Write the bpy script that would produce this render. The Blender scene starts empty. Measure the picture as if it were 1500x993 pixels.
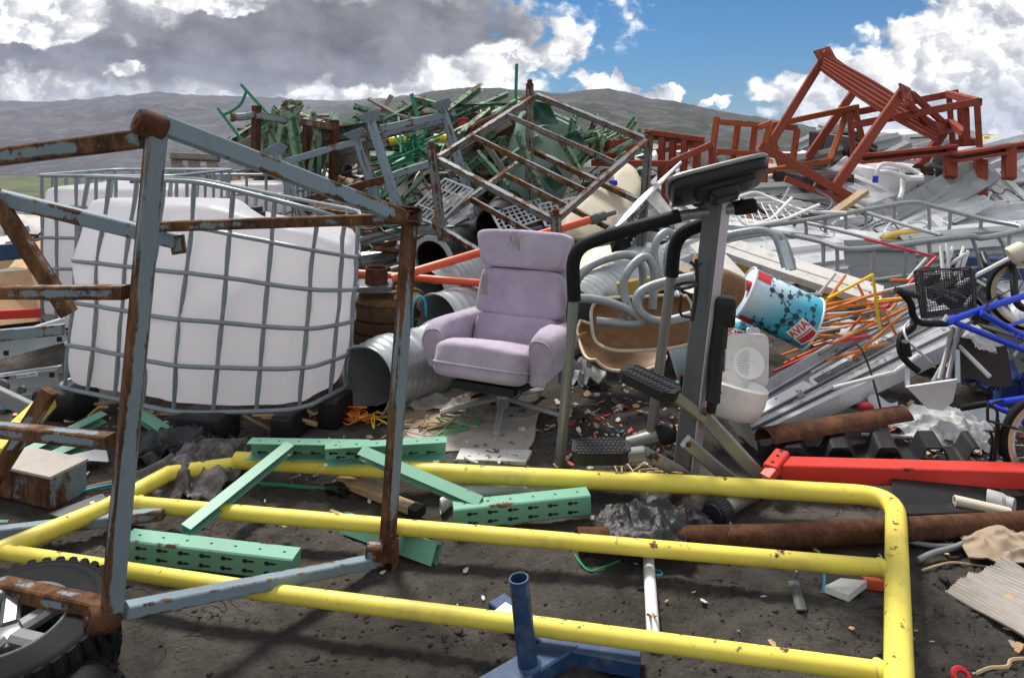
import bpy, math, random
from mathutils import Vector, Matrix, noise
V = Vector
random.seed(7)
H, F, HOR = 1.5, 1000.0, 205.0          # eye height (m), focal length in photo pixels, row of the true horizon
Z = V((0, 0, 1))


def P(x, y, Y):
    "world point seen at photo pixel x, y when it stands Y metres in front of the camera"
    return V(((x - 750) / F * Y, Y, H - (y - HOR) / F * Y))


def G(x, y, z=0.0):
    "world point at height z seen at photo pixel x, y"
    Y = (H - z) * F / (y - HOR)
    return V(((x - 750) / F * Y, Y, z))


def lerp(a, b, t):
    return a + (b - a) * t


def interp(tab, x):
    if x <= tab[0][0]:
        return tab[0][1]
    for (x0, y0), (x1, y1) in zip(tab, tab[1:]):
        if x <= x1:
            return y0 + (y1 - y0) * (x - x0) / (x1 - x0)
    return tab[-1][1]


def sstep(a, b, x):
    t = min(1, max(0, (x - a) / (b - a)))
    return t * t * (3 - 2 * t)


def frame(d, up):
    d = d.normalized()
    x = d.cross(up)
    if x.length < 1e-4:
        x = d.cross(V((0.3, 1, 0.1)))
    x.normalize()
    return x, x.cross(d).normalized(), d


def cat(pts, n=6, closed=False):
    "Catmull-Rom resampling of a list of points"
    pts = [V(p) for p in pts]
    N = len(pts)
    out = []
    for i in range(N if closed else N - 1):
        if closed:
            a, b, c, d = (pts[(i + k) % N] for k in (-1, 0, 1, 2))
        else:
            a, b, c, d = pts[max(i - 1, 0)], pts[i], pts[i + 1], pts[min(i + 2, N - 1)]
        for k in range(n):
            t = k / n
            out.append(0.5 * ((2 * b) + (c - a) * t + (2 * a - 5 * b + 4 * c - d) * t * t + (3 * b - a - 3 * c + d) * t ** 3))
    if not closed:
        out.append(pts[-1])
    return out


def rnd(pts, d, n=6):
    "polyline with its corners rounded over a distance d"
    pts = [V(p) for p in pts]
    out = [pts[0]]
    for a, b, c in zip(pts, pts[1:], pts[2:]):
        p = b + (a - b).normalized() * min(d, (a - b).length * 0.49)
        q = b + (c - b).normalized() * min(d, (c - b).length * 0.49)
        for k in range(n + 1):
            t = k / n
            out.append(p * (1 - t) ** 2 + b * 2 * t * (1 - t) + q * t * t)
    out.append(pts[-1])
    return out


def S_box(w, h, ch=0.1):
    w, h = w / 2, h / 2
    c = min(w, h) * ch * 2
    return [(w - c, -h), (w, -h + c), (w, h - c), (w - c, h), (-w + c, h), (-w, h - c), (-w, -h + c), (-w + c, -h)]


def S_chan(w, h, t=0.004):
    "U section, open towards +x"
    w, h = w / 2, h / 2
    return [(w, -h), (w, -h + t), (-w + t, -h + t), (-w + t, h - t), (w, h - t), (w, h), (-w, h), (-w, -h)]


def S_ang(w, h, t=0.005):
    w, h = w / 2, h / 2
    return [(w, -h), (w, -h + t), (-w + t, -h + t), (-w + t, h), (-w, h), (-w, -h)]


def S_open(line, t=0.003):
    "an open folded sheet profile given thickness t"
    l = [V((x, y)) for x, y in line]
    nn = []
    for i in range(len(l)):
        d = (l[min(i + 1, len(l) - 1)] - l[max(i - 1, 0)]).normalized()
        nn.append(V((-d.y, d.x)))
    return [tuple(p) for p in l] + [tuple(p + n * t) for p, n in reversed(list(zip(l, nn)))]


class MB:
    "collects geometry in world coordinates; becomes ONE mesh"

    def __init__(s):
        s.v, s.f, s.m, s.mi, s.e = [], [], [], 0, {}

    def add(s, vs, fs):
        n = len(s.v)
        s.v += [V(p) for p in vs]
        s.f += [tuple(i + n for i in f) for f in fs]
        s.m += [s.mi] * len(fs)
        return s

    def loft(s, rings, closed=True, cap=True):
        k = len(rings[0])
        vs = [p for r in rings for p in r]
        fs = []
        for i in range(len(rings) - 1):
            for j in range(k if closed else k - 1):
                a, b = i * k + j, i * k + (j + 1) % k
                fs.append((a, b, b + k, a + k))
        if cap and closed:
            fs.append(tuple(range(k - 1, -1, -1)))
            fs.append(tuple(range((len(rings) - 1) * k, len(rings) * k)))
        return s.add(vs, fs)

    def prism(s, a, b, sec, up=Z, nseg=1, bow=None):
        a, b = V(a), V(b)
        x, y, d = frame(b - a, V(up))
        rings = []
        for i in range(nseg + 1):
            t = i / nseg
            c = a.lerp(b, t)
            if bow is not None:
                c = c + V(bow) * (4 * t * (1 - t))
            rings.append([c + x * q[0] + y * q[1] for q in sec])
        return s.loft(rings)

    def bar(s, a, b, w, h, up=Z, ch=0.1):
        "square tube or solid bar; vertices carry how near they are to an edge or an end (paint wears there)"
        a, b = V(a), V(b)
        x, y, d = frame(b - a, V(up))
        L = (b - a).length
        q = S_box(w, h, ch)
        sec = []
        for i in (0, 2, 4, 6):
            p0, p1, p2 = V(q[i]), V(q[i + 1]), V(q[(i + 2) % 8])
            k = min(.014, (p2 - p1).length * .3)
            u_ = (p2 - p1).normalized()
            sec += [(p0, 1), (p1, 1), (p1 + u_ * k, 0), (p2 - u_ * k, 0)]
        e0 = min(.045, L * .2)
        n0 = len(s.v)
        st = (0, e0, L - e0, L)
        s.loft([[a + d * t + x * p.x + y * p.y for p, _ in sec] for t in st])
        for j, t in enumerate(st):
            for i, (_, e) in enumerate(sec):
                s.e[n0 + j * len(sec) + i] = max(e, .75 if j in (0, 3) else 0)
        return s

    def chan(s, a, b, w, h, t=0.004, up=Z, **k):
        return s.prism(a, b, S_chan(w, h, t), up, **k)

    def ang(s, a, b, w, h, t=0.005, up=Z):
        return s.prism(a, b, S_ang(w, h, t), up)

    def tube(s, pts, r, n=10, cap=True, closed=False):
        pts = [V(p) for p in pts]
        rr = r if isinstance(r, (list, tuple)) else [r] * len(pts)
        N = len(pts)
        rings = []
        x = None
        for i, p in enumerate(pts):
            if closed:
                d = pts[(i + 1) % N] - pts[i - 1]
            else:
                d = pts[min(i + 1, N - 1)] - pts[max(i - 1, 0)]
            if d.length < 1e-9:
                d = V((0, 0, 1))
            d.normalize()
            if x is None:
                x, y, _ = frame(d, Z)
            else:
                x = (x - d * x.dot(d))
                x = x.normalized() if x.length > 1e-5 else frame(d, Z)[0]
            y = x.cross(d)
            rings.append([p + (x * math.cos(2 * math.pi * k / n) + y * math.sin(2 * math.pi * k / n)) * rr[i] for k in range(n)])
        if closed:
            rings.append(rings[0])
            return s.loft(rings, cap=False)
        return s.loft(rings, cap=cap)

    def pipe(s, pts, r, t=0.004, n=24):
        "hollow tube with a wall"
        pts = [V(p) for p in pts]
        rr = r if isinstance(r, (list, tuple)) else [r] * len(pts)
        path = pts + pts[::-1]
        rads = list(rr) + [q - t for q in rr[::-1]]
        x, y, _ = frame(pts[-1] - pts[0], Z)
        rings = [[p + (x * math.cos(2 * math.pi * k / n) + y * math.sin(2 * math.pi * k / n)) * q for k in range(n)] for p, q in zip(path, rads)]
        rings.append(rings[0])
        return s.loft(rings, cap=False)

    def lathe(s, c, axis, prof, n=32, cap=True, ref=None):
        "prof: (radius, distance along the axis)"
        x, y, d = frame(V(axis), V(ref) if ref else Z)
        rings = [[V(c) + d * h + (x * math.cos(2 * math.pi * k / n) + y * math.sin(2 * math.pi * k / n)) * r for k in range(n)] for r, h in prof]
        return s.loft(rings, cap=cap)

    def rbox(s, c, ax, ay, az, sx, sy, sz, e=0.35, nu=28, nv=16, fn=None):
        "superellipsoid cushion with half sizes sx, sy, sz"
        sg = lambda q, p: math.copysign(abs(q) ** p, q)
        rings = []
        for i in range(nv + 1):
            v = -math.pi / 2 + math.pi * i / nv
            ring = []
            for j in range(nu):
                u = 2 * math.pi * j / nu
                q = V((sg(math.cos(v), e) * sg(math.cos(u), e) * sx, sg(math.cos(v), e) * sg(math.sin(u), e) * sy, sg(math.sin(v), e) * sz))
                if fn:
                    q = fn(q)
                ring.append(V(c) + V(ax) * q.x + V(ay) * q.y + V(az) * q.z)
            rings.append(ring)
        return s.loft(rings, cap=False)

    def grid(s, fn, nx, ny):
        vs = [fn(i / nx, j / ny) for j in range(ny + 1) for i in range(nx + 1)]
        fs = [(j * (nx + 1) + i, j * (nx + 1) + i + 1, (j + 1) * (nx + 1) + i + 1, (j + 1) * (nx + 1) + i) for j in range(ny) for i in range(nx)]
        return s.add(vs, fs)

    def plate(s, fn, nx, ny, t, nrm=Z):
        "a grid sheet with thickness t"
        n0 = V(nrm).normalized() * t
        k = (nx + 1) * (ny + 1)
        top = [fn(i / nx, j / ny) for j in range(ny + 1) for i in range(nx + 1)]
        vs = top + [p - n0 for p in top]
        fs = []
        idx = lambda i, j: j * (nx + 1) + i
        for j in range(ny):
            for i in range(nx):
                q = (idx(i, j), idx(i + 1, j), idx(i + 1, j + 1), idx(i, j + 1))
                fs.append(q)
                fs.append(tuple(a + k for a in reversed(q)))
        for i in range(nx):
            fs.append((idx(i, 0), idx(i, 0) + k, idx(i + 1, 0) + k, idx(i + 1, 0)))
            fs.append((idx(i + 1, ny), idx(i + 1, ny) + k, idx(i, ny) + k, idx(i, ny)))
        for j in range(ny):
            fs.append((idx(0, j + 1), idx(0, j + 1) + k, idx(0, j) + k, idx(0, j)))
            fs.append((idx(nx, j), idx(nx, j) + k, idx(nx, j + 1) + k, idx(nx, j + 1)))
        return s.add(vs, fs)

    def poly(s, pts, t, nrm):
        "flat polygon plate with thickness t along -nrm"
        n = len(pts)
        pts = [V(p) for p in pts]
        n0 = V(nrm).normalized() * t
        vs = pts + [p - n0 for p in pts]
        fs = [tuple(range(n)), tuple(range(2 * n - 1, n - 1, -1))]
        fs += [(i, i + n, (i + 1) % n + n, (i + 1) % n) for i in range(n)]
        return s.add(vs, fs)

    def mesh(s, name, mats, base, smooth=38):
        me = bpy.data.meshes.new(name)
        me.from_pydata([p - base for p in s.v], [], s.f)
        for m in (mats if isinstance(mats, (list, tuple)) else [mats]):
            me.materials.append(m)
        if any(s.m):
            me.polygons.foreach_set("material_index", s.m)
        me.polygons.foreach_set("use_smooth", [True] * len(me.polygons))
        if s.e:
            at = me.attributes.new("edge_wear", "FLOAT", "POINT")
            for i, q in s.e.items():
                at.data[i].value = q
        me.update()
        bm = __import__("bmesh").new()
        bm.from_mesh(me)
        __import__("bmesh").ops.recalc_face_normals(bm, faces=bm.faces)
        bm.to_mesh(me)
        bm.free()
        me.set_sharp_from_angle(angle=math.radians(smooth))
        return me

    def base(s):
        xs, ys, zs = zip(*s.v)
        return V(((min(xs) + max(xs)) / 2, (min(ys) + max(ys)) / 2, min(zs)))


COL = bpy.context.scene.collection


def emp(name, label, cat_, base, group=None):
    o = bpy.data.objects.new(name, None)
    COL.objects.link(o)
    o.location = base
    o.empty_display_size = 0.1
    o["label"], o["category"], o["kind"] = label, cat_, "thing"
    if group:
        o["group"] = group
    return o


ABS = {}


def origin(o):
    return ABS.get(o.name) or V(o.location)


def part(name, mb, mat, par, label=None, smooth=38):
    b = origin(par)
    me = mb.mesh(name, mat, b, smooth)
    o = bpy.data.objects.new(name, me)
    COL.objects.link(o)
    o.parent = par
    ABS[o.name] = b
    if label:
        o["label"] = label
    return o


def one(name, label, cat_, mb, mat, group=None, smooth=38, kind="thing"):
    b = mb.base()
    o = bpy.data.objects.new(name, mb.mesh(name, mat, b, smooth))
    COL.objects.link(o)
    o.location = b
    ABS[o.name] = b
    o["kind"] = kind
    if kind == "thing":
        o["label"], o["category"] = label, cat_
    elif label:
        o["label"] = label
    if group:
        o["group"] = group
    return o


# ------------------------------------------------------------------ materials
class NT:
    def __init__(s, name):
        s.m = bpy.data.materials.new(name)
        s.m.use_nodes = True
        s.t = s.m.node_tree
        s.t.nodes.clear()
        s.out = s.n("ShaderNodeOutputMaterial")
        s.b = s.n("ShaderNodeBsdfPrincipled")
        s.l(s.b.outputs[0], s.out.inputs[0])
        s.pos = s.n("ShaderNodeNewGeometry").outputs["Position"]

    def n(s, t, **k):
        x = s.t.nodes.new(t)
        for a, b in k.items():
            setattr(x, a, b)
        return x

    def l(s, a, b):
        s.t.links.new(a, b)

    def set(s, sock, v):
        if isinstance(v, bpy.types.NodeSocket):
            s.l(v, sock)
        elif isinstance(v, (tuple, list)) and len(v) == 3 and len(sock.default_value) == 4:
            sock.default_value = (*v, 1)
        else:
            sock.default_value = v

    def mapv(s, scale=(1, 1, 1), rot=(0, 0, 0), src=None):
        m = s.n("ShaderNodeMapping")
        m.inputs["Scale"].default_value = scale
        m.inputs["Rotation"].default_value = rot
        s.l(src or s.pos, m.inputs["Vector"])
        return m.outputs[0]

    def noise(s, sc, det=5, rough=0.6, vec=None, dist=0.0):
        x = s.n("ShaderNodeTexNoise")
        x.inputs["Scale"].default_value = sc
        x.inputs["Detail"].default_value = det
        x.inputs["Roughness"].default_value = rough
        x.inputs["Distortion"].default_value = dist
        s.l(vec or s.pos, x.inputs["Vector"])
        return x.outputs["Fac"]

    def ramp(s, v, a, b):
        x = s.n("ShaderNodeMapRange")
        x.interpolation_type = "SMOOTHSTEP"
        s.set(x.inputs["Value"], v)
        x.inputs["From Min"].default_value = a
        x.inputs["From Max"].default_value = b
        return x.outputs[0]

    def rng(s, v, a, b, c, d):
        x = s.n("ShaderNodeMapRange")
        s.set(x.inputs["Value"], v)
        for k, q in zip(("From Min", "From Max", "To Min", "To Max"), (a, b, c, d)):
            x.inputs[k].default_value = q
        return x.outputs[0]

    def math(s, op, a, b=0.0, c=0.0):
        x = s.n("ShaderNodeMath", operation=op)
        for i, q in enumerate((a, b, c)):
            s.set(x.inputs[i], q)
        return x.outputs[0]

    def mix(s, f, a, b, mode="MIX"):
        x = s.n("ShaderNodeMix", data_type="RGBA", blend_type=mode)
        s.set(x.inputs[0], f)
        s.set(x.inputs[6], a)
        s.set(x.inputs[7], b)
        return x.outputs[2]

    def bump(s, h, st=0.3, d=0.01):
        x = s.n("ShaderNodeBump")
        x.inputs["Strength"].default_value = st
        x.inputs["Distance"].default_value = d
        s.l(h, x.inputs["Height"])
        s.l(x.outputs[0], s.b.inputs["Normal"])

    def fin(s, col=None, rough=None, metal=None, spec=None):
        for k, v in (("Base Color", col), ("Roughness", rough), ("Metallic", metal), ("Specular IOR Level", spec)):
            if v is not None:
                s.set(s.b.inputs[k], v)
        return s.m


RUST_D, RUST_L = (0.040, 0.017, 0.010), (0.25, 0.122, 0.05)


def paint(name, col, rust=0.3, rough=0.45, metal=0.0, sc=7.0, edge=0.0, var=0.15, dirt=0.25, streak=False, rcol=None, face=None, dsc=None, bump=0.15, dirtcol=(0.09, 0.075, 0.06)):
    "painted or bare metal / plastic with rust, chips and dirt"
    t = NT(name)
    big = t.noise(sc * 0.35, 3)
    vec = t.mapv((1, 1, 0.22)) if streak else None
    n1 = t.noise(sc, 9, 0.68, vec)
    fine = t.noise(sc * 9, 6, 0.7)
    c = t.mix(big, tuple(q * (1 - var) for q in col), tuple(min(q * (1 + var), 0.9) for q in col))
    if dirt:
        d = t.math("MULTIPLY", t.ramp(t.noise(dsc or sc * 1.7, 9, 0.72), 0.48, 0.75), dirt)
        c = t.mix(d, c, dirtcol)
    r = rough
    hgt = t.math("MULTIPLY", fine, 0.3)
    if rust > 0:
        v = t.math("ADD", n1, t.math("MULTIPLY", fine, 0.16))
        v = t.math("ADD", v, t.math("MULTIPLY", t.math("SUBTRACT", big, 0.5), 0.35))
        if edge:
            e = t.n("ShaderNodeAttribute", attribute_name="edge_wear").outputs["Fac"]
            v = t.math("ADD", v, t.math("MULTIPLY", e, edge))
        if face:
            fd = t.n('ShaderNodeVectorMath', operation='DOT_PRODUCT')
            t.l(t.n('ShaderNodeNewGeometry').outputs['True Normal'], fd.inputs[0])
            fd.inputs[1].default_value = face
            v = t.math('ADD', v, fd.outputs['Value'])
        th = 0.88 - 0.5 * rust
        k = t.ramp(v, th, th + 0.07)
        rc = t.mix(t.ramp(t.noise(sc * 1.6, 9, 0.78, t.mapv((1, 1, 0.4))), 0.36, 0.68), *(rcol or (RUST_D, RUST_L)))
        if rcol is None:
            rc = t.mix(t.math("MULTIPLY", t.ramp(t.noise(sc * 0.8, 7, 0.7), 0.5, 0.72), 0.6), rc, (0.20, 0.155, 0.085))
        rc = t.mix(t.math("MULTIPLY", fine, 0.5), rc, (0.04, 0.02, 0.015))
        c = t.mix(k, c, rc)
        r = t.mix(k, (rough,) * 3, (0.85,) * 3)
        hgt = t.math("ADD", hgt, t.math("MULTIPLY", k, t.math("SUBTRACT", fine, 1.0)))
        if metal:
            t.set(t.b.inputs["Metallic"], t.math("MULTIPLY", t.math("SUBTRACT", 1.0, k), metal))
            metal = None
    t.bump(hgt, bump, 0.004)
    return t.fin(c, r, metal, 0.5 if rough < 0.45 else 0.3 if rough < 0.6 else 0.15)


M = {}


def mats():
    g = M
    g["greyblue"] = paint("grey_blue_paint", (0.19, 0.245, 0.28), 0.40, 0.5, edge=0.12, sc=7, streak=True)
    g["rustgrey"] = paint("rusted_grey_paint", (0.19, 0.235, 0.255), 0.63, 0.6, edge=0.13, sc=7, streak=True, face=(-.12, -.02, -.02))
    g["grey2"] = paint("worn_grey_paint", (0.135, 0.15, 0.155), 0.52, 0.5, edge=0.13, sc=9)
    g["rusthvy"] = paint("heavily_rusted_paint", (0.18, 0.225, 0.25), 0.73, 0.65, edge=0.15, sc=7, streak=False)
    g["rust"] = paint("bare_rust", (0.13, 0.055, 0.028), 0.9, 0.85, sc=14, bump=0.4, rcol=((0.055, 0.024, 0.014), (0.15, 0.064, 0.03)))
    g["yellow"] = paint("yellow_paint", (0.78, 0.64, 0.10), 0.31, 0.45, sc=24, dirt=0.6, dsc=3.5, dirtcol=(0.34, 0.27, 0.10), var=0.12, face=(0, .04, .055))
    g["mint"] = paint("mint_paint", (0.15, 0.35, 0.245), 0.29, 0.45, edge=0.10, sc=13, dirt=0.5, dsc=5, dirtcol=(0.16, 0.27, 0.19))
    g["mint2"] = paint("faded_mint_paint", (0.15, 0.285, 0.18), 0.60, 0.55, sc=16, dirt=0.75, dsc=9, dirtcol=(0.19, 0.18, 0.10), var=.3, rcol=((0.05, 0.026, 0.015), (0.24, 0.15, 0.07)))
    g["green"] = paint("green_paint", (0.03, 0.22, 0.12), 0.25, 0.45, sc=14)
    g["dgreen"] = paint("dark_green_paint", (0.018, 0.075, 0.045), 0.22, 0.35, sc=8)
    g["pgreen"] = paint("pale_green_metal", (0.28, 0.40, 0.34), 0.2, 0.4, sc=4)
    g["red"] = paint("red_paint", (0.56, 0.04, 0.028), 0.22, 0.45, edge=0.12, sc=12, dirt=0.5, dsc=5, dirtcol=(0.30, 0.08, 0.06))
    g["redox"] = paint("red_oxide_paint", (0.25, 0.052, 0.03), 0.33, 0.6, edge=0.10, sc=11, dirt=0.5, dsc=8, dirtcol=(0.24, 0.12, 0.085), var=.25)
    g["orange"] = paint("orange_paint", (0.36, 0.085, 0.022), 0.33, 0.55, edge=0.15, sc=9)
    g["vermil"] = paint("vermilion_pipe", (0.70, 0.10, 0.035), 0.1, 0.4, sc=8)
    g["blue"] = paint("dark_blue_paint", (0.012, 0.045, 0.115), 0.16, 0.42, sc=10, dirt=0.42, dirtcol=(0.2, 0.19, 0.17))
    g["bike"] = paint("bright_blue_paint", (0.006, 0.04, 0.50), 0.05, 0.25, sc=9, dirt=0.1)
    g["galv"] = paint("galvanised", (0.46, 0.49, 0.51), 0.08, 0.42, metal=0.5, sc=12, dirt=0.35, dirtcol=(0.14, 0.15, 0.16), var=0.25)
    g["cage"] = paint("galvanised_cage", (0.24, 0.27, 0.29), 0.06, 0.5, metal=0.45, sc=14, dirt=0.35, var=0.2)
    g["dulltube"] = paint("dull_grey_tube", (0.30, 0.32, 0.33), 0.12, 0.45, metal=0.45, sc=12, dirt=0.4, var=0.2)
    g["alu"] = paint("white_aluminium", (0.60, 0.61, 0.63), 0.06, 0.34, metal=0.3, sc=5, dirt=0.5, dirtcol=(0.25, 0.25, 0.25), var=0.12)
    g["alugrey"] = paint("dull_aluminium", (0.30, 0.315, 0.32), 0.05, 0.5, metal=0.3, sc=5, dirt=0.5, dirtcol=(0.14, 0.14, 0.14), var=0.2)
    g["duct"] = paint("duct_zinc", (0.44, 0.465, 0.48), 0.06, 0.34, metal=0.55, sc=4, dirt=0.5, dirtcol=(0.2, 0.2, 0.19), var=0.3)
    g["steel"] = paint("silver_steel", (0.25, 0.255, 0.25), 0.08, 0.4, metal=0.6, sc=10, var=0.1)
    g["chrome"] = paint("chromed_steel", (0.55, 0.55, 0.56), 0.12, 0.28, metal=0.5, sc=12, var=0.05)
    g["lilacgrey"] = paint("mauve_grey_metal", (0.56, 0.52, 0.56), 0.03, 0.4, metal=0.35, sc=6, var=0.1)
    g["darkgrey"] = paint("dark_grey_metal", (0.115, 0.12, 0.12), 0.1, 0.45, metal=0.3, sc=8)
    g["black"] = paint("black_plastic", (0.014, 0.014, 0.015), 0, 0.45, sc=10, dirt=0.25, dirtcol=(0.07, 0.065, 0.06))
    g["foam"] = paint("black_foam", (0.011, 0.011, 0.012), 0, 0.62, sc=12, dirt=0.15, bump=0.3)
    g["rubber"] = paint("tyre_rubber", (0.009, 0.009, 0.010), 0, 0.72, sc=12, dirt=0.3, dirtcol=(0.035, 0.03, 0.026), bump=0.4)
    g["white"] = paint("white_plastic", (0.74, 0.73, 0.72), 0.02, 0.42, sc=6, dirt=0.35, dirtcol=(0.36, 0.33, 0.28), var=0.05)
    g["dirtywhite"] = paint("dirty_white", (0.62, 0.60, 0.56), 0.08, 0.5, sc=8, dirt=0.6, dirtcol=(0.2, 0.17, 0.13), var=0.12)
    g["cream"] = paint("cream_plastic", (0.62, 0.55, 0.42), 0.06, 0.5, sc=3.2, dirt=0.75, dirtcol=(0.34, 0.22, 0.1), var=0.14)
    g["brown"] = paint("brown_laminate", (0.19, 0.092, 0.036), 0.3, 0.5, sc=9, dirt=0.75, dirtcol=(0.3, 0.22, 0.14), rcol=((0.06, 0.035, 0.02), (0.33, 0.26, 0.19)))
    g["tankbrown"] = paint("brown_tank", (0.07, 0.042, 0.018), 0.6, 0.5, sc=7, rcol=((0.03, 0.02, 0.012), (0.24, 0.12, 0.03)))
    g["tan"] = paint("tan_board", (0.52, 0.33, 0.18), 0.05, 0.7, sc=5, dirt=0.3)
    g["card"] = paint("cardboard", (0.33, 0.25, 0.18), 0, 0.9, sc=7, dirt=0.5, dirtcol=(0.14, 0.12, 0.1), bump=0.4)
    g["greycard"] = paint("grey_cardboard", (0.40, 0.36, 0.32), 0, 0.9, sc=6, dirt=0.35, dirtcol=(0.22, 0.2, 0.18), bump=0.4)
    g["purple"] = paint("purple_strip", (0.14, 0.03, 0.19), 0.03, 0.4, sc=9)
    g["pink"] = paint("red_rod", (0.62, 0.03, 0.06), 0.03, 0.4, sc=9)
    g["rodorange"] = paint("orange_rod", (0.72, 0.20, 0.03), 0.15, 0.5, sc=16)
    g["rodyellow"] = paint("yellow_rod", (0.80, 0.52, 0.03), 0.08, 0.45, sc=16)
    g["rodwhite"] = paint("pale_rod", (0.58, 0.57, 0.55), 0.1, 0.45, sc=16)
    g["rodgrey"] = paint("grey_rod", (0.22, 0.22, 0.23), 0.1, 0.5, metal=0.3, sc=16)
    g["yellowp"] = paint("yellow_plastic", (0.80, 0.58, 0.02), 0, 0.4, sc=5, dirt=0.2)
    g["ochre"] = paint("ochre_plastic", (0.48, 0.30, 0.05), 0.05, 0.5, sc=6, dirt=0.4)
    g["darkbox"] = paint("dark_brown_board", (0.05, 0.038, 0.035), 0, 0.6, sc=6, dirt=0.2)
    g["teal"] = paint("teal_print", (0.02, 0.30, 0.40), 0.03, 0.35, sc=6, dirt=0.3)
    g["twine"] = paint("natural_twine", (0.46, 0.34, 0.2), 0, 0.9, sc=30, dirt=0.4)
    g["strapblue"] = paint("blue_strap", (0.03, 0.25, 0.42), 0, 0.5, sc=20)
    g["strapgreen"] = paint("green_strap", (0.03, 0.36, 0.12), 0, 0.5, sc=20)
    g["tarpblue"] = paint("blue_cloth", (0.012, 0.03, 0.12), 0, 0.7, sc=8)
    # wood
    for nm, a, b in (("wood", (0.30, 0.20, 0.11), (0.42, 0.30, 0.18)), ("greywood", (0.15, 0.13, 0.11), (0.25, 0.215, 0.18)), ("darkwood", (0.07, 0.045, 0.03), (0.16, 0.10, 0.06)), ("freshwood", (0.45, 0.27, 0.12), (0.6, 0.40, 0.2))):
        t = NT(nm)
        vec = t.mapv((5, 5, 26), (0.4, 0.9, 0.2))
        gr = t.noise(4, 8, 0.7, vec, 0.6)
        c = t.mix(t.ramp(gr, 0.3, 0.7), a, b)
        c = t.mix(t.math("MULTIPLY", t.ramp(t.noise(9, 6, 0.7), 0.5, 0.75), 0.6), c, (0.05, 0.04, 0.035))
        t.bump(gr, 0.3, 0.004)
        g[nm] = t.fin(c, 0.85)
    # soil
    t = NT("dark_soil")
    n1, n2, n3 = t.noise(1.1, 6, 0.6), t.noise(12, 12, 0.74), t.noise(75, 8, 0.75)
    c = t.mix(t.ramp(n1, 0.35, 0.66), (0.090, 0.079, 0.068), (0.195, 0.177, 0.156))
    c = t.mix(t.math("MULTIPLY", t.ramp(n2, 0.4, 0.7), 0.65), c, (0.048, 0.041, 0.034))
    c = t.mix(t.math("MULTIPLY", t.ramp(n3, 0.56, 0.74), 0.5), c, (0.21, 0.19, 0.165))
    vo = t.n("ShaderNodeTexVoronoi", feature="DISTANCE_TO_EDGE")
    vo.inputs["Scale"].default_value = 6.5
    ds = t.n("ShaderNodeVectorMath", operation="ADD")
    t.l(t.pos, ds.inputs[0])
    nz = t.n("ShaderNodeTexNoise")
    nz.inputs["Scale"].default_value = 5
    t.l(t.pos, nz.inputs["Vector"])
    sc_ = t.n("ShaderNodeVectorMath", operation="SCALE")
    sc_.inputs["Scale"].default_value = 0.4
    t.l(nz.outputs["Color"], sc_.inputs[0])
    t.l(sc_.outputs[0], ds.inputs[1])
    t.l(ds.outputs[0], vo.inputs["Vector"])
    crack = t.math("MULTIPLY", t.ramp(vo.outputs["Distance"], 0.02, 0.0), t.ramp(n1, 0.5, 0.62))
    c = t.mix(t.math("MULTIPLY", crack, 0.45), c, (0.018, 0.015, 0.012))
    sep = t.n("ShaderNodeSeparateXYZ")
    t.l(t.pos, sep.inputs[0])
    far = t.ramp(sep.outputs["Y"], 13.0, 24.0)
    # heath of the plain and the valley
    h1 = t.noise(0.012, 8, 0.65)
    h2 = t.noise(0.09, 8, 0.7)
    hc = t.mix(t.ramp(h1, 0.4, 0.62), (0.055, 0.075, 0.022), (0.13, 0.13, 0.05))
    hc = t.mix(t.math("MULTIPLY", t.ramp(h2, 0.5, 0.7), 0.6), hc, (0.035, 0.04, 0.018))
    c = t.mix(far, c, hc)
    hh = t.math("ADD", t.math("MULTIPLY", n2, 1.0), t.math("MULTIPLY", n3, 0.35))
    hh = t.math("SUBTRACT", hh, t.math("MULTIPLY", crack, 0.25))
    t.bump(hh, 1.0, 0.06)
    g["soil"] = t.fin(c, 1.0, 0.0, 0.06)
    # hillsides
    for nm, cols, s in (("hill_heath", ((0.034, 0.041, 0.020), (0.058, 0.056, 0.034), (0.11, 0.108, 0.108), (0.020, 0.020, 0.019)), 1.0), ("hill_grey", ((0.058, 0.053, 0.055), (0.082, 0.075, 0.076), (0.13, 0.127, 0.13), (0.038, 0.036, 0.038)), 0.6)):
        t = NT(nm)
        vec = t.mapv((s, s, s * 3.2))
        a_, b_, d_ = t.noise(0.004, 8, 0.6, vec), t.noise(0.02, 9, 0.68, vec), t.noise(0.07, 9, 0.72, vec)
        c = t.mix(t.ramp(a_, 0.38, 0.62), cols[0], cols[1])
        c = t.mix(t.math("MULTIPLY", t.ramp(b_, 0.5, 0.72), 0.8), c, cols[3])
        c = t.mix(t.math("MULTIPLY", t.ramp(t.math("ADD", b_, t.math("MULTIPLY", d_, 0.7)), 0.82, 0.98), 0.9), c, cols[2])
        t.bump(t.math("ADD", b_, t.math("MULTIPLY", d_, 0.5)), 0.8, 12.0)
        g[nm] = t.fin(c, 0.95, 0.0, 0.1)
    # armchair cloth
    t = NT("lilac_wool")
    w = t.noise(420, 3, 0.6)
    c = t.mix(t.ramp(t.noise(5, 4), 0.3, 0.7), (0.35, 0.285, 0.37), (0.44, 0.37, 0.46))
    c = t.mix(t.math("MULTIPLY", t.ramp(t.noise(60, 6, 0.7), 0.55, 0.8), 0.35), c, (0.24, 0.18, 0.27))
    c = t.mix(t.math('MULTIPLY', t.ramp(t.noise(7, 9, 0.75), 0.56, 0.78), 0.45), c, (0.20, 0.165, 0.19))
    dirt = None
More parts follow.
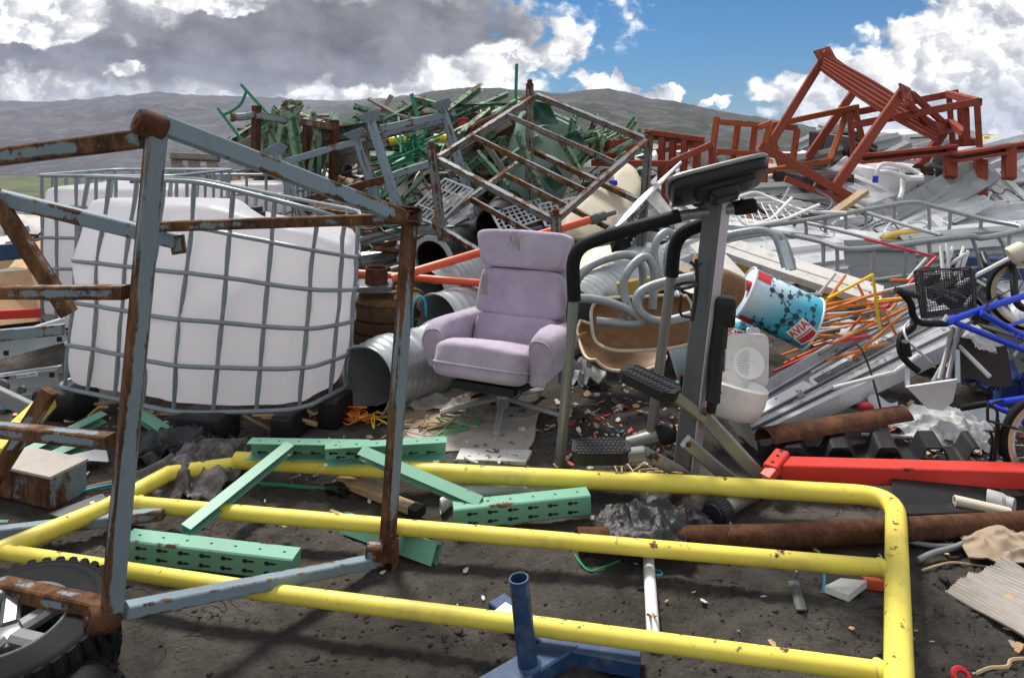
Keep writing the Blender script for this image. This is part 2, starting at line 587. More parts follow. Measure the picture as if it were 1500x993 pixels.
    for (px, py, Y, rx, rz) in ((755, 360, 3.80, 0.055, 0.075), (709, 420, 3.95, 0.035, 0.095)):
        cc = P(px, py, Y)
        sb = t.n("ShaderNodeVectorMath", operation="SUBTRACT")
        t.l(t.pos, sb.inputs[0])
        sb.inputs[1].default_value = cc
        dv = t.n("ShaderNodeVectorMath", operation="DIVIDE")
        t.l(sb.outputs[0], dv.inputs[0])
        dv.inputs[1].default_value = (rx, 0.3, rz)
        ln = t.n("ShaderNodeVectorMath", operation="LENGTH")
        t.l(dv.outputs[0], ln.inputs[0])
        q = t.ramp(t.math("ADD", t.math("SUBTRACT", 1.0, ln.outputs["Value"]), t.math("MULTIPLY", t.math("SUBTRACT", t.noise(38, 8, 0.75), 0.5), 3.2)), 0.1, 0.5)
        dirt = q if dirt is None else t.math("MAXIMUM", dirt, q)
    c = t.mix(t.math("MULTIPLY", dirt, 0.8), c, (0.22, 0.19, 0.145))
    t.set(t.b.inputs["Sheen Weight"], 0.3)
    wr_n = t.noise(11, 4, 0.5, t.mapv((1, 1, 0.55), (0.3, 0.2, 0.5)), 1.4)
    t.bump(t.math('ADD', t.math('MULTIPLY', w, 0.12), t.math('MULTIPLY', wr_n, 1.0)), 0.55, 0.012)
    g["lilac"] = t.fin(c, 0.95, 0.0, 0.2)
    # polyethylene tank
    t = NT("white_polyethylene")
    st = t.noise(3.0, 7, 0.7, t.mapv((1, 1, 0.3)))
    c = t.mix(t.math("MULTIPLY", t.ramp(st, 0.55, 0.8), 0.35), (0.78, 0.77, 0.79), (0.50, 0.47, 0.44))
    scr = t.ramp(t.noise(26, 8, 0.8, t.mapv((1.6, 1, 0.35), (0, 0.5, 0))), 0.68, 0.78)
    c = t.mix(t.math("MULTIPLY", scr, 0.45), c, (0.36, 0.33, 0.31))
    t.bump(t.noise(4, 4), 0.25, 0.02)
    t.fin(c, 0.42)
    tr = t.n("ShaderNodeBsdfTranslucent")
    tr.inputs["Color"].default_value = (0.92, 0.90, 0.92, 1)
    mx = t.n("ShaderNodeMixShader")
    mx.inputs[0].default_value = 0.6
    t.l(t.b.outputs[0], mx.inputs[1])
    t.l(tr.outputs[0], mx.inputs[2])
    t.l(mx.outputs[0], t.out.inputs[0])
    g["poly"] = t.m
    # black polythene film, clear film
    t = NT("black_film")
    t.bump(t.noise(30, 8, 0.7, None, 0.8), 0.7, 0.01)
    g["film"] = t.fin(t.mix(t.ramp(t.noise(18, 7), 0.5, 0.75), (0.012, 0.012, 0.014), (0.06, 0.06, 0.062)), 0.28)
    t = NT("grey_film")
    t.bump(t.noise(25, 8, 0.7, None, 0.8), 0.7, 0.01)
    g["greyfilm"] = t.fin(t.mix(t.ramp(t.noise(14, 7), 0.4, 0.7), (0.06, 0.052, 0.048), (0.19, 0.17, 0.17)), 0.45)
    t = NT("clear_film")
    t.bump(t.noise(22, 8, 0.7, None, 0.8), 0.7, 0.01)
    t.set(t.b.inputs["Alpha"], 0.75)
    g["clearfilm"] = t.fin((0.55, 0.55, 0.56), 0.3)
    # drum print: pale at the lid end, blue at the foot
    t = NT("drum_print")
    tc = t.n("ShaderNodeTexCoord")
    sp = t.n("ShaderNodeSeparateXYZ")
    t.l(tc.outputs["UV"], sp.inputs[0])
    k = t.ramp(t.math("ADD", t.math("MULTIPLY", sp.outputs["X"], 0.9), t.math("MULTIPLY", sp.outputs["Y"], 0.85)), 0.30, 1.05)
    c = t.mix(k, (0.62, 0.74, 0.80), (0.03, 0.38, 0.53))
    c = t.mix(t.ramp(t.math("ADD", t.math("MULTIPLY", sp.outputs["X"], 0.5), sp.outputs["Y"]), 1.05, 1.5), c, (0.01, 0.14, 0.24))
    c = t.mix(t.math("MULTIPLY", t.ramp(t.noise(24, 7, 0.7), 0.55, 0.75), 0.4), c, (0.3, 0.3, 0.3))
    t.bump(t.noise(9, 4), 0.2, 0.01)
    g["drum"] = t.fin(c, 0.33)
    t = NT("molecule_ink")
    g["ink"] = t.fin((0.02, 0.03, 0.045), 0.4)
    g["logored"] = NT("logo_red").fin((0.50, 0.02, 0.025), 0.4)
    g["logowhite"] = NT("logo_white").fin((0.75, 0.73, 0.72), 0.4)
    g["inkblack"] = NT("label_ink").fin((0.02, 0.02, 0.02), 0.5)
    g["void"] = NT("slot_dark").fin((0.012, 0.011, 0.010), 0.9)  # near-black for flat insets that stand in for holes
    g["tanwall"] = paint("tan_tyre_wall", (0.55, 0.38, 0.22), 0, 0.7, sc=20, dirt=0.4)
    g["wool_red"] = paint("red_plastic", (0.45, 0.03, 0.05), 0, 0.5, sc=7, dirt=0.2)


mats()
# ------------------------------------------------------------------ camera, sun, sky
sc = bpy.context.scene
cam = bpy.data.cameras.new("camera")
cam.lens, cam.sensor_width = 24.0, 36.0
cam.shift_y = -(496.5 - HOR) / 1500.0
cam.clip_start, cam.clip_end = 0.05, 60000
co = bpy.data.objects.new("camera", cam)
COL.objects.link(co)
co.location = (0, 0, H)
co.rotation_euler = (math.radians(90), 0, 0)
sc.camera = co

SUN_DIR = V((-0.22, 0.50, 0.84)).normalized()      # towards the sun
sl = bpy.data.lights.new("sun", "SUN")
sl.energy = 4.3
sl.angle = math.radians(14)
sl.color = (1.0, 0.955, 0.89)
so = bpy.data.objects.new("sun", sl)
COL.objects.link(so)
so.location = (20, -20, 60)
so.rotation_euler = SUN_DIR.to_track_quat("Z", "Y").to_euler()

sc.view_settings.view_transform = "Standard"
sc.view_settings.look = "None"
sc.view_settings.gamma = 1
sc.view_settings.use_curve_mapping = False
sc.view_settings.exposure = 0.34

w = bpy.data.worlds.new("World")
sc.world = w
w.use_nodes = True
nt = w.node_tree
nt.nodes.clear()


def wn(t, **k):
    x = nt.nodes.new(t)
    for a, b in k.items():
        setattr(x, a, b)
    return x


def wset(s, v):
    if isinstance(v, bpy.types.NodeSocket):
        nt.links.new(v, s)
    else:
        s.default_value = v


def wm(op, a, b=0.0, c=0.0):
    x = wn("ShaderNodeMath", operation=op)
    for i, q in enumerate((a, b, c)):
        wset(x.inputs[i], q)
    return x.outputs[0]


def wr(v, a, b, c=0.0, d=1.0):
    x = wn("ShaderNodeMapRange", interpolation_type="SMOOTHSTEP")
    wset(x.inputs["Value"], v)
    for k, q in zip(("From Min", "From Max", "To Min", "To Max"), (a, b, c, d)):
        x.inputs[k].default_value = q
    return x.outputs[0]


def wmix(f, a, b):
    x = wn("ShaderNodeMix", data_type="RGBA")
    wset(x.inputs[0], f)
    for i, q in ((6, a), (7, b)):
        wset(x.inputs[i], q if isinstance(q, bpy.types.NodeSocket) else (*q, 1))
    return x.outputs[2]


sky = wn("ShaderNodeTexSky", sky_type="NISHITA")
sky.sun_disc = False
sky.sun_elevation = math.asin(SUN_DIR.z)
sky.sun_rotation = math.atan2(SUN_DIR.x, SUN_DIR.y)
sky.air_density, sky.dust_density, sky.ozone_density = 1.0, 0.6, 2.0
tc = wn("ShaderNodeTexCoord").outputs["Generated"]
sp = wn("ShaderNodeSeparateXYZ")
nt.links.new(tc, sp.inputs[0])
yy = wm("MAXIMUM", sp.outputs["Y"], 0.08)
u, v = wm("DIVIDE", sp.outputs["X"], yy), wm("DIVIDE", sp.outputs["Z"], yy)     # tangent of azimuth and height, looking north
uv = wn("ShaderNodeCombineXYZ")
nt.links.new(u, uv.inputs[0])
nt.links.new(v, uv.inputs[1])


def wnoise(sx, sy, sc_, det, rough=0.6, dist=0.0, off=0.0, src=None):
    m = wn("ShaderNodeMapping")
    m.inputs["Scale"].default_value = (sx, sy, 1 if src is None else sy)
    m.inputs["Location"].default_value = (off, off * 0.7, off * 0.3)
    nt.links.new(src or uv.outputs[0], m.inputs["Vector"])
    x = wn("ShaderNodeTexNoise")
    x.inputs["Scale"].default_value = sc_
    x.inputs["Detail"].default_value = det
    x.inputs["Roughness"].default_value = rough
    x.inputs["Distortion"].default_value = dist
    nt.links.new(m.outputs[0], x.inputs["Vector"])
    return x.outputs["Fac"]


uw = wnoise(1, 1.3, 13, 6, 0.55, 0.0, 2.2)
vw = wnoise(1, 1.3, 13, 6, 0.55, 0.0, 6.4)
u_flat, v_flat = u, v
u = wm("ADD", u, wm("MULTIPLY", wm("SUBTRACT", uw, 0.5), 0.17))
v = wm("ADD", v, wm("MULTIPLY", wm("SUBTRACT", vw, 0.5), 0.10))


def blob(cx, cy, rx, ry):
    "1 in the middle of an ellipse of sky given in photo pixels, 0 on its rim, negative outside"
    a = wm("MULTIPLY", wm("SUBTRACT", u, (cx - 750) / F), F / rx)
    b = wm("MULTIPLY", wm("SUBTRACT", v, (HOR - cy) / F), F / ry)
    return wm("SUBTRACT", 1.0, wm("SQRT", wm("ADD", wm("MULTIPLY", a, a), wm("MULTIPLY", b, b))))


def union(l):
    r = l[0]
    for q in l[1:]:
        r = wm("MAXIMUM", r, q)
    return r


n_big = wnoise(1, 1.6, 9, 7, 0.56, 0.3, 3.1)
n_puf = wnoise(1, 1.25, 26, 6, 0.52, 0.2, 1.7)
# the same puffs a little towards the sun: their difference models the lit and the shaded side of each billow
n_puf2 = wnoise(1, 1.25, 26, 6, 0.52, 0.2, 1.7 + 0.012)
n_soft = wnoise(1, 2.2, 4.5, 7, 0.55, 0.0, 8.2)
body = union([blob(200, 60, 780, 190), blob(560, 60, 235, 130), blob(655, 105, 150, 78), blob(735, 85, 60, 40),
              blob(822, 66, 62, 46), blob(800, 90, 70, 26), blob(866, 116, 42, 26), blob(912, 116, 20, 24), blob(955, 138, 52, 16), blob(1052, 152, 36, 6),
              blob(1440, 95, 250, 105), blob(1330, 105, 150, 78), blob(1215, 132, 130, 38), blob(1400, 170, 330, 46), blob(1550, 40, 260, 120)])
edge = wm("ADD", body, wm("MULTIPLY", wm("SUBTRACT", wm("ADD", wm("MULTIPLY", n_big, 0.5), wm("MULTIPLY", n_puf, 0.5)), 0.5), 1.7))
mask_in = wr(edge, 0.06, 0.30)
# elsewhere round the horizon: broken cloud
n_gen = wnoise(1, 2.0, 2.6, 9, 0.6, 0.2, 5.0, tc)
mask_gen = wr(n_gen, 0.40, 0.54)
inside = wm("MULTIPLY", wr(sp.outputs["Y"], 0.30, 0.5), wm("MULTIPLY", wr(wm("ABSOLUTE", u_flat), 1.25, 0.9), wr(v_flat, 0.6, 0.4)))
mask = wm("ADD", wm("MULTIPLY", mask_in, inside), wm("MULTIPLY", mask_gen, wm("SUBTRACT", 1.0, inside)))
# shaded undersides: thick parts of the cloud are grey, its thin rims and sunlit tops are white
dark = union([blob(330, 78, 360, 62), blob(625, 42, 165, 66), blob(60, 82, 170, 24), blob(430, 34, 210, 44), blob(500, 80, 190, 50)])
lightp = union([blob(50, 42, 130, 30), blob(330, 8, 90, 16), blob(175, 100, 40, 14), blob(610, 128, 160, 22), blob(690, 95, 90, 40), blob(430, 140, 120, 8)])
darkn = wm("SUBTRACT", dark, wm("MULTIPLY", wm("MAXIMUM", lightp, 0.0), 1.5))
darkn = wm("ADD", darkn, wm("MULTIPLY", wm("SUBTRACT", wm("ADD", wm("MULTIPLY", n_big, 0.45), wm("MULTIPLY", n_soft, 0.55)), 0.5), 1.7))
k_dark = wm("MULTIPLY", wr(darkn, -0.34, 0.40), 0.95)
low = union([blob(1440, 150, 300, 52), blob(1330, 150, 120, 20), blob(830, 100, 60, 12), blob(120, 150, 500, 26)])
k_low = wm("MULTIPLY", wr(wm("ADD", low, wm("MULTIPLY", wm("SUBTRACT", n_big, 0.5), 2.4)), -0.1, 0.8), 0.62)
relief = wr(wm("SUBTRACT", n_puf, n_puf2), -0.035, 0.035, 0.72, 1.0)
white = wmix(wr(n_puf, 0.30, 0.62), (3.6, 3.7, 4.0), (8.0, 8.0, 7.9))
rel = wn("ShaderNodeVectorMath", operation="SCALE")
nt.links.new(white, rel.inputs[0])
nt.links.new(relief, rel.inputs["Scale"])
grey = wmix(wr(wm('ADD', wm('MULTIPLY', n_soft, 0.55), wm('MULTIPLY', n_big, 0.45)), 0.36, 0.62), (0.55, 0.57, 0.68), (1.45, 1.5, 1.72))
cl = wmix(k_dark, rel.outputs[0], grey)
cl = wmix(k_low, cl, (2.1, 2.35, 2.75))
cl = wmix(inside, wmix(wr(n_gen, 0.55, 0.75), (6.0, 6.0, 5.9), (3.4, 3.45, 3.5)), cl)
hz = wr(v, -0.01, 0.10)
skyc = wn("ShaderNodeMix", data_type="RGBA", blend_type="MULTIPLY")
skyc.inputs[0].default_value = 1.0
nt.links.new(sky.outputs[0], skyc.inputs[6])
skyc.inputs[7].default_value = (0.10, 0.28, 0.44, 1)
tot = wmix(mask, skyc.outputs[2], cl)
bg = wn("ShaderNodeBackground")
bg.inputs[1].default_value = 0.145
nt.links.new(tot, bg.inputs[0])
wo = wn("ShaderNodeOutputWorld")
nt.links.new(bg.outputs[0], wo.inputs[0])

# ------------------------------------------------------------------ ground, hills, haze
SURF = [(0, 0), (4.5, 0), (5.2, 0.14), (6.0, 0.42), (7.5, 0.86), (8.6, 1.12), (10, 0.95), (13, 0.0), (15, -0.5), (250, -62), (6800, -62)]


def ground_z(x, y):
    z = interp(SURF, y)
    if 4.4 < y < 13:
        side = 0.42 + 0.58 * sstep(-4.6, -2.0, x)
        z = z * side + 0.12 * noise.noise(V((x * 1.3, y * 1.3, 3)))* sstep(4.4, 5.4, y)
    if y < 6:
        z += 0.022 * noise.noise(V((x * 1.2, y * 1.2, 0))) + 0.011 * noise.noise(V((x * 4, y * 4, 5))) 
        rough = .3 + .7 * sstep(-0.15, 0.35, noise.noise(V((x * 0.9 + 4, y * 0.9, 9))))
        z += rough * (0.018 * noise.noise(V((x * 9, y * 11, 1))) + 0.020 * abs(noise.noise(V((x * 19, y * 21, 2)))) + 0.012 * noise.noise(V((x * 43, y * 45, 6))))
    return z


rows = [-40, -20, -8, -3, -1, 0, 0.6, 1.0]
q = 1.05
while q < 5.6:
    rows.append(q)
    q += 0.014
while q < 14:
    rows.append(q)
    q += 0.12
while q < 6700:
    rows.append(q)
    q *= 1.06
rows.append(6700)
NX = 500
g = MB()
g.grid(lambda a, b: (lambda Y: (lambda X: V((X, Y, ground_z(X, Y))))((a * 2 - 1) * 1.45 * max(Y, 1.0 if Y > 0.5 else 30)))(rows[round(b * (len(rows) - 1))]), NX, len(rows) - 1)
go = one("ground", "dark trampled soil of the scrapyard falling away to a green valley plain", None, g, M["soil"], kind="structure", smooth=180)


def hill(name, prof, yr, yf, zf, mat, amp, seed, back=900, pw=0.8):
    us = [prof[0][0] + (prof[-1][0] - prof[0][0]) * i / 260 for i in range(261)]
    NJ = 70

    def f(a, b):
        px = us[round(a * 260)]
        j = b * (NJ + 14)
        U = (px - 750) / F
        rid = H - (interp(prof, px) - HOR) / F * yr
        rid += amp * 0.16 * noise.noise(V((px * 0.05, 0, seed))) + amp * 0.08 * noise.noise(V((px * 0.17, 3, seed)))
        if j <= NJ:
            t = j / NJ
            Y = yf + (yr - yf) * t
            z = zf + (rid - zf) * t ** pw
            k = 4 * t * (1 - t)
            z += amp * k * (noise.noise(V((U * 9, Y * 0.004, seed))) * 0.8 + noise.noise(V((U * 30, Y * 0.012, seed))) * 0.4)
        else:
            t = (j - NJ) / 14
            Y = yr + back * t
            z = rid - (rid - zf + 5) * t ** 1.5
        return V((U * Y, Y, z))

    m = MB()
    m.grid(f, 260, NJ + 14)
    return one(name, None, None, m, M[mat], kind="structure", smooth=180)


LEFT = [(-900, 150), (-400, 140), (-100, 149), (0, 147), (60, 149), (110, 147), (170, 141), (230, 135), (300, 140), (380, 142), (440, 146), (500, 148), (560, 144), (600, 140), (640, 150), (760, 170), (900, 200), (960, 230)]
MID = [(380, 240), (450, 200), (500, 165), (550, 149), (600, 140), (640, 133), (690, 128), (740, 130), (800, 135), (826, 137), (850, 133), (872, 130), (900, 132), (925, 136), (950, 144), (985, 148), (1020, 155), (1060, 164), (1100, 170), (1150, 178), (1200, 188), (1260, 198), (1310, 208), (1360, 226), (1460, 250)]
FAR = [(1240, 210), (1300, 204), (1350, 201), (1400, 199), (1440, 196), (1480, 199), (1540, 194), (1640, 200), (1800, 192), (2300, 205)]
hill("hill", LEFT, 2500, 1200, -62, "hill_grey", 40, 1.0)
hill("hill", MID, 1500, 380, -60, "hill_heath", 22, 5.0, 500)
hill("hill", FAR, 6000, 5200, -62, "hill_grey", 20, 9.0, 400)

hb = MB()
hb.add([V((x, y, z)) for z in (-66, 225) for y in (-60, 7000) for x in (-11000, 11000)], [(0, 1, 3, 2), (4, 6, 7, 5), (0, 4, 5, 1), (2, 3, 7, 6), (0, 2, 6, 4), (1, 5, 7, 3)])
hm = bpy.data.materials.new("haze_air")
hm.use_nodes = True
ht = hm.node_tree
ht.nodes.clear()
hv = ht.nodes.new("ShaderNodeVolumePrincipled")
hv.inputs["Color"].default_value = (0.66, 0.73, 0.95, 1)
hv.inputs["Density"].default_value = 0.00012
hv.inputs["Anisotropy"].default_value = 0.0
hout = ht.nodes.new("ShaderNodeOutputMaterial")
ht.links.new(hv.outputs[0], hout.inputs["Volume"])
one("haze", "pale blue haze over the far hills", None, hb, hm, kind="stuff", smooth=1)
sc.cycles.volume_max_steps = 64
sc.cycles.max_bounces = 6
sc.cycles.diffuse_bounces = 3
sc.cycles.glossy_bounces = 3
sc.cycles.transparent_max_bounces = 12
sc.cycles.volume_bounces = 0
sc.cycles.use_denoising = True
# ------------------------------------------------------------------ rusted stillage in front
def tube_rail(par, name, a, b, mat, w=0.058, h=0.058, up=Z, label=None, ch=0.1):
    m = MB()
    m.bar(a, b, w, h, up, ch)
    return part(name, m, M[mat], par, label)


A1, A0 = P(230, 187, 1.80), P(163, 898, 1.80)
B1, B0 = P(601, 322, 2.42), P(566, 818, 2.42)
C1, C0 = P(217, 342, 2.60), P(178, 768, 2.60)
D1, D0 = P(-250, 257, 2.15), P(-250, 806, 2.15)
E1, E0 = P(-200, 240, 2.50), P(-200, 800, 2.46)
st = emp("stillage", "big rusted grey-blue steel stillage frame standing tilted on the tyres", "stillage", A0)
roll = (B1 - A1).normalized()
for a, b, mt in ((A1, A0, "rustgrey"), (B1 + V((0, 0, .02)), B0, "rustgrey"), (C1, C0, "greyblue"), (D1, D0, "rusthvy"), (E1, E0, "greyblue")):
    tube_rail(st, "post", a, b, mt, 0.046, 0.046, roll)
dAB = (B1 - A1).normalized()
tube_rail(st, "rail", A1 + dAB * 0.01 + V((0, 0, .012)), B1 - dAB * 0.03, "greyblue", 0.05, 0.052)
tube_rail(st, "rail", P(214, 203, 1.81), P(-250, 262, 2.15), "rusthvy", 0.05, 0.05)
dAB0 = (B0 - A0).normalized()
tube_rail(st, "rail", A0 + dAB0 * 0.035, B0 - dAB0 * 0.02, "greyblue", 0.042, 0.035)
tube_rail(st, "rail", P(158, 892, 1.80), D0, "rusthvy", 0.045, 0.042)
tube_rail(st, "rail", P(186, 428, 1.81), P(-250, 428, 2.15), "rusthvy", 0.038, 0.036)
tube_rail(st, "rail", P(163, 646, 1.81), P(-250, 604, 2.15), "rusthvy", 0.038, 0.036)
tube_rail(st, "rail", P(236, 332, 2.58), P(592, 320, 2.44), "rusthvy", 0.045, 0.038)
tube_rail(st, "rail", P(262, 354, 2.62), E1, "greyblue", 0.05, 0.055)
tube_rail(st, "rail", P(240, 752, 2.58), P(-200, 803, 2.46), "greyblue", 0.042, 0.038)
tube_rail(st, "brace", P(-30, 255, 2.52), P(102, 460, 2.57), "rusthvy", 0.045, 0.05, (1, 0, 0))
tube_rail(st, "brace", P(74, 572, 2.57), P(-34, 742, 2.5), "rusthvy", 0.045, 0.05, (1, 0, 0))
m = MB()
m.bar(P(259, 345, 2.60), P(263, 372, 2.60), 0.055, 0.012, (0, 1, 0))
part("gusset", m, M["rustgrey"], st)
for q, d in ((A1, dAB), (A0 + V((-.005, 0, -.012)), dAB0)):
    m = MB()
    m.lathe(q - d * 0.055, d, [(0.012, -0.004), (0.013, 0.0), (0.03, 0.001), (0.035, 0.008), (0.036, 0.07), (0.03, 0.075)], 20)
    part("end_stub", m, M["rust"], st)
m = MB()
m.bar(P(558, 806, 2.40), P(583, 806, 2.40), 0.03, 0.075, (0, 0.2, 1))
m.bar(P(537, 806, 2.38), P(560, 808, 2.38), 0.05, 0.05)
m.bar(P(579, 792, 2.42), P(579, 832, 2.42), 0.012, 0.09, (0, 1, 0))
part("foot", m, M["rustgrey"], st)
m = MB()
m.chan(P(566, 315, 2.41), P(617, 317, 2.41), 0.075, 0.055, 0.006, (0, 0.3, 1))
m.bar(P(570, 306, 2.41), P(607, 308, 2.41), 0.06, 0.006)
part("top_socket", m, M["rustgrey"], st)

# ------------------------------------------------------------------ yellow barrier of welded pipe
yb = emp("pipe_barrier", "yellow painted barrier of welded pipe lying flat on the dark soil", "barrier", G(800, 850))
RY = 0.033


def yrail(pts, n=20, r=None):
    m = MB()
    m.tube(pts, r or RY, n)
    return part("rail", m, M["yellow"], yb)


zc = 0.10
c0, c1 = G(345, 674, zc), G(1312, 727, zc)
yrail(rnd([c0, G(700, 695, zc), G(1000, 709, zc), c1, G(1317, 996, zc + .01), G(1319, 1060, zc + .01)], 0.16, 10), 24, .036)
yrail([G(193, 737, zc), G(600, 773, zc), G(1296, 832, zc)], 20, .0275)
yrail([G(2, 808, zc), G(400, 868, zc), G(750, 912, zc), G(1306, 986, zc)], 20, .025)
yrail([G(-30, 821, zc), G(2, 806, zc), G(150, 746, zc), G(246, 694, zc), c0 + V((0, 0, -.02))])
for q, d in ((G(1291, 832, zc), (-1, 0, 0)), (G(1288, 984, zc), (-1, .1, 0)), (G(204, 738, zc), (1, 0, 0))):
    m = MB()
    RY = .0265
    m.lathe(q, d, [(RY + .001, -0.012), (RY + .005, -.004), (RY + .005, 0.004), (RY + .001, 0.012)], 20, cap=False)
    part("weld_seam", m, M["yellow"], yb)
# ------------------------------------------------------------------ tyres
def tyre(name, label, c, axis, R, W, rim=None, group=None, lug=22):
    c, axis = V(c), V(axis).normalized()
    o = emp(name, label, "tyre", c - V((0, 0, R * 0.4)), group)
    m = MB()
    h = W / 2
    pr = [(R * .52, -h * .80), (R * .56, -h * .98), (R * .80, -h * 1.06), (R * .92, -h), (R * .965, -h * .86), (R * .985, -h * .5), (R * .985, h * .5), (R * .965, h * .86), (R * .92, h), (R * .88, h * 1.035), (R * .87, h * 1.02), (R * .80, h * 1.06), (R * .79, h * 1.045), (R * .70, h * 1.04), (R * .56, h * .98), (R * .52, h * .80)]
    m.lathe(c, axis, pr, 72, cap=False)
    part("carcass", m, M["rubber"], o)
    m = MB()
    x, y, d = frame(axis, Z)
    n = 40
    for k in range(n):
        for s_ in (-1, 1):
            th = 2 * math.pi * (k + (.5 if s_ > 0 else 0)) / n
            er = x * math.cos(th) + y * math.sin(th)
            et = -x * math.sin(th) + y * math.cos(th)
            p0 = c + er * (R * 0.99) + d * (s_ * h * .18)
            p1 = c + er * (R * 0.995) + d * (s_ * h * .62) + et * .012
            p2 = c + er * (R * 0.945) + d * (s_ * h * .97) + et * .014
            m.bar(p0, p1, 2 * math.pi * R / n * .62, 0.02, er, .25)
            m.bar(p1, p2, 2 * math.pi * R / n * .58, 0.02, er, .25)
    for off in (-.09, .09):
        m.lathe(c, axis, [(R * .985, off * W - .012), (R * 1.002, off * W - .010), (R * 1.002, off * W + .010), (R * .985, off * W + .012)], 72, cap=False)
    part("tread", m, M["rubber"], o)
    if rim:
        m = MB()
        m.lathe(c, axis, [(R * .53, h * .80), (R * .565, h * .97), (R * .555, h * 1.01), (R * .52, h * .97), (R * .50, h * .72), (R * .48, h * .30), (R * .47, -h * .8)], 64, cap=False)
        r_ = part("rim", m, M["steel"], o)
        m = MB()
        for k in range(5):
            th = 2 * math.pi * k / 5 + .3
            er = x * math.cos(th) + y * math.sin(th)
            m.bar(c + er * R * .12 + d * h * .55, c + er * R * .50 + d * h * .72, R * .19, .035, d, .3)
        m.lathe(c, axis, [(R * .0, h * .66), (R * .15, h * .64), (R * .2, h * .56), (R * .2, h * .3)], 32, cap=False)
        sp_ = part("spoke", m, M["steel"], r_)
        m = MB()
        m.lathe(c, axis, [(0.0, -h * .05), (R * .47, -h * .05)], 32, cap=False)
        part("backing_disc", m, M["void"], r_)  # plain near-black disc closing the rim behind the spokes
    return o


tyre("tyre", "worn black tyre with a silver rim lying flat under the rusted stillage", (-1.32, 1.79, .155), (0.03, -.05, 1), .25, .19, True)
tyre("tyre", "second black tyre without a rim tucked below the rimmed one", (-1.14, 1.50, .095), (0.0, 0.02, 1), .26, .19, False)

# ------------------------------------------------------------------ blue post stand
bs = emp("post_stand", "dark blue steel stand with a short open pipe socket lying by the yellow barrier", "stand", G(775, 975))
m = MB()
m.pipe([P(773, 972, 1.885), P(760, 846, 1.89)], 0.0275, 0.004, 28)
part("socket", m, M["blue"], bs)
m = MB()
m.lathe(P(773, 975, 1.885), P(760, 846, 1.89) - P(773, 972, 1.885), [(.040, -.004), (.039, .004), (.029, .010)], 28, cap=False)
part("weld_bead", m, M["blue"], bs)
m = MB()
m.bar(G(834, 946, .03), G(690, 1033, .03), 0.085, 0.05, Z)
part("base_beam", m, M["blue"], bs)
m = MB()
m.bar(G(828, 949, .029), G(938, 969, .029), 0.075, 0.048, Z)
part("base_beam", m, M["blue"], bs)
m = MB()
m.bar(G(815, 947, .029), G(728, 884, .022), 0.07, 0.04, Z)
part("base_beam", m, M["blue"], bs)
m = MB()
q = G(742, 893, .0445)
m.bar(q + V((-.02, .017, 0)), q + V((.035, -.03, 0)), .05, .002, Z)
part("sticker", m, M["dirtywhite"], bs)
m = MB()
m.lathe(P(752, 873, 1.868), V((-.3, -1, 0)), [(.0, .001), (.0045, .001), (.005, -.004)], 14, cap=False)
part("bolt_hole", m, M["rust"], bs)

# ------------------------------------------------------------------ mint racking upright
def slots(m, a, b, off, nrm, n, up, big=1.0, t0=.06, t1=.94):
    "dark keyhole shaped insets along a face, in place of cut openings"
    d = (b - a).normalized()
    for i in range(n):
        p = a.lerp(b, lerp(t0, t1, (i + .5) / n)) + off
        for (du, dv, lu, lv) in ((-.012, 0, .020, .014), (.008, 0, .026, .007)):
            cs = []
            for k in range(10):
                th = 2 * math.pi * k / 10
                cs.append(p + d * (du + lu / 2 * math.cos(th)) * big + up * (lv / 2 * math.sin(th)) * big + nrm * .0016)
            m.poly(cs, .0012, nrm)


def mint_channel(par, a, b, w, h, n, up=Z, rows=2, open_=None, slot=True):
    m = MB()
    a, b = V(a), V(b)
    if open_ is None:
        m.bar(a, b, w, h, up, .06)
    else:
        m.chan(a, b, w, h, .004, up)
    o = part("channel", m, M["mint"], par)
    x, y, d = frame(b - a, V(up))
    if slot:
        mm = MB()
        nrm = x if x.y < 0 else -x
        for r in range(rows):
            slots(mm, a, b, nrm * (w / 2) + y * (h * (.22 - .44 * r) if rows > 1 else 0), nrm, n, y)
        for i in range(max(2, n // 1)):
            p = a.lerp(b, (i + .5) / n) + y * (h / 2 + .0008)
            mm.poly([p + d * .006 * math.cos(k) + x * .004 * math.sin(k) for k in (0, .9, 1.8, 2.7, 3.6, 4.5, 5.4)], .001, y)
        part("keyhole_inset", mm, M["void"], o)  # flat dark insets, the shade inside the slots put into their colour
    return o


rk = emp("racking_upright", "mint green racking upright with keyhole slots lying across the yellow barrier", "racking", G(520, 760))
ch = mint_channel(rk, P(187, 797, 2.39), P(434, 826, 2.33), .075, .075, 7)
mint_channel(rk, P(365, 657, 2.93), P(540, 660, 2.93), .06, .07, 6, open_=1, rows=1)
mint_channel(rk, P(476, 666, 2.87), P(654, 656, 2.97), .06, .075, 6, open_=1, rows=1)
mint_channel(rk, P(664, 754, 2.62), P(862, 733, 2.70), .075, .078, 6)
for a, b in ((P(272, 778, 2.42), P(424, 655, 2.90)), (P(529, 663, 2.86), P(704, 738, 2.64))):
    m = MB()
    m.chan(a, b, .045, .04, .004, (0, -.6, 1))
    part("brace", m, M["mint"], rk)
gb = emp("racking_beam", "short open-ended green channel pushed under the middle yellow rail", "racking", G(580, 790))
m = MB()
m.chan(G(505, 765, .03), G(640, 813, .03), .07, .045, .004, (-.9, .2, .15))
part("channel", m, M["mint"], gb)
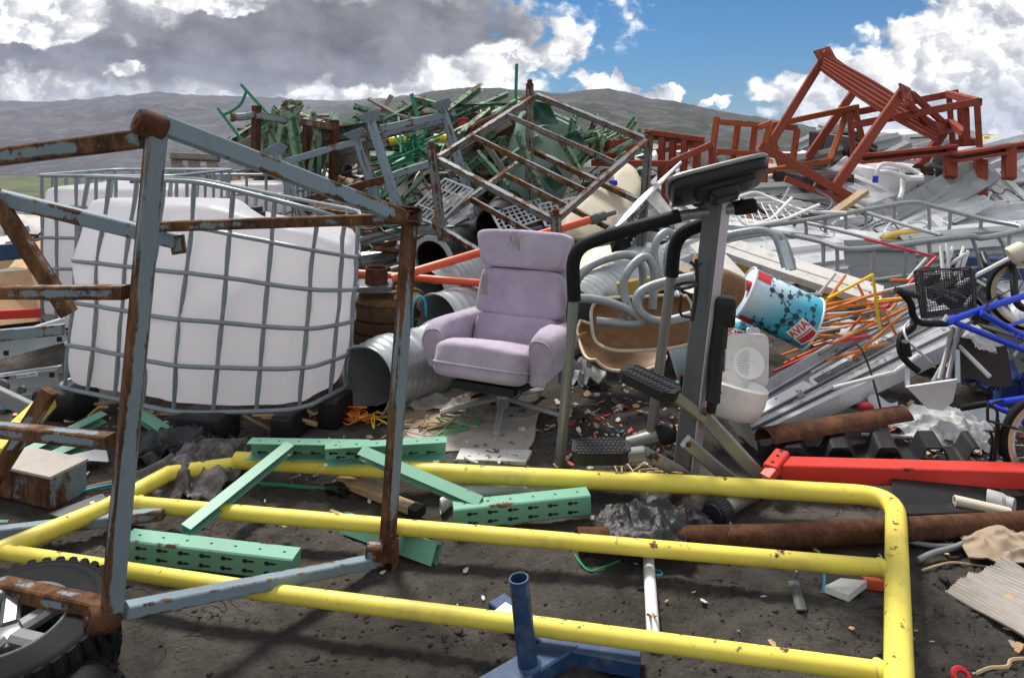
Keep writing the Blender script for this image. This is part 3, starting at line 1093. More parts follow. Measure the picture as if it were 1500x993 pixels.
for i, (a, b, lb) in enumerate((((8, 702, 2.95), (146, 640, 3.3), "mint green strip low beside the white tank pallet"), ((34, 668, 3.1), (152, 610, 3.45), "mint green rail with a slotted end behind the lower green strip"), ((204, 607, 3.45), (268, 650, 3.3), "mint green brace slanting out from under the white tank"), ((-20, 775, 2.7), (10, 775, 2.7), "mint green strip end poking into view by the stillage foot"))):
    m = MB()
    m.chan(P(*a), P(*b), .05, .045, .004, (0, -.5, 1))
    one("racking_brace", lb, "racking", m, M["mint"], "loose mint racking braces")

# ------------------------------------------------------------------ lilac armchair
th = math.radians(24)
Rx, Fx = V((math.cos(th), -math.sin(th), 0)), V((-math.sin(th), -math.cos(th), 0))
cb = V((-.050, 3.74, 0))
Lc = lambda r, f, z: cb + Rx * r + Fx * f + Z * (z - .03)
ac = emp("armchair", "lilac upholstered swivel armchair with a stained headrest on a chrome star base", "armchair", cb)
rec = math.radians(13)
Ub, Nb = (Z * math.cos(rec) - Fx * math.sin(rec)), (Fx * math.cos(rec) + Z * math.sin(rec))
bk = lambda r, s, n=0: Lc(0, -.17, .235) + Rx * r + Ub * s + Nb * n


tl = math.radians(17)
Fx2, Z2 = Fx * math.cos(tl) + Z * math.sin(tl), Z * math.cos(tl) - Fx * math.sin(tl)


def pip(m, pts, r=.0055):
    m.tube(pts, r, 8)


def soft(a):
    def f(q):
        return q + V((noise.noise(q * 7 + V((a, 0, 0))), noise.noise(q * 7 + V((0, a, 0))), noise.noise(q * 7 + V((0, 0, a))))) * .005
    return f


m = MB()
m.rbox(Lc(0, .055, .335), Rx, Fx2, Z2, .255, .32, .088, .28, 56, 24, fn=lambda q: V((q.x, q.y, q.z + (.018 * (1 - (q.x / .255) ** 2) if q.z > 0 else -.0) - (.012 if q.y > .2 else 0))))
seat = part("seat", m, M["lilac"], ac)
m = MB()
ring = []
for k in range(64):
    a = 2 * math.pi * k / 64
    sg = lambda q, e=.28: math.copysign(abs(q) ** e, q)
    ring.append(Lc(0, .055, .335) + Rx * (sg(math.cos(a)) * .257) + Fx2 * (sg(math.sin(a)) * .322) - Z2 * .03)
m.tube(ring, .006, 8, closed=True)
part("piping", m, M["lilac"], seat)
for s0, hw, hz, dn, nm, lb in ((.15, .262, .142, 0, "lower_back_cushion", None), (.415, .258, .135, .0, "upper_back_cushion", None), (.655, .270, .110, .022, "headrest", "lilac headrest with a brown dirt stain")):
    m = MB()
    if nm == "headrest":
        fn = lambda q: V((q.x * (1.0 + .10 * q.z / .11), q.y, q.z + .008 * (1 - (q.x / .27) ** 2))) + soft(3)(q) - q
    else:
        fn = lambda q: V((q.x * (1.0 - .05 * q.z / .14), q.y, q.z)) + soft(1)(q) - q
    m.rbox(bk(0, s0, dn), Rx, Nb, Ub, hw, .075, hz, .25, 56, 24, fn=fn)
    o = part(nm, m, M["lilac"], ac, lb)
    if nm == "headrest":
        m = MB()
        ring = []
        for k in range(64):
            a = 2 * math.pi * k / 64
            x_, z_ = sg(math.cos(a), .33) * .272, sg(math.sin(a), .33) * .112
            ring.append(bk(x_ * (1 + .10 * z_ / .11), s0 + z_, dn - .045))
        m.tube(ring, .005, 8, closed=True)
        part("piping", m, M["lilac"], o)
m = MB()
m.rbox(bk(0, .38, -.07), Rx, Nb, Ub, .25, .045, .37, .3, 40, 20)
part("back_shell", m, M["lilac"], ac)
for s_ in (-1, 1):
    m = MB()
    sec = []

    def arm_ring(f, hgt, flare, thick):
        pts = []
        r0 = .268
        prof = [(0, .315), (0, .35), (.0, hgt - .10), (-.008, hgt - .04), (.004, hgt - .008), (.035, hgt + .006), (.075 + flare, hgt - .004), (.105 + flare, hgt - .035), (.112 + flare, hgt - .075), (.10 + flare * .6, hgt - .12), (.095, .39), (.09, .34), (.075, .312), (.02, .308)]
        return [Lc(s_ * (r0 + .02 + (x_ - .02) * thick), f, z_) for x_, z_ in prof]

    rings = []
    hx = .02 if s_ > 0 else 0
    for f, hgt, fl, tk in ((f_ - (.05 if s_ < 0 else 0), h_, l_ * .7, t_ * .92) for f_, h_, l_, t_ in ((.265, .47, .02, .2), (.263, .485, .02, .75), (.255, .505 + hx, .03, .93), (.23, .53 + hx, .04, 1), (.15, .545 + hx, .04, 1), (.05, .54 + hx, .03, 1), (-.05, .53, .02, 1), (-.18, .51, .0, .95), (-.25, .50, -.02, .6))):
        rings.append(cat(arm_ring(f, hgt, fl, tk), 3, closed=True))
    m.loft(rings)
    arm = part("armrest", m, M["lilac"], ac, smooth=70)
    m = MB()
    m.tube(rings[2], .0055, 8, closed=True)
    part("piping", m, M["lilac"], arm)
m = MB()
m.bar(Lc(0, -.16, .19), Lc(0, .26, .255), .36, .04, Z, .2)
part("seat_pan", m, M["black"], ac)
m = MB()
for s_ in (-1, 1):
    m.tube(cat([Lc(s_ * .20, .22, .255), Lc(s_ * .16, .2, .215), Lc(s_ * .04, .05, .165), Lc(s_ * .01, 0, .15)], 5), .013, 8)
    m.tube(cat([Lc(s_ * .22, -.02, .25), Lc(s_ * .15, -.02, .20), Lc(0, 0, .155)], 5), .012, 8)
part("swivel_bracket", m, M["darkgrey"], ac)
m = MB()
m.lathe(cb + Z * .035, Z, [(.03, 0), (.036, .01), (.036, .07), (.028, .075), (.028, .2)], 20)
part("column", m, M["chrome"], ac)
for k in range(5):
    a = math.radians(-95 + 72 * k)
    d = V((math.cos(a), math.sin(a), 0))
    m = MB()
    m.prism(cb + d * .02 + Z * .088, cb + d * .345 + Z * .04, S_box(.034, .022, .45))
    m.tube([cb + d * .325 + Z * .036, cb + d * .325 + Z * .005], .012, 10)
    part("star_leg", m, M["chrome"], ac)

# ------------------------------------------------------------------ white container tanks in wire cages
def ibc(label, foot, z0, ztop, shear, nver, rings=6, cage_top=None, seed=0, group="white liquid tanks in wire cages", skip=None, feet=None, tinset=.03, dents=.03, cage_extra=.15):
    cor_ = [V((x, y, z)) for (x, y), z in zip(foot, ztop)]
    pts = []
    for i in range(len(cor_)):
        a_, b_, c_ = cor_[i - 1], cor_[i], cor_[(i + 1) % len(cor_)]
        p_, q_ = b_ + (a_ - b_).normalized() * .11, b_ + (c_ - b_).normalized() * .11
        pts += [p_ * (1 - t) ** 2 + b_ * 2 * t * (1 - t) + q_ * t * t for t in (0, .25, .5, .75, 1)]
        r_ = c_ + (b_ - c_).normalized() * .11
        pts += [q_.lerp(r_, k / 9) for k in range(1, 9)]
    N = len(pts)
    cen = sum(pts, V()) / N
    base = V((cen.x, cen.y, 0))
    o = emp("container_tank", label, "tank", base, group)

    def ring(t, inset, ex=0.0, dent=0.0, zadd=0):
        out = []
        for p in pts:
            z = z0 + t * (p.z - z0) + zadd
            d = V((p.x - cen.x, p.y - cen.y, 0))
            L = d.length
            q = cen + d * (1 - inset / L + ex)
            r = V((q.x, q.y, z)) + V((shear[0], shear[1], 0)) * (z - z0)
            if dent:
                r += d.normalized() * dent * (noise.noise(V((r.x * 2.2, r.y * 2.2, r.z * 2.6 + seed))) + .4 * noise.noise(V((r.x * 6, r.y * 6, r.z * 5 + seed))) - .55 * max(0, 1 - abs(noise.noise(V((r.x * 2.6, r.y * 2.6, r.z * .8 + seed * 2)))) * 7))
            out.append(r)
        return out

    m = MB()
    rr = []
    prof = [(0.0, .12), (.010, .06), (.03, .04)] + [(.04 + (.84) * i / 20, tinset - .022 * math.sin(math.pi * i / 20)) for i in range(1, 20)] + [(.90, tinset), (.945, tinset + .006), (.968, tinset + .02), (.98, tinset + .05), (.986, tinset + .10), (.988, tinset + .22), (.99, tinset + .32)]
    top = .885 if cage_extra else .98
    for t, i in prof:
        rr.append(ring(t * (1 - cage_extra * .62) + .0, i, 0, dents))
    m.loft(rr)
    tank = part("tank", m, M["poly"], o, smooth=180)
    m = MB()
    c_ = sum(rr[-1], V()) / N
    m.lathe(c_ - Z * .01, Z, [(.09, 0), (.09, .03), (.075, .035), (.075, .06), (.0, .062)], 28, cap=False)
    part("lid", m, M["black"], tank)
    m = MB()
    for i in range(rings):
        t = i / (rings - 1)
        rg = ring(t, -.006 if i else -.012, 0, dents * .35)
        m.tube(rg, .0125 if i in (0, rings - 1) else .0115, 8, closed=True)
    part("cage_hoop", m, M["cage"], o)
    # uprights at even spacing along the girth
    rg = [ring(t, .006, 0, dents * .35) for t in [k / 10 for k in range(11)]]
    L = [0]
    for a, b in zip(rg[0], rg[0][1:] + rg[0][:1]):
        L.append(L[-1] + (b - a).length)
    for k in range(nver):
        s_ = L[-1] * (k + .5) / nver
        i = max(j for j in range(N) if L[j] <= s_)
        f_ = (s_ - L[i]) / (L[i + 1] - L[i])
        m = MB()
        line = [r_[i].lerp(r_[(i + 1) % N], f_) for r_ in rg]
        m.tube(cat(line, 2), [.0105 + .0022 * ((j // 2) % 2) for j in range(21)], 8)
        part("cage_upright", m, M["cage"], o)
    return o, ring, pts


f1 = [(-2.50, 3.74), (-1.62, 3.36), (-1.06, 3.42), (-.89, 3.74), (-1.08, 4.4), (-2.2, 4.55)]
zt1 = [1.30, 1.29, 1.14, 1.02, 1.04, 1.24]
io, ring1, pts1 = ibc("crumpled white tank in a bent wire cage on a broken black pallet", f1, .155, zt1, (.085, .02), 21, 6, seed=2.3, dents=.055)
for (px, py, Y, w_, h_) in ((97, 587, 3.72, .25, .155), (304, 627, 3.40, .24, .16), (425, 616, 3.46, .12, .13), (492, 612, 3.62, .12, .15), (450, 560, 4.3, .3, .15), (150, 540, 4.4, .3, .15)):
    m = MB()
    c = P(px, py, Y)
    c.z = h_ / 2
    m.rbox(c, V((1, -.25, 0)).normalized(), V((.25, 1, 0)).normalized(), Z, w_ / 2, .10, h_ / 2, .22, 28, 12, fn=lambda q: q + V((.008 * math.sin(q.x * 60), .010 * math.sin(q.x * 75), 0)))
    part("pallet_foot", m, M["black"], io)
for i in range(24):
    px = 85 + i * 18 + random.uniform(-8, 8)
    bot = interp([(75, 582), (210, 608), (330, 616), (430, 613), (505, 600)], px)
    Y = interp([(75, 3.8), (300, 3.46), (430, 3.5), (505, 3.72)], px)
    a = P(px, bot - random.uniform(0, 8), Y - .04)
    b = P(px + random.uniform(-50, 60), bot + random.uniform(-10, 18), Y + random.uniform(-.06, .15))
    m = MB()
    m.bar(a, b, random.uniform(.03, .07), .014, (0, .4, 1), .05)
    part("broken_slat", m, M["freshwood" if i % 3 else "wood"], io)
m = MB()
m.bar(P(330, 640, 3.62) * 1.0, P(455, 632, 3.75), .3, .02, Z)
part("pallet_board", m, M["black"], io)

rect = lambda x0, x1, y0, y1, k=0: [(x0, y0), (x1, y0 - k), (x1, y1), (x0, y1)]
ibc("upright white tank in a straight wire cage behind the crumpled tank", rect(-3.46, -2.42, 4.95, 5.95, .1), .12, [1.24] * 4, (0, 0), 26, 6, seed=5, dents=.012, cage_extra=.10)
ibc("white tank half hidden between the other two tanks and the heap", rect(-2.72, -2.02, 5.15 + .9, 7.0), .32, [1.19] * 4, (0, 0), 18, 6, seed=8, dents=.02, cage_extra=.12)
# ------------------------------------------------------------------ step exercise machine
sm = emp("step_machine", "grey and black step exercise machine with a tilted console behind the yellow barrier", "exercise machine", P(1000, 705, 3.0))


def sp(name, mb, mat, label=None, par=None, smooth=38):
    return part(name, mb, M[mat], par or sm, label, smooth)


pa, pb = P(1003, 700, 3.0), P(1052, 283, 3.0)
ux = V((.86, -.5, 0))
m = MB()
m.bar(pa, pb, .088, .088, V((-.7, -.7, 0)), .12)
sp("upright", m, "darkgrey")
x_, y_, d_ = frame(pb - pa, V((-.7, -.7, 0)))
x_ = x_ if x_.x > 0 else -x_
m = MB()
q = x_ * .0455
m.bar(pa + q + d_ * .03, pb + q - d_ * .004, .070, .005, x_, .1)
sp("trim_strip", m, "lilacgrey")
m = MB()
m.tube([P(820, 684, 3.13), P(841, 436, 3.10)], .0235, 16)
hl = sp("handle_tube", m, "steel")
m = MB()
m.tube(rnd([P(841, 440, 3.10), P(838, 366, 3.09), P(885, 346, 3.07), P(996, 316, 3.02)], .10, 8), .031, 16)
sp("grip", m, "foam", None, hl)
m = MB()
m.tube([P(993, 317, 3.02), P(1106, 301, 2.96)], .0235, 16)
m.lathe(P(1007, 314, 2.99), V((0, -1, 0)), [(.007, 0), (.007, .004), (0, .005)], 12)
sp("handle_bar", m, "steel")
m = MB()
m.tube([P(1074, 306, 2.98), P(1079, 305, 2.978), P(1104, 301.5, 2.962), P(1108, 301, 2.96)], [.027, .033, .033, .028], 16)
sp("grip", m, "foam")
m = MB()
m.tube([P(951, 655, 3.26), P(984, 400, 3.20)], .0235, 16)
hr = sp("handle_tube", m, "steel")
m = MB()
m.tube(rnd([P(984, 404, 3.20), P(989, 345, 3.17), P(1036, 326, 3.08)], .12, 8), .031, 16)
sp("grip", m, "foam", None, hr)
# console: a rounded slab seen from behind and below
c0 = P(1055, 252, 2.76)
ex = (P(1127, 234, 2.76) - P(984, 270, 2.76))
Lx = ex.length / 2
ex.normalize()
ey = V((.20, .93, -.31)).normalized()
ez = ex.cross(ey).normalized()
m = MB()
m.rbox(c0 + ey * .17, ex, ey, ez, Lx, .19, .034, .30, 48, 16)
cs = sp("console", m, "black")
m = MB()
ring = []
for k in range(72):
    a = 2 * math.pi * k / 72
    sg = lambda q, e=.28: math.copysign(abs(q) ** e, q)
    ring.append(c0 + ey * .17 + ex * (sg(math.cos(a)) * (Lx + .004)) + ey * (sg(math.sin(a)) * .194) + ez * .022)
m.tube(ring, .010, 8, closed=True)
sp("rim", m, "steel", None, cs)
m = MB()
m.rbox(c0 + ey * .14 - ez * .03 + ex * .02, ex, ey, ez, .13, .11, .026, .3, 32, 12)
m.rbox(c0 + ey * .12 - ez * .045 + ex * .005, ex, ey, ez, .06, .07, .05, .3, 32, 12)
sp("housing", m, "black", None, cs)
m = MB()
m.bar(P(1000, 297, 2.90), P(985, 302, 2.90), .05, .012, (0, 0.2, 1), .3)
sp("lip", m, "black", None, cs)


def pedal(a, b, w_, h_, label):
    m = MB()
    x, y, d = frame(b - a, Z)
    L = (b - a).length
    cc = (a + b) / 2
    outl = [(-L / 2, -w_ * .30), (-L / 2 + .03, -w_ / 2), (L / 2 - .04, -w_ / 2), (L / 2, -w_ * .25), (L / 2, w_ * .25), (L / 2 - .04, w_ / 2), (-L / 2 + .03, w_ / 2), (-L / 2, w_ * .3)]
    m.poly([cc + d * p + x * q + y * (h_ / 2) for p, q in outl], h_, y)
    o = sp("pedal", m, "black", label)
    m = MB()
    n = 11
    for i in range(n):
        for k in range(5):
            t = -.42 + .84 * k / 4
            p = cc + d * (L * (-.43 + .84 * (i + .5) / n)) + x * (w_ * t * .9) + y * (h_ / 2)
            s_ = 1 if k % 2 else -1
            m.bar(p - d * .008 - x * .009 * s_, p + d * .008 + x * .009 * s_, .006, .007, y, .25)
    sp("tread_groove", m, "black", None, o)


pedal(P(915, 543, 3.0), P(992, 580, 2.84), .14, .042, None)
pedal(P(838, 661, 2.93), P(924, 661, 2.90), .15, .05, None)
for a, b, w_, h_ in ((P(910, 668, 2.88), P(945, 664, 2.87), .05, .05), (P(945, 664, 2.87), P(1010, 700, 2.95), .05, .05), (P(1004, 646, 2.90), P(1076, 708, 2.93), .035, .055), (P(1028, 606, 2.95), P(1124, 710, 2.95), .05, .062), (P(985, 577, 2.86), P(1030, 612, 2.93), .04, .045)):
    m = MB()
    m.bar(a, b, w_, h_, Z, .14)
    sp("link_arm", m, "steel")
m = MB()
for px, py in ((953, 668), (962, 668)):
    m.bar(P(px, 664, 2.85), P(px, 674, 2.85), .004, .03, (0, 1, .3), .2)
m.lathe(P(948, 669, 2.85), V((1, 0, 0)), [(.006, 0), (.006, .05)], 10)
sp("lug", m, "rust")
for px, py, Y in ((1008, 650, 2.86), (1032, 604, 2.90)):
    m = MB()
    m.lathe(P(px, py, Y), V((0, -1, .1)), [(.011, 0), (.011, .012), (.004, .016), (0, .017)], 14)
    sp("bolt", m, "rust")
m = MB()
m.tube([P(1041, 604, 2.93), P(1043, 590, 2.93), P(1044, 588, 2.93), P(1050, 510, 2.96), P(1052, 508, 2.96), P(1056, 462, 2.98)], [.02, .022, .031, .031, .036, .036], 18)
sp("damper", m, "black")
m = MB()
m.rbox(P(1062, 456, 2.98), V((1, -.3, 0)).normalized(), V((.3, 1, 0)).normalized(), V((.05, 0, 1)), .045, .045, .065, .3, 28, 12)
sp("damper_head", m, "black")


def stab(a, b, r, rc, caps):
    m = MB()
    m.tube([a, b], r, 18)
    o = sp("stabiliser", m, "steel")
    d = (b - a).normalized()
    for c, s_ in caps:
        m = MB()
        m.lathe(c, d * s_, [(0, .032), (rc * .82, .032), (rc * .86, .024), (rc, .022), (rc, -.045), (r + .002, -.05)], 36)
        for k in range(30):
            x, y, dd = frame(d * s_, Z)
            er = x * math.cos(2 * math.pi * k / 30) + y * math.sin(2 * math.pi * k / 30)
            m.bar(c + er * rc + dd * .018, c + er * rc - dd * .042, .0045, .006, er, .3)
        sp("end_cap", m, "black", None, o)


a, b = G(1050, 752, .052), P(1144, 700, 2.98)
stab(a, b, .032, .05, ((a, -1), (b, 1)))
a, b = P(921, 650, 3.28), P(980, 634, 3.22)
stab(a, b, .034, .043, ((b, 1),))
m = MB()
for t in range(3):
    y0 = 392 + 40 * t
m.tube(rnd([P(1020, 380, 2.93), P(1022, 420, 2.93), P(1014, 470, 2.92)], .05), .009, 8)
m.tube(rnd([P(1012, 384, 2.9), P(1020, 392, 2.93), P(1027, 386, 2.95)], .02), .007, 8)
ringp = [P(1004, 418, 2.88) + V((.045 * math.cos(k * math.pi / 8), .045 * math.sin(k * math.pi / 8), .01 * math.cos(k * math.pi / 8))) for k in range(16)]
m.tube(ringp, .007, 8, closed=True)
m.tube(rnd([P(998, 432, 2.87), P(995, 462, 2.88), P(1016, 466, 2.92)], .03), .006, 8)
sp("bottle_holder", m, "black")

# ------------------------------------------------------------------ ducts and tanks behind the armchair
def duct(label, a, b, r, crush=None, name="duct", mat="duct", seam=.05, flat=(1, 1), t=.006, nrib=None, n=36, seed=0):
    a, b = V(a), V(b)
    x, y, d = frame(b - a, Z)
    L = (b - a).length
    o = emp(name, label, "duct", a.lerp(b, .5) - Z * r, "duct")
    del o["group"]

    def ring(s_, rr):
        out = []
        c = a + d * s_
        for k in range(n):
            th = 2 * math.pi * k / n
            q = 1 + .015 * noise.noise(V((math.cos(th) * 2, math.sin(th) * 2, s_ * 5 + seed)))
            p = c + (x * math.cos(th) * flat[0] + y * math.sin(th) * flat[1]) * (rr * q)
            if crush:
                p = crush(p, s_, th)
            out.append(p)
        return out

    steps = max(12, int(L / .012))
    rings = []
    for i in range(steps + 1):
        s_ = L * i / steps
        ph = (s_ / seam) % 1.0
        rings.append(ring(s_, r + (.0035 if ph < .22 else 0)))
    inner = [ring(L * i / 10, r - t) for i in range(10, -1, -1)]
    m = MB()
    m.loft(rings + inner + rings[:1], cap=False)
    part("shell", m, M[mat], o, smooth=60)
    m = MB()
    rr = ring(-.006, r + .004)
    m.tube(rr, .006, 6, closed=True)
    part("rim", m, M[mat], o)
    return o


def crush1(p, s_, th):
    # folded in the middle
    k = math.exp(-((s_ - .42) / .10) ** 2)
    k2 = math.exp(-((s_ - .27) / .05) ** 2)
    top = max(0, math.sin(th))
    p = p + V((0, 0, -.05 * k * top - .02 * k2 * top))
    p = p + V((.03 * k * math.sin(5 * th + s_ * 9), .02 * k * math.cos(4 * th), .03 * k * math.sin(4 * th + 1)))
    e = math.exp(-(s_ / .10) ** 2)
    p = p + V((.02 * e * math.cos(2 * th), 0, .030 * e * math.sin(2 * th + 1)))
    p.z = max(p.z, .012)
    return p


duct("crushed galvanised duct with its open mouth beside the white tank pallet", P(534, 556, 3.70), P(735, 484, 4.65), .205, crush1, flat=(.95, 1))
duct("galvanised duct with a dark open end just behind the armchair", P(640, 472, 4.50), P(775, 425, 5.4), .185, seam=.07)
duct("uppermost grey spiral duct behind the armchair under the red pipes", P(628, 432, 5.05), P(770, 372, 5.9), .20, seam=.06)
duct("grey spiral duct lying to the far side of the armchair by the bent tubes", P(838, 462, 4.55), P(950, 390, 5.5), .20, seam=.065)
duct("black ribbed plastic pipe with a pale flange behind the red pipes", P(632, 380, 5.25), P(745, 322, 6.3), .15, name="plastic_pipe", mat="black", seam=.035)
duct("wide black plastic pipe mouth under the slatted stillage", P(724, 330, 5.6), P(745, 300, 6.4), .145, name="plastic_pipe", mat="black", seam=.04)
m = MB()
m.lathe(P(634, 381, 5.22), P(745, 322, 6.3) - P(632, 380, 5.25), [(.155, -.01), (.19, -.01), (.19, .012), (.155, .012)], 36, cap=False)
one("pipe_flange", "pale zinc flange ring on the black ribbed pipe", "flange", m, M["galv"])

tk = emp("septic_drum", "brown ribbed plastic drum with a chimney collar standing behind the crushed duct", "drum", P(566, 531, 4.75))
ax = V((.04, -.06, 1)).normalized()
c = P(566, 531, 4.75)
R = .255
m = MB()
prof = [(.0, 0), (R, 0)]
for i in range(5):
    h0 = .02 + i * .088
    prof += [(R, h0), (R + .004, h0 + .02), (R + .002, h0 + .064), (R - .014, h0 + .07), (R - .014, h0 + .084)]
prof += [(R, .47), (R - .01, .485), (R - .05, .50), (0, .505)]
m.lathe(c, ax, prof, 48)
part("body", m, M["tankbrown"], tk)
m = MB()
for h0 in (.10, .19, .28, .37):
    m.lathe(c + ax * h0, ax, [(R + .001, -.006), (R + .007, 0), (R + .001, .006)], 48, cap=False)
part("hoop", m, M["rust"], tk)
m = MB()
m.rbox(P(549, 418, 4.62), V((1, .1, 0)), V((-.1, 1, .08)), ax, .125, .10, .02, .2, 32, 10)
lid = part("cover_plate", m, M["darkgrey"], tk)
m = MB()
m.pipe([P(551, 417, 4.62), P(552, 392, 4.62)], .075, .007, 28)
part("collar", m, M["rust"], tk)
for dx, dy in ((-.12, -.06), (.13, -.05), (-.11, .09), (.12, .10)):
    m = MB()
    m.lathe(P(549, 420, 4.62) + V((dx, dy, -.01)), Z, [(.014, 0), (.014, .03), (0, .03)], 10)
    part("bolt", m, M["rust"], tk)
m = MB()
m.tube(cat([P(604, 480, 4.45), P(604, 450, 4.4), P(612, 435, 4.42), P(622, 440, 4.45), P(624, 462, 4.48)], 6), .009, 8)
one("rope_loop", "blue rope loop hanging beside the brown drum", "rope", m, M["teal"])

for a, b, r, lb in ((P(574, 408, 4.60), P(868, 321, 5.02), .030, "long vermilion pipe slanting up behind the armchair to a grey fitting"), (P(522, 400, 4.9), P(720, 416, 4.7), .027, "vermilion pipe lying level under the slanting one")):
    o = emp("steel_pipe", lb, "pipe", a)
    m = MB()
    m.pipe([a, b], r, .005, 18)
    part("tube", m, M["vermil"], o)
    if r > .029:
        m = MB()
        d = (b - a).normalized()
        m.tube([b - d * .02, b + d * .03, b + d * .04, b + d * .10, b + d * .11, b + d * .19], [.04, .045, .034, .038, .02, .018], 16)
        part("fitting", m, M["darkgrey"], o)

# ------------------------------------------------------------------ school chairs: bent tube frames and laminate shells
def shell(label, c, ex, ey, w_, d_, curl, seed, name="seat_shell"):
    ex, ey = V(ex).normalized(), V(ey).normalized()
    ey = (ey - ex * ey.dot(ex)).normalized()
    ez = ex.cross(ey)

    def f(a, b):
        sq = .86 + .14 * (1 - (2 * b - 1) ** 4)
        u_, v_ = (a * 2 - 1) * w_ / 2 * sq, (b * 2 - 1) * d_ / 2 * (.86 + .14 * (1 - (2 * a - 1) ** 4))
        e_ = (abs(2 * a - 1) ** 5 * .5 + abs(2 * b - 1) ** 5) * .045
        return V(c) + ex * u_ + ey * v_ + ez * (curl * ((2 * a - 1) ** 2) + e_ + .006 * noise.noise(V((a * 4, b * 4, seed))))

    m = MB()
    m.plate(f, 18, 14, .014, ez)
    o = emp(name, label, "chair seat", V(c) - Z * .1)
    part("panel", m, M["brown"], o, smooth=50)
    m = MB()
    bd = [f(i / 18, 0) for i in range(18)] + [f(1, i / 14) for i in range(14)] + [f(1 - i / 18, 1) for i in range(18)] + [f(0, 1 - i / 14) for i in range(14)]
    m.tube(bd, .010, 6, closed=True)
    part("edging", m, M["cream"], o)
    return o


shell("brown scuffed chair shell held up by the bent tubes behind the step machine", P(938, 475, 3.95), (1, .1, .02), (.05, .45, 1), .60, .30, .05, 1)
shell("lower brown chair shell lying with its hollow up on the soil", P(905, 518, 4.05), (1, .25, -.05), (.1, .9, .45), .50, .36, .05, 4)
shell("brown tray shaped chair shell against the pale printed drum", P(1062, 438, 3.55), (.45, -.2, .9), (.9, .1, -.4), .26, .20, .03, 7)
tubes = [
    ("thick grey bent tube looping over beside the armchair's armrest", [(822, 560, 3.9), (830, 500, 3.9), (840, 480, 3.9), (838, 420, 3.85), (862, 388, 3.85), (920, 369, 3.9), (944, 388, 3.95), (936, 455, 4.0)]),
    ("grey bent tube forming the second hoop over the chair shell", [(956, 452, 3.8), (960, 392, 3.8), (945, 370, 3.8), (914, 402, 3.75), (913, 428, 3.75), (926, 470, 3.7)]),
    ("grey tube hoop standing behind the second hoop", [(966, 405, 4.1), (956, 372, 4.1), (964, 346, 4.1), (985, 335, 4.15), (990, 380, 4.2)]),
    ("grey tube bending along the front of the brown chair shell", [(840, 436, 3.7), (878, 438, 3.7), (918, 452, 3.68), (946, 472, 3.66), (924, 476, 3.66), (874, 470, 3.7)]),
    ("grey tube end curving round under the step machine handle", [(1016, 405, 3.6), (958, 416, 3.6), (930, 432, 3.58), (936, 460, 3.56), (966, 474, 3.55), (1012, 462, 3.55)]),
    ("grey tube loop bending in front of the white sheets", [(980, 430, 4.3), (975, 380, 4.3), (984, 350, 4.3), (1010, 344, 4.3), (1070, 342, 4.3)]),
]
for lb, pts in tubes:
    m = MB()
    m.tube(rnd([P(*p) for p in pts], .10, 7), .024, 12)
    one("bent_tube", lb, "tube", m, M["dulltube"])

# ------------------------------------------------------------------ printed drums
def text_mesh(s, size=1.0):
    cu = bpy.data.curves.new("lettering", "FONT")
    cu.body = s
    cu.size = size
    cu.resolution_u = 3
    cu.align_x = "CENTER"
    cu.align_y = "CENTER"
    cu.offset = .018 * size
    ob = bpy.data.objects.new("lettering", cu)
    COL.objects.link(ob)
    bpy.context.view_layer.update()
    dg = bpy.context.evaluated_depsgraph_get()
    me = bpy.data.meshes.new_from_object(ob.evaluated_get(dg))
    vs = [V(v.co) for v in me.vertices]
    fs = [tuple(p.vertices) for p in me.polygons]
    bpy.data.objects.remove(ob)
    bpy.data.meshes.remove(me)
    return vs, fs


def dense(pts, step):
    out = []
    for a, b in zip(pts, pts[1:] + pts[:1]):
        k = max(1, int((V(b) - V(a)).length / step))
        out += [V(a).lerp(V(b), i / k) for i in range(k)]
    return out


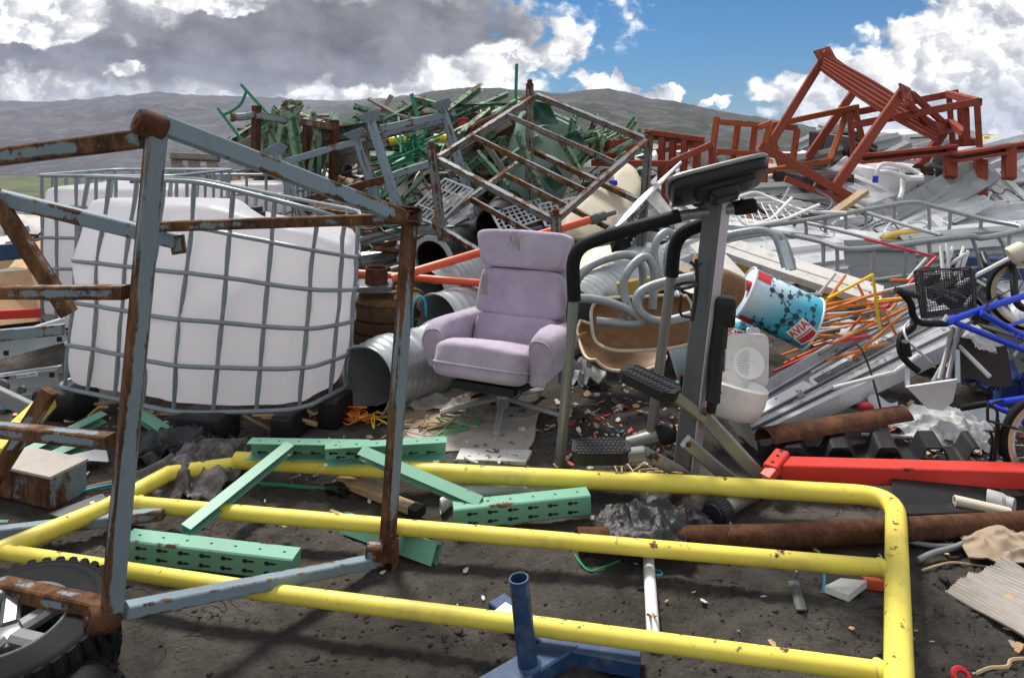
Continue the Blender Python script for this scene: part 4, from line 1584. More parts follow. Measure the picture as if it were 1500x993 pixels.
def drum(label, a, b, R, front, seed=0, logo=(.80, -.30), logo_rot=0.0, full=True):
    "a: lid end, b: foot end; front: direction that faces the viewer"
    a, b = V(a), V(b)
    d = (b - a).normalized()
    L = (b - a).length
    fr = (V(front) - d * V(front).dot(d)).normalized()
    up = d.cross(fr)
    if up.z < 0:
        up = -up
    o = emp("oil_drum", label, "drum", a.lerp(b, .5) - Z * R, "printed oil drums")
    del o["group"]
    cyl = lambda s_, h, r: a + d * s_ + (fr * math.cos(h / R) + up * math.sin(h / R)) * r     # h: arc length above the middle line
    n, k = 64, 30
    rings, uvs = [], []
    for i in range(k + 1):
        s_ = L * i / k
        rr = R + .006 * max(0, 1 - abs((s_ / L - .5)) / .02) * 0
        dent = lambda th: 1 - .035 * max(0, noise.noise(V((math.cos(th) * 1.6, math.sin(th) * 1.6, s_ * 4 + seed)))) * math.sin(math.pi * s_ / L)
        rings.append([a + d * s_ + (fr * math.cos(2 * math.pi * j / n) + up * math.sin(2 * math.pi * j / n)) * rr * dent(2 * math.pi * j / n) for j in range(n)])
    m = MB()
    m.loft(rings)
    body = part("body", m, M["drum"], o, smooth=50)
    me = body.data
    uvl = me.uv_layers.new(name="UVMap")
    base = origin(o)
    for lp in me.loops:
        p = me.vertices[lp.vertex_index].co + base - a
        th = math.atan2(p.dot(up), p.dot(fr))
        uvl.data[lp.index].uv = (p.dot(d) / L, .5 - th / math.pi)
    for s_, nm in ((0, "top_rim"), (L, "foot_rim")):
        m = MB()
        m.tube([a + d * s_ + (fr * math.cos(2 * math.pi * j / 48) + up * math.sin(2 * math.pi * j / 48)) * (R + .002) for j in range(48)], .006, 8, closed=True)
        part(nm, m, M["white"], o)
    hidden_r = R + .0018

    def wrap(m, poly, mat_i=0):
        m.mi = mat_i
        pts = dense([V((x, y, 0)) for x, y in poly], .012)
        c = sum(pts, V()) / len(pts)
        vs = [cyl(c.x, c.y, hidden_r + .0004 * mat_i)] + [cyl(p.x, p.y, hidden_r + .0004 * mat_i) for p in pts]
        m.add(vs, [(0, i + 1, (i + 1) % len(pts) + 1) for i in range(len(pts))])

    def grid_wrap(m, x0, x1, y0, y1, lift, tr=None):
        m.grid(lambda i, j: (lambda q: cyl(q[0], q[1], hidden_r + lift))((tr or (lambda x, y: (x, y)))(x0 + (x1 - x0) * i, y0 + (y1 - y0) * j)), 8, 8)

    # coloured patches at the lid end
    m = MB()
    grid_wrap(m, .012, .085, R * .75, R * 1.35, 0)
    part("label_print", m, M["logored"], body)
    m = MB()
    grid_wrap(m, .012, .09, -R * 1.35, -R * .85, 0)
    part("label_print", m, M["logored"], body)
    # molecule print
    m = MB()
    rs = random.Random(11 + seed)
    atoms = []
    chains = [((.10, .10), (.052, -.034), 5), ((.21, -.03), (.05, .026), 6), ((.20, -.075), (.05, .026), 7), ((.20, .11), (.05, .035), 3), ((.30, -.16), (.05, .03), 3), ((.14, -.16), (.05, -.02), 3), ((.44, .02), (.045, -.03), 2), ((.08, -.12), (.045, -.012), 4), ((.33, .10), (.04, .03), 2), ((.30, -.25), (.045, .02), 4), ((.08, .2), (.05, .02), 3)]
    for (x0, y0), (dx, dy), cnt in chains:
        prev = None
        for i in range(cnt):
            x, y = x0 + dx * i, y0 + dy * i + (.012 if i % 2 else -.012)
            if x > L - .03:
                break
            atoms.append((x, y))
            wrap(m, [(x + .0155 * math.cos(t * math.pi / 6), y + .0155 * math.sin(t * math.pi / 6)) for t in range(12)])
            if prev:
                px, py = prev
                n_ = V((y - py, px - x, 0)).normalized() * .0025
                wrap(m, [(px + n_.x, py + n_.y), (x + n_.x, y + n_.y), (x - n_.x, y - n_.y), (px - n_.x, py - n_.y)])
            for s_ in (-1, 1):
                hx, hy = x + rs.uniform(-.012, .016), y + s_ * .036
                n_ = V((hy - y, x - hx, 0)).normalized() * .0016
                wrap(m, [(x + n_.x, y + n_.y), (hx + n_.x, hy + n_.y), (hx - n_.x, hy - n_.y), (x - n_.x, y - n_.y)])
                wrap(m, [(hx + .006 * math.cos(t * math.pi / 4), hy + .006 * math.sin(t * math.pi / 4)) for t in range(8)])
            prev = (x, y)
    part("molecule_print", m, M["ink"], body)
    # logo
    lx, ly = logo[0] * L, logo[1] * R
    cr, sr = math.cos(logo_rot), math.sin(logo_rot)
    tr = lambda x, y: (lx + x * cr - y * sr, ly + x * sr + y * cr)
    m = MB()
    grid_wrap(m, -.062, .062, -.058, .058, .0012, tr)
    lg = part("logo_panel", m, M["logowhite"], body)
    vs, fs = text_mesh("AVIA", .054)
    m = MB()
    vv = []
    for p in vs:
        x, y = tr(p.x * 1.0, p.y * 1.15 + .026)
        vv.append(cyl(x, y, hidden_r + .0024))
    m.add(vv, fs)
    for y0, y1 in ((-.012, -.005), (-.05, -.018)):
        grid_wrap(m, -.052, .052, y0, y1, .0024, tr)
    part("logo_lettering", m, M["logored"], lg)
    m = MB()
    m.tube([a - d * .004 + fr * R * .45 + up * R * .3, a - d * .035 + fr * R * .45 + up * R * .3], [.03, .026], 16)
    part("screw_cap", m, M["logored"], o)
    return o


drum("tilted blue and white printed drum with black molecules and a red AVIA logo", P(1090, 428, 3.86), P(1187, 474, 3.80), .150, (-.1, -1, .05), 0, (.84, -.38), 1.25)
drum("second printed drum, mostly hidden below the tilted one behind the toilet seat lid", P(985, 520, 4.25), P(1105, 492, 4.15), .150, (0, -1, .2), 4, (.74, .25), 1.05)
drum("third printed drum glimpsed between the step machine tubes", P(900, 520, 4.7), P(1010, 452, 4.6), .145, (0, -1, .1), 9, (.2, -.9), .3)

# ------------------------------------------------------------------ white appliance and perforated plate
ap = emp("water_cooker", "white plastic appliance body with a faded control panel lying by the step machine", "appliance", P(1065, 610, 3.35))
m = MB()
ca = P(1068, 575, 3.35)
ax = V((.25, .1, 1)).normalized()
m.lathe(ca - ax * .10, ax, [(0, 0), (.13, 0), (.155, .02), (.172, .08), (.176, .155), (.168, .165), (.160, .15), (.15, .05), (0, .04)], 48)
part("bowl", m, M["white"], ap)
m = MB()
for i in range(4):
    p = P(1052 + (i % 2) * 5, 548 + i * 9, 3.175)
    m.lathe(p, V((0, -1, .2)), [(.004, 0), (.004, .002), (0, .002)], 10)
part("dot_print", m, M["logored"], ap)
m = MB()
m.tube(rnd([P(1047, 546, 3.18), P(1055, 545, 3.175), P(1057, 552, 3.175), P(1051, 556, 3.178)], .01), .0012, 6)
m.tube([P(1050, 542, 3.18), P(1068, 541, 3.17)], .0012, 6)
part("line_print", m, M["inkblack"], ap)
pl = emp("perforated_plate", "square white plastic dish with a round perforated centre standing by the drums", "plate", P(1094, 560, 3.5))
cp = P(1094, 528, 3.5)
nx_, ny_, nn_ = V((1, .15, -.05)).normalized(), V((.1, .25, 1)).normalized(), V((-.1, -1, .25)).normalized()
m = MB()
m.rbox(cp, nx_, ny_, nn_, .118, .135, .022, .28, 48, 10)
part("rim_dish", m, M["dirtywhite"], pl)
m = MB()
m.rbox(cp + nn_ * .018, nx_, ny_, nn_, .10, .115, .006, .35, 48, 8)
part("inset_face", m, M["dirtywhite"], pl)
m = MB()
m.lathe(cp + nn_ * .036 - ny_ * .01, nn_, [(.078, -.01), (.078, .007), (.072, .008), (0, .006)], 40, ref=ny_)
ds_ = part("round_sieve", m, M["white"], pl)
m = MB()
for r_, cnt in ((.012, 6), (.024, 12), (.036, 18), (.048, 24), (.060, 30)):
    for k in range(cnt):
        th = 2 * math.pi * k / cnt
        m.lathe(cp + nn_ * .0436 - ny_ * .01 + nx_ * (r_ * math.cos(th)) + ny_ * (r_ * math.sin(th)), nn_, [(.0024, -.001), (.0024, .0004), (0, .0005)], 6, ref=ny_)
part("hole_pattern", m, M["void"], ds_)
m = MB()
m.rbox(P(1103, 500, 3.66), nx_, ny_, nn_, .045, .075, .006, .5, 32, 8)
one("grey_disc", "small grey disc peeking out above the perforated plate", "disc", m, M["lilacgrey"])
# ------------------------------------------------------------------ the scrap heap
def heap_y(px, py):
    y = 3.4
    while y < 14:
        p = P(px, py, y)
        if p.z <= ground_z(p.x, p.y) + .02:
            return y
        y += .04
    return 9.5


def solo(name, label, cat_, mat, fn, group=None, smooth=38):
    m = MB()
    fn(m)
    return one(name, label, cat_, m, M[mat], group, smooth)


def pole(m, a, b, w_, h_, up=Z):
    m.bar(P(*a), P(*b), w_, h_, up)


# --- slatted grey stillage on top of the heap
cs_ = emp("stillage", "grey slatted stillage tipped on its corner on top of the heap behind the armchair", "stillage", P(800, 330, 5.2))
T, Lf, Fr, Rt = P(786, 140, 6.10), P(640, 233, 5.20), P(812, 324, 4.55), P(948, 206, 5.40)
dn = V((-.02, .0, -.50))
for a, b in ((P(776, 124, 6.12), P(775, 330, 6.12)), (P(632, 216, 5.16), P(648, 352, 5.16)), (P(814, 316, 4.50), P(818, 405, 4.50)), (P(951, 200, 5.40), P(936, 400, 5.40))):
    o = tube_rail(cs_, "post", a, b, "grey2", .056, .056, (.6, .8, 0))
    m = MB()
    m.lathe(a - Z * .004, Z, [(.034, 0), (.034, .012), (.022, .02), (.024, .04), (.012, .052), (0, .054)], 14)
    part("peg", m, M["rust"], o)
for lv, mt in ((V((0, 0, 0)), "grey2"), (dn, "rustgrey")):
    for a, b in ((T, Lf), (Lf, Fr), (Fr, Rt), (T, Rt)):
        tube_rail(cs_, "rail", a + lv, b + lv, mt, .045, .05, (T - Lf).cross(Fr - Lf) * (-1 if (T - Lf).cross(Fr - Lf).z < 0 else 1))
    for t in (.34, .68):
        tube_rail(cs_, "slat", T.lerp(Lf, t) + lv, Rt.lerp(Fr, t) + lv, "rustgrey" if t > .5 else mt, .04, .042)

# --- grey frames leaning on the left of the heap
fr = emp("stillage", "tangled grey stillage with flared post heads leaning at the left end of the heap", "stillage", P(520, 320, 6.0))
for a, b in (((543, 178, 5.75), (590, 325, 5.6)), ((523, 204, 6.1), (560, 322, 5.95)), ((405, 227, 6.0), (446, 330, 5.8)), ((649, 160, 6.2), (698, 322, 6.0))):
    o = tube_rail(fr, "post", P(*a), P(*b), "greyblue", .062, .062, (.5, .8, 0))
    m = MB()
    x, y, d = frame(P(*a) - P(*b), V((0, 1, 0)))
    q = P(*a)
    m.loft([[q + x * sx * s_ + y * sy * s_ + d * h for sx, sy in ((-1, -1), (1, -1), (1, 1), (-1, 1))] for s_, h in ((.033, -.01), (.04, .0), (.088, .055), (.086, .062), (.03, .05))])
    part("flared_head", m, M["greyblue"], o)
for a, b, mt in (((416, 238, 6.0), (626, 178, 6.2), "greyblue"), ((558, 189, 5.85), (666, 166, 6.25), "greyblue"), ((556, 200, 6.1), (652, 176, 6.6), "rustgrey"), ((428, 300, 5.9), (566, 262, 5.75), "rust"), ((562, 262, 5.75), (640, 236, 6.0), "greyblue"), ((440, 306, 6.3), (560, 322, 6.1), "rustgrey")):
    tube_rail(fr, "rail", P(*a), P(*b), mt, .05, .062)
rr_ = emp("rack", "thin rusted steel rack standing upright among leaning green planks", "rack", P(430, 290, 6.9))
for a, b, w_ in (((376, 155, 6.9), (373, 285, 6.9), .075), ((490, 176, 7.1), (487, 282, 7.1), .075), ((413, 178, 7.4), (412, 250, 7.4), .06), ((450, 184, 7.0), (448, 270, 7.0), .07)):
    tube_rail(rr_, "post", P(*a), P(*b), "rust", w_, w_, (.5, .8, 0))
for a, b, mt in (((374, 169, 6.88), (492, 187, 7.08), "rustgrey"), ((372, 270, 6.88), (440, 276, 6.95), "rustgrey"), ((490, 181, 7.1), (470, 186, 7.6), "rustgrey")):
    tube_rail(rr_, "rail", P(*a), P(*b), mt, .055, .075)
m = MB()
m.tube(rnd([P(374, 166, 6.9), P(362, 171, 6.85), P(340, 172, 6.8)], .15), .04, 8)
m.bar(P(340, 166, 6.8), P(340, 179, 6.8), .05, .02, (1, 0, 0))
part("bent_arm", m, M["rustgrey"], rr_)
solo("steel_beam", "grey steel beam with a rust edge lying across the rack's far side", "beam", "grey2", lambda m: m.prism(P(448, 202, 7.6), P(560, 186, 7.2), S_chan(.08, .15, .015), Z))
for i, (a, b, w_, lb) in enumerate((((352, 216, 7.2), (392, 199, 7.3), .13, "weathered grey timber end sticking out over the sloping frame beam"), ((455, 222, 7.5), (560, 200, 7.4), .22, "broad grey weathered board under the grey steel beam"), ((458, 240, 7.6), (540, 226, 7.4), .16, "dark grey board below the broad weathered board"))):
    solo("timber", lb, "timber", "greywood", lambda m: m.bar(P(*a), P(*b), .05, w_))

# --- thin green tube frame against the hills
gt = emp("tube_frame_rack", "thin green bent-tube rack sticking up against the far hillside", "rack", P(360, 205, 8.0))
for pts in ([(353, 124, 8.0), (410, 187, 8.0)], [(319, 159, 8.0), (356, 208, 8.0)], [(361, 133, 8.0), (354, 153, 8.0), (340, 163, 8.0), (328, 168, 8.0)], [(396, 178, 8.0), (379, 195, 8.0)]):
    m = MB()
    m.tube(rnd([P(*p) for p in pts], .12), .018, 8)
    part("tube", m, M["green"], gt)

# --- leaning green planks on the left
for i in range(26):
    bx = 372 + (i * 37 % 100)
    by = random.uniform(270, 318)
    Y = random.uniform(6.6, 7.3)
    lean = random.uniform(.02, .55) if i % 4 else random.uniform(-.4, 0)
    hgt = random.uniform(70, 118)
    a, b = P(bx, by, Y), P(bx + lean * hgt * .55, by - hgt, Y + random.uniform(-.1, .5))
    solo("plank", "mint green rust-edged metal plank leaning upright beside the rusted rack", "plank", "mint2", lambda m: m.chan(a, b, random.uniform(.03, .05), random.uniform(.08, .13), .008, (random.uniform(-.4, .4), 1, 0)), "green planks leaning by the rack")
solo("racking_post", "tall green perforated racking post topping the leaning planks", "racking", "mint2", lambda m: m.chan(P(424, 160, 6.6), P(443, 270, 6.5), .05, .10, .008, (.3, 1, 0)))
solo("racking_bracket", "triangular green bracket on the top of the tall racking post", "racking", "mint2", lambda m: [m.bar(P(*a), P(*b), .05, .05, (0, 1, 0)) for a, b in (((415, 152, 6.55), (428, 149, 6.55)), ((428, 150, 6.55), (441, 152, 6.55)), ((441, 153, 6.55), (431, 173, 6.55)), ((415, 153, 6.55), (427, 174, 6.55)))])

# --- pallet and boxes behind the tanks
pt = emp("pallet", "grey wooden pallet standing on edge behind the white tanks", "pallet", P(288, 275, 7.4))
for x0, x1 in ((250, 268), (275, 294), (301, 322)):
    tube_rail(pt, "slat", P(x0 + 4, 222, 7.5), P(x1, 274, 7.2), "greywood", .11, .022, (.2, -1, .35))
for y0, Y in ((229, 7.42), (268, 7.2)):
    tube_rail(pt, "bearer", P(252 + (y0 - 229) * .4, y0, Y), P(321 + (y0 - 229) * .1, y0 + 3, Y), "greywood", .07, .085, (.2, -1, .35))
solo("racking_panel_sheet", "flat green sheet seen between the slats of the standing pallet", "sheet", "green", lambda m: m.poly([P(248, 252, 7.7), P(300, 250, 7.7), P(315, 278, 7.6), P(248, 278, 7.6)], .01, (0, -1, 0)))
solo("wooden_crate", "small new-looking wooden crate at the foot of the standing pallet", "crate", "freshwood", lambda m: m.rbox(P(335, 268, 7.0), V((1, .2, 0)), V((-.2, 1, 0)), Z, .10, .1, .10, .12, 20, 8))
solo("tan_board", "tan sheet of board between the tanks and the leaning planks", "board", "tan", lambda m: m.poly([P(330, 282, 6.2), P(366, 284, 6.2), P(374, 307, 6.1), P(336, 309, 6.1)], .012, (0, -1, .2)))

# --- green odds and ends in the middle
solo("perforated_post", "thin green perforated post pointing up out of the heap", "post", "green", lambda m: m.ang(P(604, 138, 7.6), P(618, 190, 7.5), .05, .05, .008, (.4, 1, 0)))
solo("green_pole", "lone tall green pole standing above the slatted stillage", "pole", "green", lambda m: m.bar(P(757, 94, 7.4), P(754, 190, 7.4), .036, .036))
solo("red_post", "short red post end with a flange among the green planks", "post", "red", lambda m: [m.bar(P(678, 176, 7.6), P(674, 210, 7.6), .07, .07), m.bar(P(671, 175, 7.6), P(685, 174, 7.6), .1, .02)])
solo("rusty_bar", "rusty bar curving over the planks left of the slatted stillage", "bar", "rust", lambda m: m.tube(rnd([P(690, 195, 6.8), P(700, 183, 6.8), P(740, 166, 7.0)], .1), .035, 8))
for i, (a, b) in enumerate((((571, 207, 7.6), (600, 203, 7.6)), ((636, 203, 7.7), (655, 203, 7.7)))):
    solo("yellow_tube", ("bright yellow plastic tube behind the grey flared post" if i == 0 else "short yellow tube end beyond the thin green rods"), "tube", "yellowp", lambda m: m.tube([P(*a), P(*b)], .05, 12))
for i in range(26):
    a = P(random.uniform(585, 625), random.uniform(195, 235), random.uniform(6.9, 7.3))
    b = P(random.uniform(570, 655), random.uniform(165, 250), random.uniform(7.0, 7.5))
    if (b - a).length < .25:
        b = a + (b - a).normalized() * .45
    solo("green_rod", "thin green steel rod in the spiky bundle left of the slatted stillage", "rod", "green", lambda m: m.tube([a, b], .014, 6), "thin green rods")
tg = emp("metal_hopper", "large green sheet-metal hopper with torn dark flaps inside the heap", "hopper", P(800, 270, 6.9))
m = MB()
ctr, axh = P(790, 235, 6.9), V((.35, -.35, .87)).normalized()
m.lathe(ctr - axh * .42, axh, [(.36, 0), (.37, .05), (.37, .75), (.36, .8), (.33, .79), (.33, .02)], 40, cap=False)
part("shell", m, M["pgreen"], tg)
for pts, lab in (([(782, 148, 6.7), (804, 152, 6.6), (829, 177, 6.5), (800, 189, 6.5), (781, 187, 6.6)], "dark green bent flap at the top"), ([(824, 201, 6.4), (845, 191, 6.5), (863, 216, 6.4), (828, 223, 6.3)], None), ([(795, 262, 6.4), (812, 240, 6.5), (832, 268, 6.3), (812, 282, 6.3)], None)):
    m = MB()
    q = [P(*p) for p in pts]
    c = sum(q, V()) / len(q) + V((0, .06, 0))
    m.plate(lambda a, b: (lambda r: r + V((0, .10 * (4 * a * (1 - a)) * (4 * b * (1 - b)), 0)))(q[0].lerp(q[1], a).lerp(q[-1].lerp(q[2] if len(q) == 4 else q[2].lerp(q[3], .35), a), b)), 8, 8, .012, (0, -1, .1))
    part("flap", m, M["dgreen"], tg, lab)
solo("dark_trough", "dark grey curved sheet beside the green hopper", "sheet", "darkgrey", lambda m: m.plate(lambda a, b: P(735 + 45 * a, 235 - 25 * a + 28 * b, 6.6 + .35 * (2 * b - 1) ** 2), 6, 10, .01, (0, -1, 0)))

# --- planks
for i in range(44):
    a = P(random.uniform(655, 735), random.uniform(196, 262), 6.5 + random.uniform(0, .7))
    L_ = random.uniform(35, 95)
    an = math.radians(random.choice([random.gauss(-30, 8)] * 4 + [random.uniform(20, 65)]))
    b = P((a.x / a.y * 1000 + 750) + L_ * math.cos(an), (H - a.z) / a.y * 1000 + HOR + L_ * math.sin(an), a.y + random.uniform(-.2, .5))
    mt = random.choice(["mint2", "mint2", "mint2", "rust", "greywood"])
    lb, gp, nm = {"mint2": ("faded green metal plank jumbled behind the slatted stillage", "green planks behind the slatted stillage", "plank"), "rust": ("rusty strip jumbled in with the green planks behind the slatted stillage", "rusty strips in the plank heap", "steel_strip"), "greywood": ("grey batten mixed in with the green planks behind the slatted stillage", "grey battens in the plank heap", "batten")}[mt]
    solo(nm, lb, nm.split("_")[-1], mt, lambda m: m.chan(a, b, .03, random.uniform(.07, .11), .012, (random.uniform(-.3, .3), -.6, 1)) if mt == "mint2" else m.bar(a, b, .03, random.uniform(.05, .09)), gp)
for i in range(40):
    bx, by = random.uniform(822, 900), random.uniform(205, 245)
    Y = random.uniform(6.6, 7.5)
    an = math.radians(random.gauss(-58, 18))
    L_ = random.uniform(22, 58)
    a, b = P(bx, by, Y), P(bx + L_ * math.cos(an), by + L_ * math.sin(an), Y + random.uniform(-.3, .3))
    solo("plank", "pale green plank end sticking up between the slatted stillage and the red rack", "plank", "mint2", lambda m: m.chan(a, b, .03, random.uniform(.07, .11), .012, (random.uniform(-.5, .5), 1, .2)), "green plank ends by the red rack")
for a, b, lb in (((757, 195, 6.0), (800, 300, 5.8), "single long mint plank crossing under the slatted stillage"), ((820, 200, 6.3), (855, 262, 6.2), "single mint plank slanting beside the green hopper"), ((700, 225, 6.2), (745, 275, 6.0), "yellowish green plank slanting down behind the slats"), ((560, 290, 6.2), (620, 235, 6.4), "striped mint plank rising behind the flared grey posts"), ((560, 320, 6.0), (618, 262, 6.2), "lower mint plank rising behind the flared grey posts")):
    solo("plank", lb, "plank", "mint2", lambda m: m.chan(P(*a), P(*b), .03, .10, .008, (.2, -.9, .4)))


def scatter(n, box, kinds, where, seed, lift=.06, flat=.35, ang=None):
    r = random.Random(seed)
    cnt = {}
    for i in range(n):
        px, py = r.uniform(box[0], box[2]), r.uniform(box[1], box[3])
        Y = heap_y(px, py)
        c = P(px, py, Y) + V((0, -.05, lift + r.uniform(0, .12)))
        nm, desc, mt, shp, l0, l1, w0, w1 = kinds[i % len(kinds)]
        ph = r.uniform(-math.pi, math.pi) if ang is None else math.radians(r.gauss(*ang))
        d = V((math.cos(ph), .75 * math.sin(ph), .35 * math.sin(ph) + r.uniform(-flat, flat))).normalized()
        L_ = r.uniform(l0, l1)
        a, b = c - d * L_ / 2, c + d * L_ / 2
        gz = .01
        for p in (a, b):
            g0 = ground_z(p.x, p.y) + gz
            if p.z < g0:
                p.z = g0 + r.uniform(0, .05)
        w_ = r.uniform(w0, w1)
        up = V((r.uniform(-.5, .5), r.uniform(-.9, -.2), r.uniform(.3, 1)))
        m = MB()
        if shp == "bar":
            m.bar(a, b, w_, w_ * r.uniform(.3, .9), up)
        elif shp == "board":
            m.bar(a, b, w_, .018, up, .05)
        elif shp == "tube":
            m.tube([a, a.lerp(b, .5) + V((0, 0, r.uniform(-.04, .04))), b], w_ / 2, 8)
        elif shp == "wire":
            k = L_ * .16
            m.tube(cat([a.lerp(b, t) + V((r.uniform(-k, k), r.uniform(-k, k) * .5, r.uniform(0, k))) for t in (0, .2, .4, .6, .8, 1)], 6), w_ / 2, 6)
        elif shp == "chan":
            m.chan(a, b, w_ * .6, w_, .004, up)
        elif shp == "fold":
            k = w_
            m.prism(a, b, S_open([(-k / 2, 0), (-k * .4, k * .18), (-k * .1, k * .18), (0, 0), (k * .35, 0), (k * .42, -k * .2), (k / 2, -k * .2)], .003), up)
        elif shp == "sheet":
            x, y, dd = frame(b - a, up)
            bow, tw = r.uniform(-.2, .2), r.uniform(-.3, .3)
            m.plate(lambda s_, t: a.lerp(b, s_) + (x * math.cos(tw * (s_ - .5)) + y * math.sin(tw * (s_ - .5))) * (w_ * (t - .5) * (1 + .3 * math.sin(s_ * 5 + i))) + y * (bow * w_ * 4 * t * (1 - t) + .02 * noise.noise(V((s_ * 3, t * 3, i)))), 6, 4, .004, y)
        one(nm, f"{desc} {where}", nm.split("_")[-1], m, M[mt], f"{desc} {where}"[:100])


WOODS = [("batten", "grey weathered batten", "greywood", "bar", .5, 1.3, .05, .09), ("board", "broken brown board", "wood", "board", .4, 1.0, .08, .16), ("steel_pipe", "dull grey steel pipe", "rodgrey", "tube", .6, 1.5, .03, .05), ("steel_bar", "rusty steel bar", "rust", "bar", .5, 1.4, .04, .07), ("plank", "mint green plank", "mint2", "chan", .5, 1.2, .07, .11), ("dark_sheet", "dark bent sheet", "darkgrey", "sheet", .4, .8, .2, .4), ("dark_sheet", "black torn sheet", "black", "sheet", .3, .7, .2, .4)]
scatter(64, (470, 235, 760, 345), WOODS, "in the heap between the white tank and the slatted stillage", 1)
scatter(36, (365, 230, 480, 340), WOODS, "at the left end of the heap", 2)
scatter(30, (520, 330, 700, 400), [WOODS[0], WOODS[1], WOODS[2], WOODS[3], ("grey_rail", "grey galvanised rail", "galv", "chan", .6, 1.4, .05, .09)], "above the brown drum", 3, ang=(20, 18))
WHITE = [("cladding_strip", "white folded cladding strip", "alu", "fold", .7, 1.8, .12, .26), ("cladding_strip", "dull folded metal strip", "alugrey", "fold", .6, 1.6, .10, .22), ("cladding_strip", "narrow bright metal strip", "alu", "chan", .6, 1.6, .04, .08), ("scrap_sheet", "dirty white bent sheet", "dirtywhite", "sheet", .3, .8, .2, .4), ("galvanised_tube", "thin grey tube", "rodgrey", "tube", .5, 1.4, .02, .035), ("dark_sheet", "dark crumpled sheet", "darkgrey", "sheet", .3, .6, .15, .3)]
scatter(44, (905, 290, 1120, 420), WHITE + [("batten", "yellow ochre batten", "ochre", "board", .4, .9, .06, .1), ("board", "broken brown board", "wood", "board", .3, .7, .08, .14)], "in the heap beyond the step machine", 4, flat=.2)
scatter(48, (1105, 285, 1520, 415), WHITE[:3] + [WHITE[0], WHITE[4], WHITE[5]], "in the silvery heap on the far side of the bent cage", 5, flat=.12, ang=(15, 22))
scatter(30, (1130, 395, 1500, 440), WHITE, "under the bent wire cage", 6, flat=.2)
scatter(40, (1200, 400, 1520, 560), [("dark_sheet", "dark crumpled sheet", "darkgrey", "sheet", .2, .45, .12, .22), ("scrap_sheet", "dirty white bent sheet", "dirtywhite", "sheet", .15, .3, .08, .2), ("galvanised_tube", "thin grey tube", "rodgrey", "tube", .5, 1.1, .018, .03), ("dark_sheet", "black torn sheet", "black", "sheet", .2, .5, .15, .25)], "behind the blue bicycle", 7)
scatter(30, (-40, 330, 105, 470), [("board", "tan board", "tan", "board", .5, 1.0, .15, .3), ("batten", "grey weathered batten", "greywood", "bar", .5, 1.3, .05, .09), ("cladding_strip", "narrow bright metal strip", "alu", "chan", .6, 1.4, .04, .09), ("dark_sheet", "dark bent sheet", "darkgrey", "sheet", .4, .8, .2, .3), ("scrap_sheet", "dirty white bent sheet", "dirtywhite", "sheet", .3, .7, .2, .35)], "beside the upright white tank", 8, flat=.15)
scatter(24, (860, 225, 1010, 290), [WOODS[3], ("steel_bar", "red oxide steel bar", "redox", "bar", .5, 1.2, .05, .08), ("dark_sheet", "dark bent sheet", "darkgrey", "sheet", .4, .8, .2, .4), WOODS[4], ("scrap_sheet", "dirty white bent sheet", "dirtywhite", "sheet", .4, .8, .2, .4)], "under the red rack", 9)
scatter(34, (1010, 235, 1330, 300), [("dark_sheet", "dark brown bent sheet", "darkbox", "sheet", .5, .9, .3, .5), ("scrap_sheet", "white bent sheet", "white", "sheet", .5, 1.0, .25, .45), ("steel_bar", "red oxide steel bar", "redox", "bar", .5, 1.4, .05, .08), ("galvanised_tube", "thin grey tube", "rodgrey", "tube", .5, 1.4, .025, .04), ("steel_bar", "orange steel bar", "orange", "bar", .5, 1.2, .05, .08)], "under the red and orange frames", 10)

scatter(46, (540, 250, 760, 400), [("wood_offcut", "small grey wood offcut", "greywood", "bar", .15, .4, .03, .07), ("metal_offcut", "small rusty metal offcut", "rust", "bar", .15, .5, .02, .05), ("plastic_scrap", "small white plastic scrap", "dirtywhite", "sheet", .08, .25, .06, .14), ("steel_rod", "thin dark steel rod", "darkgrey", "tube", .4, 1.0, .012, .02)], "wedged in the heap behind the armchair", 31, .10)
scatter(50, (1010, 300, 1500, 470), [("plastic_scrap", "small white plastic scrap", "white", "sheet", .08, .28, .06, .16), ("steel_rod", "thin dark steel rod", "darkgrey", "tube", .4, 1.0, .010, .018), ("white_rod", "thin white rod", "rodwhite", "tube", .4, 1.1, .012, .02), ("metal_offcut", "small dark metal offcut", "darkgrey", "bar", .15, .4, .03, .07), ("wood_offcut", "small brown wood offcut", "wood", "bar", .15, .4, .03, .06), ("orange_rod", "thin orange rod", "rodorange", "tube", .4, .9, .012, .02)], "wedged in the silver heap", 32, .14)

scatter(34, (1235, 232, 1540, 300), [WHITE[0], WHITE[0], WHITE[1], WHITE[2], ("scrap_sheet", "bright white sheet", "alu", "sheet", .5, 1.1, .25, .5)], "high on the silver heap under the red beams", 33, .12, .2, (-28, 35))
scatter(60, (480, 200, 760, 300), [("plank", "mint green plank", "mint2", "chan", .5, 1.3, .06, .11), ("steel_rod", "thin dark steel rod", "darkgrey", "tube", .5, 1.2, .014, .022), ("batten", "grey weathered batten", "greywood", "bar", .5, 1.3, .04, .07), ("steel_bar", "rusty steel bar", "rust", "bar", .5, 1.2, .03, .05), ("plank", "dark green plank", "green", "chan", .4, 1.0, .05, .08)], "crossing in the upper heap near the slatted stillage", 34, .2, .5)

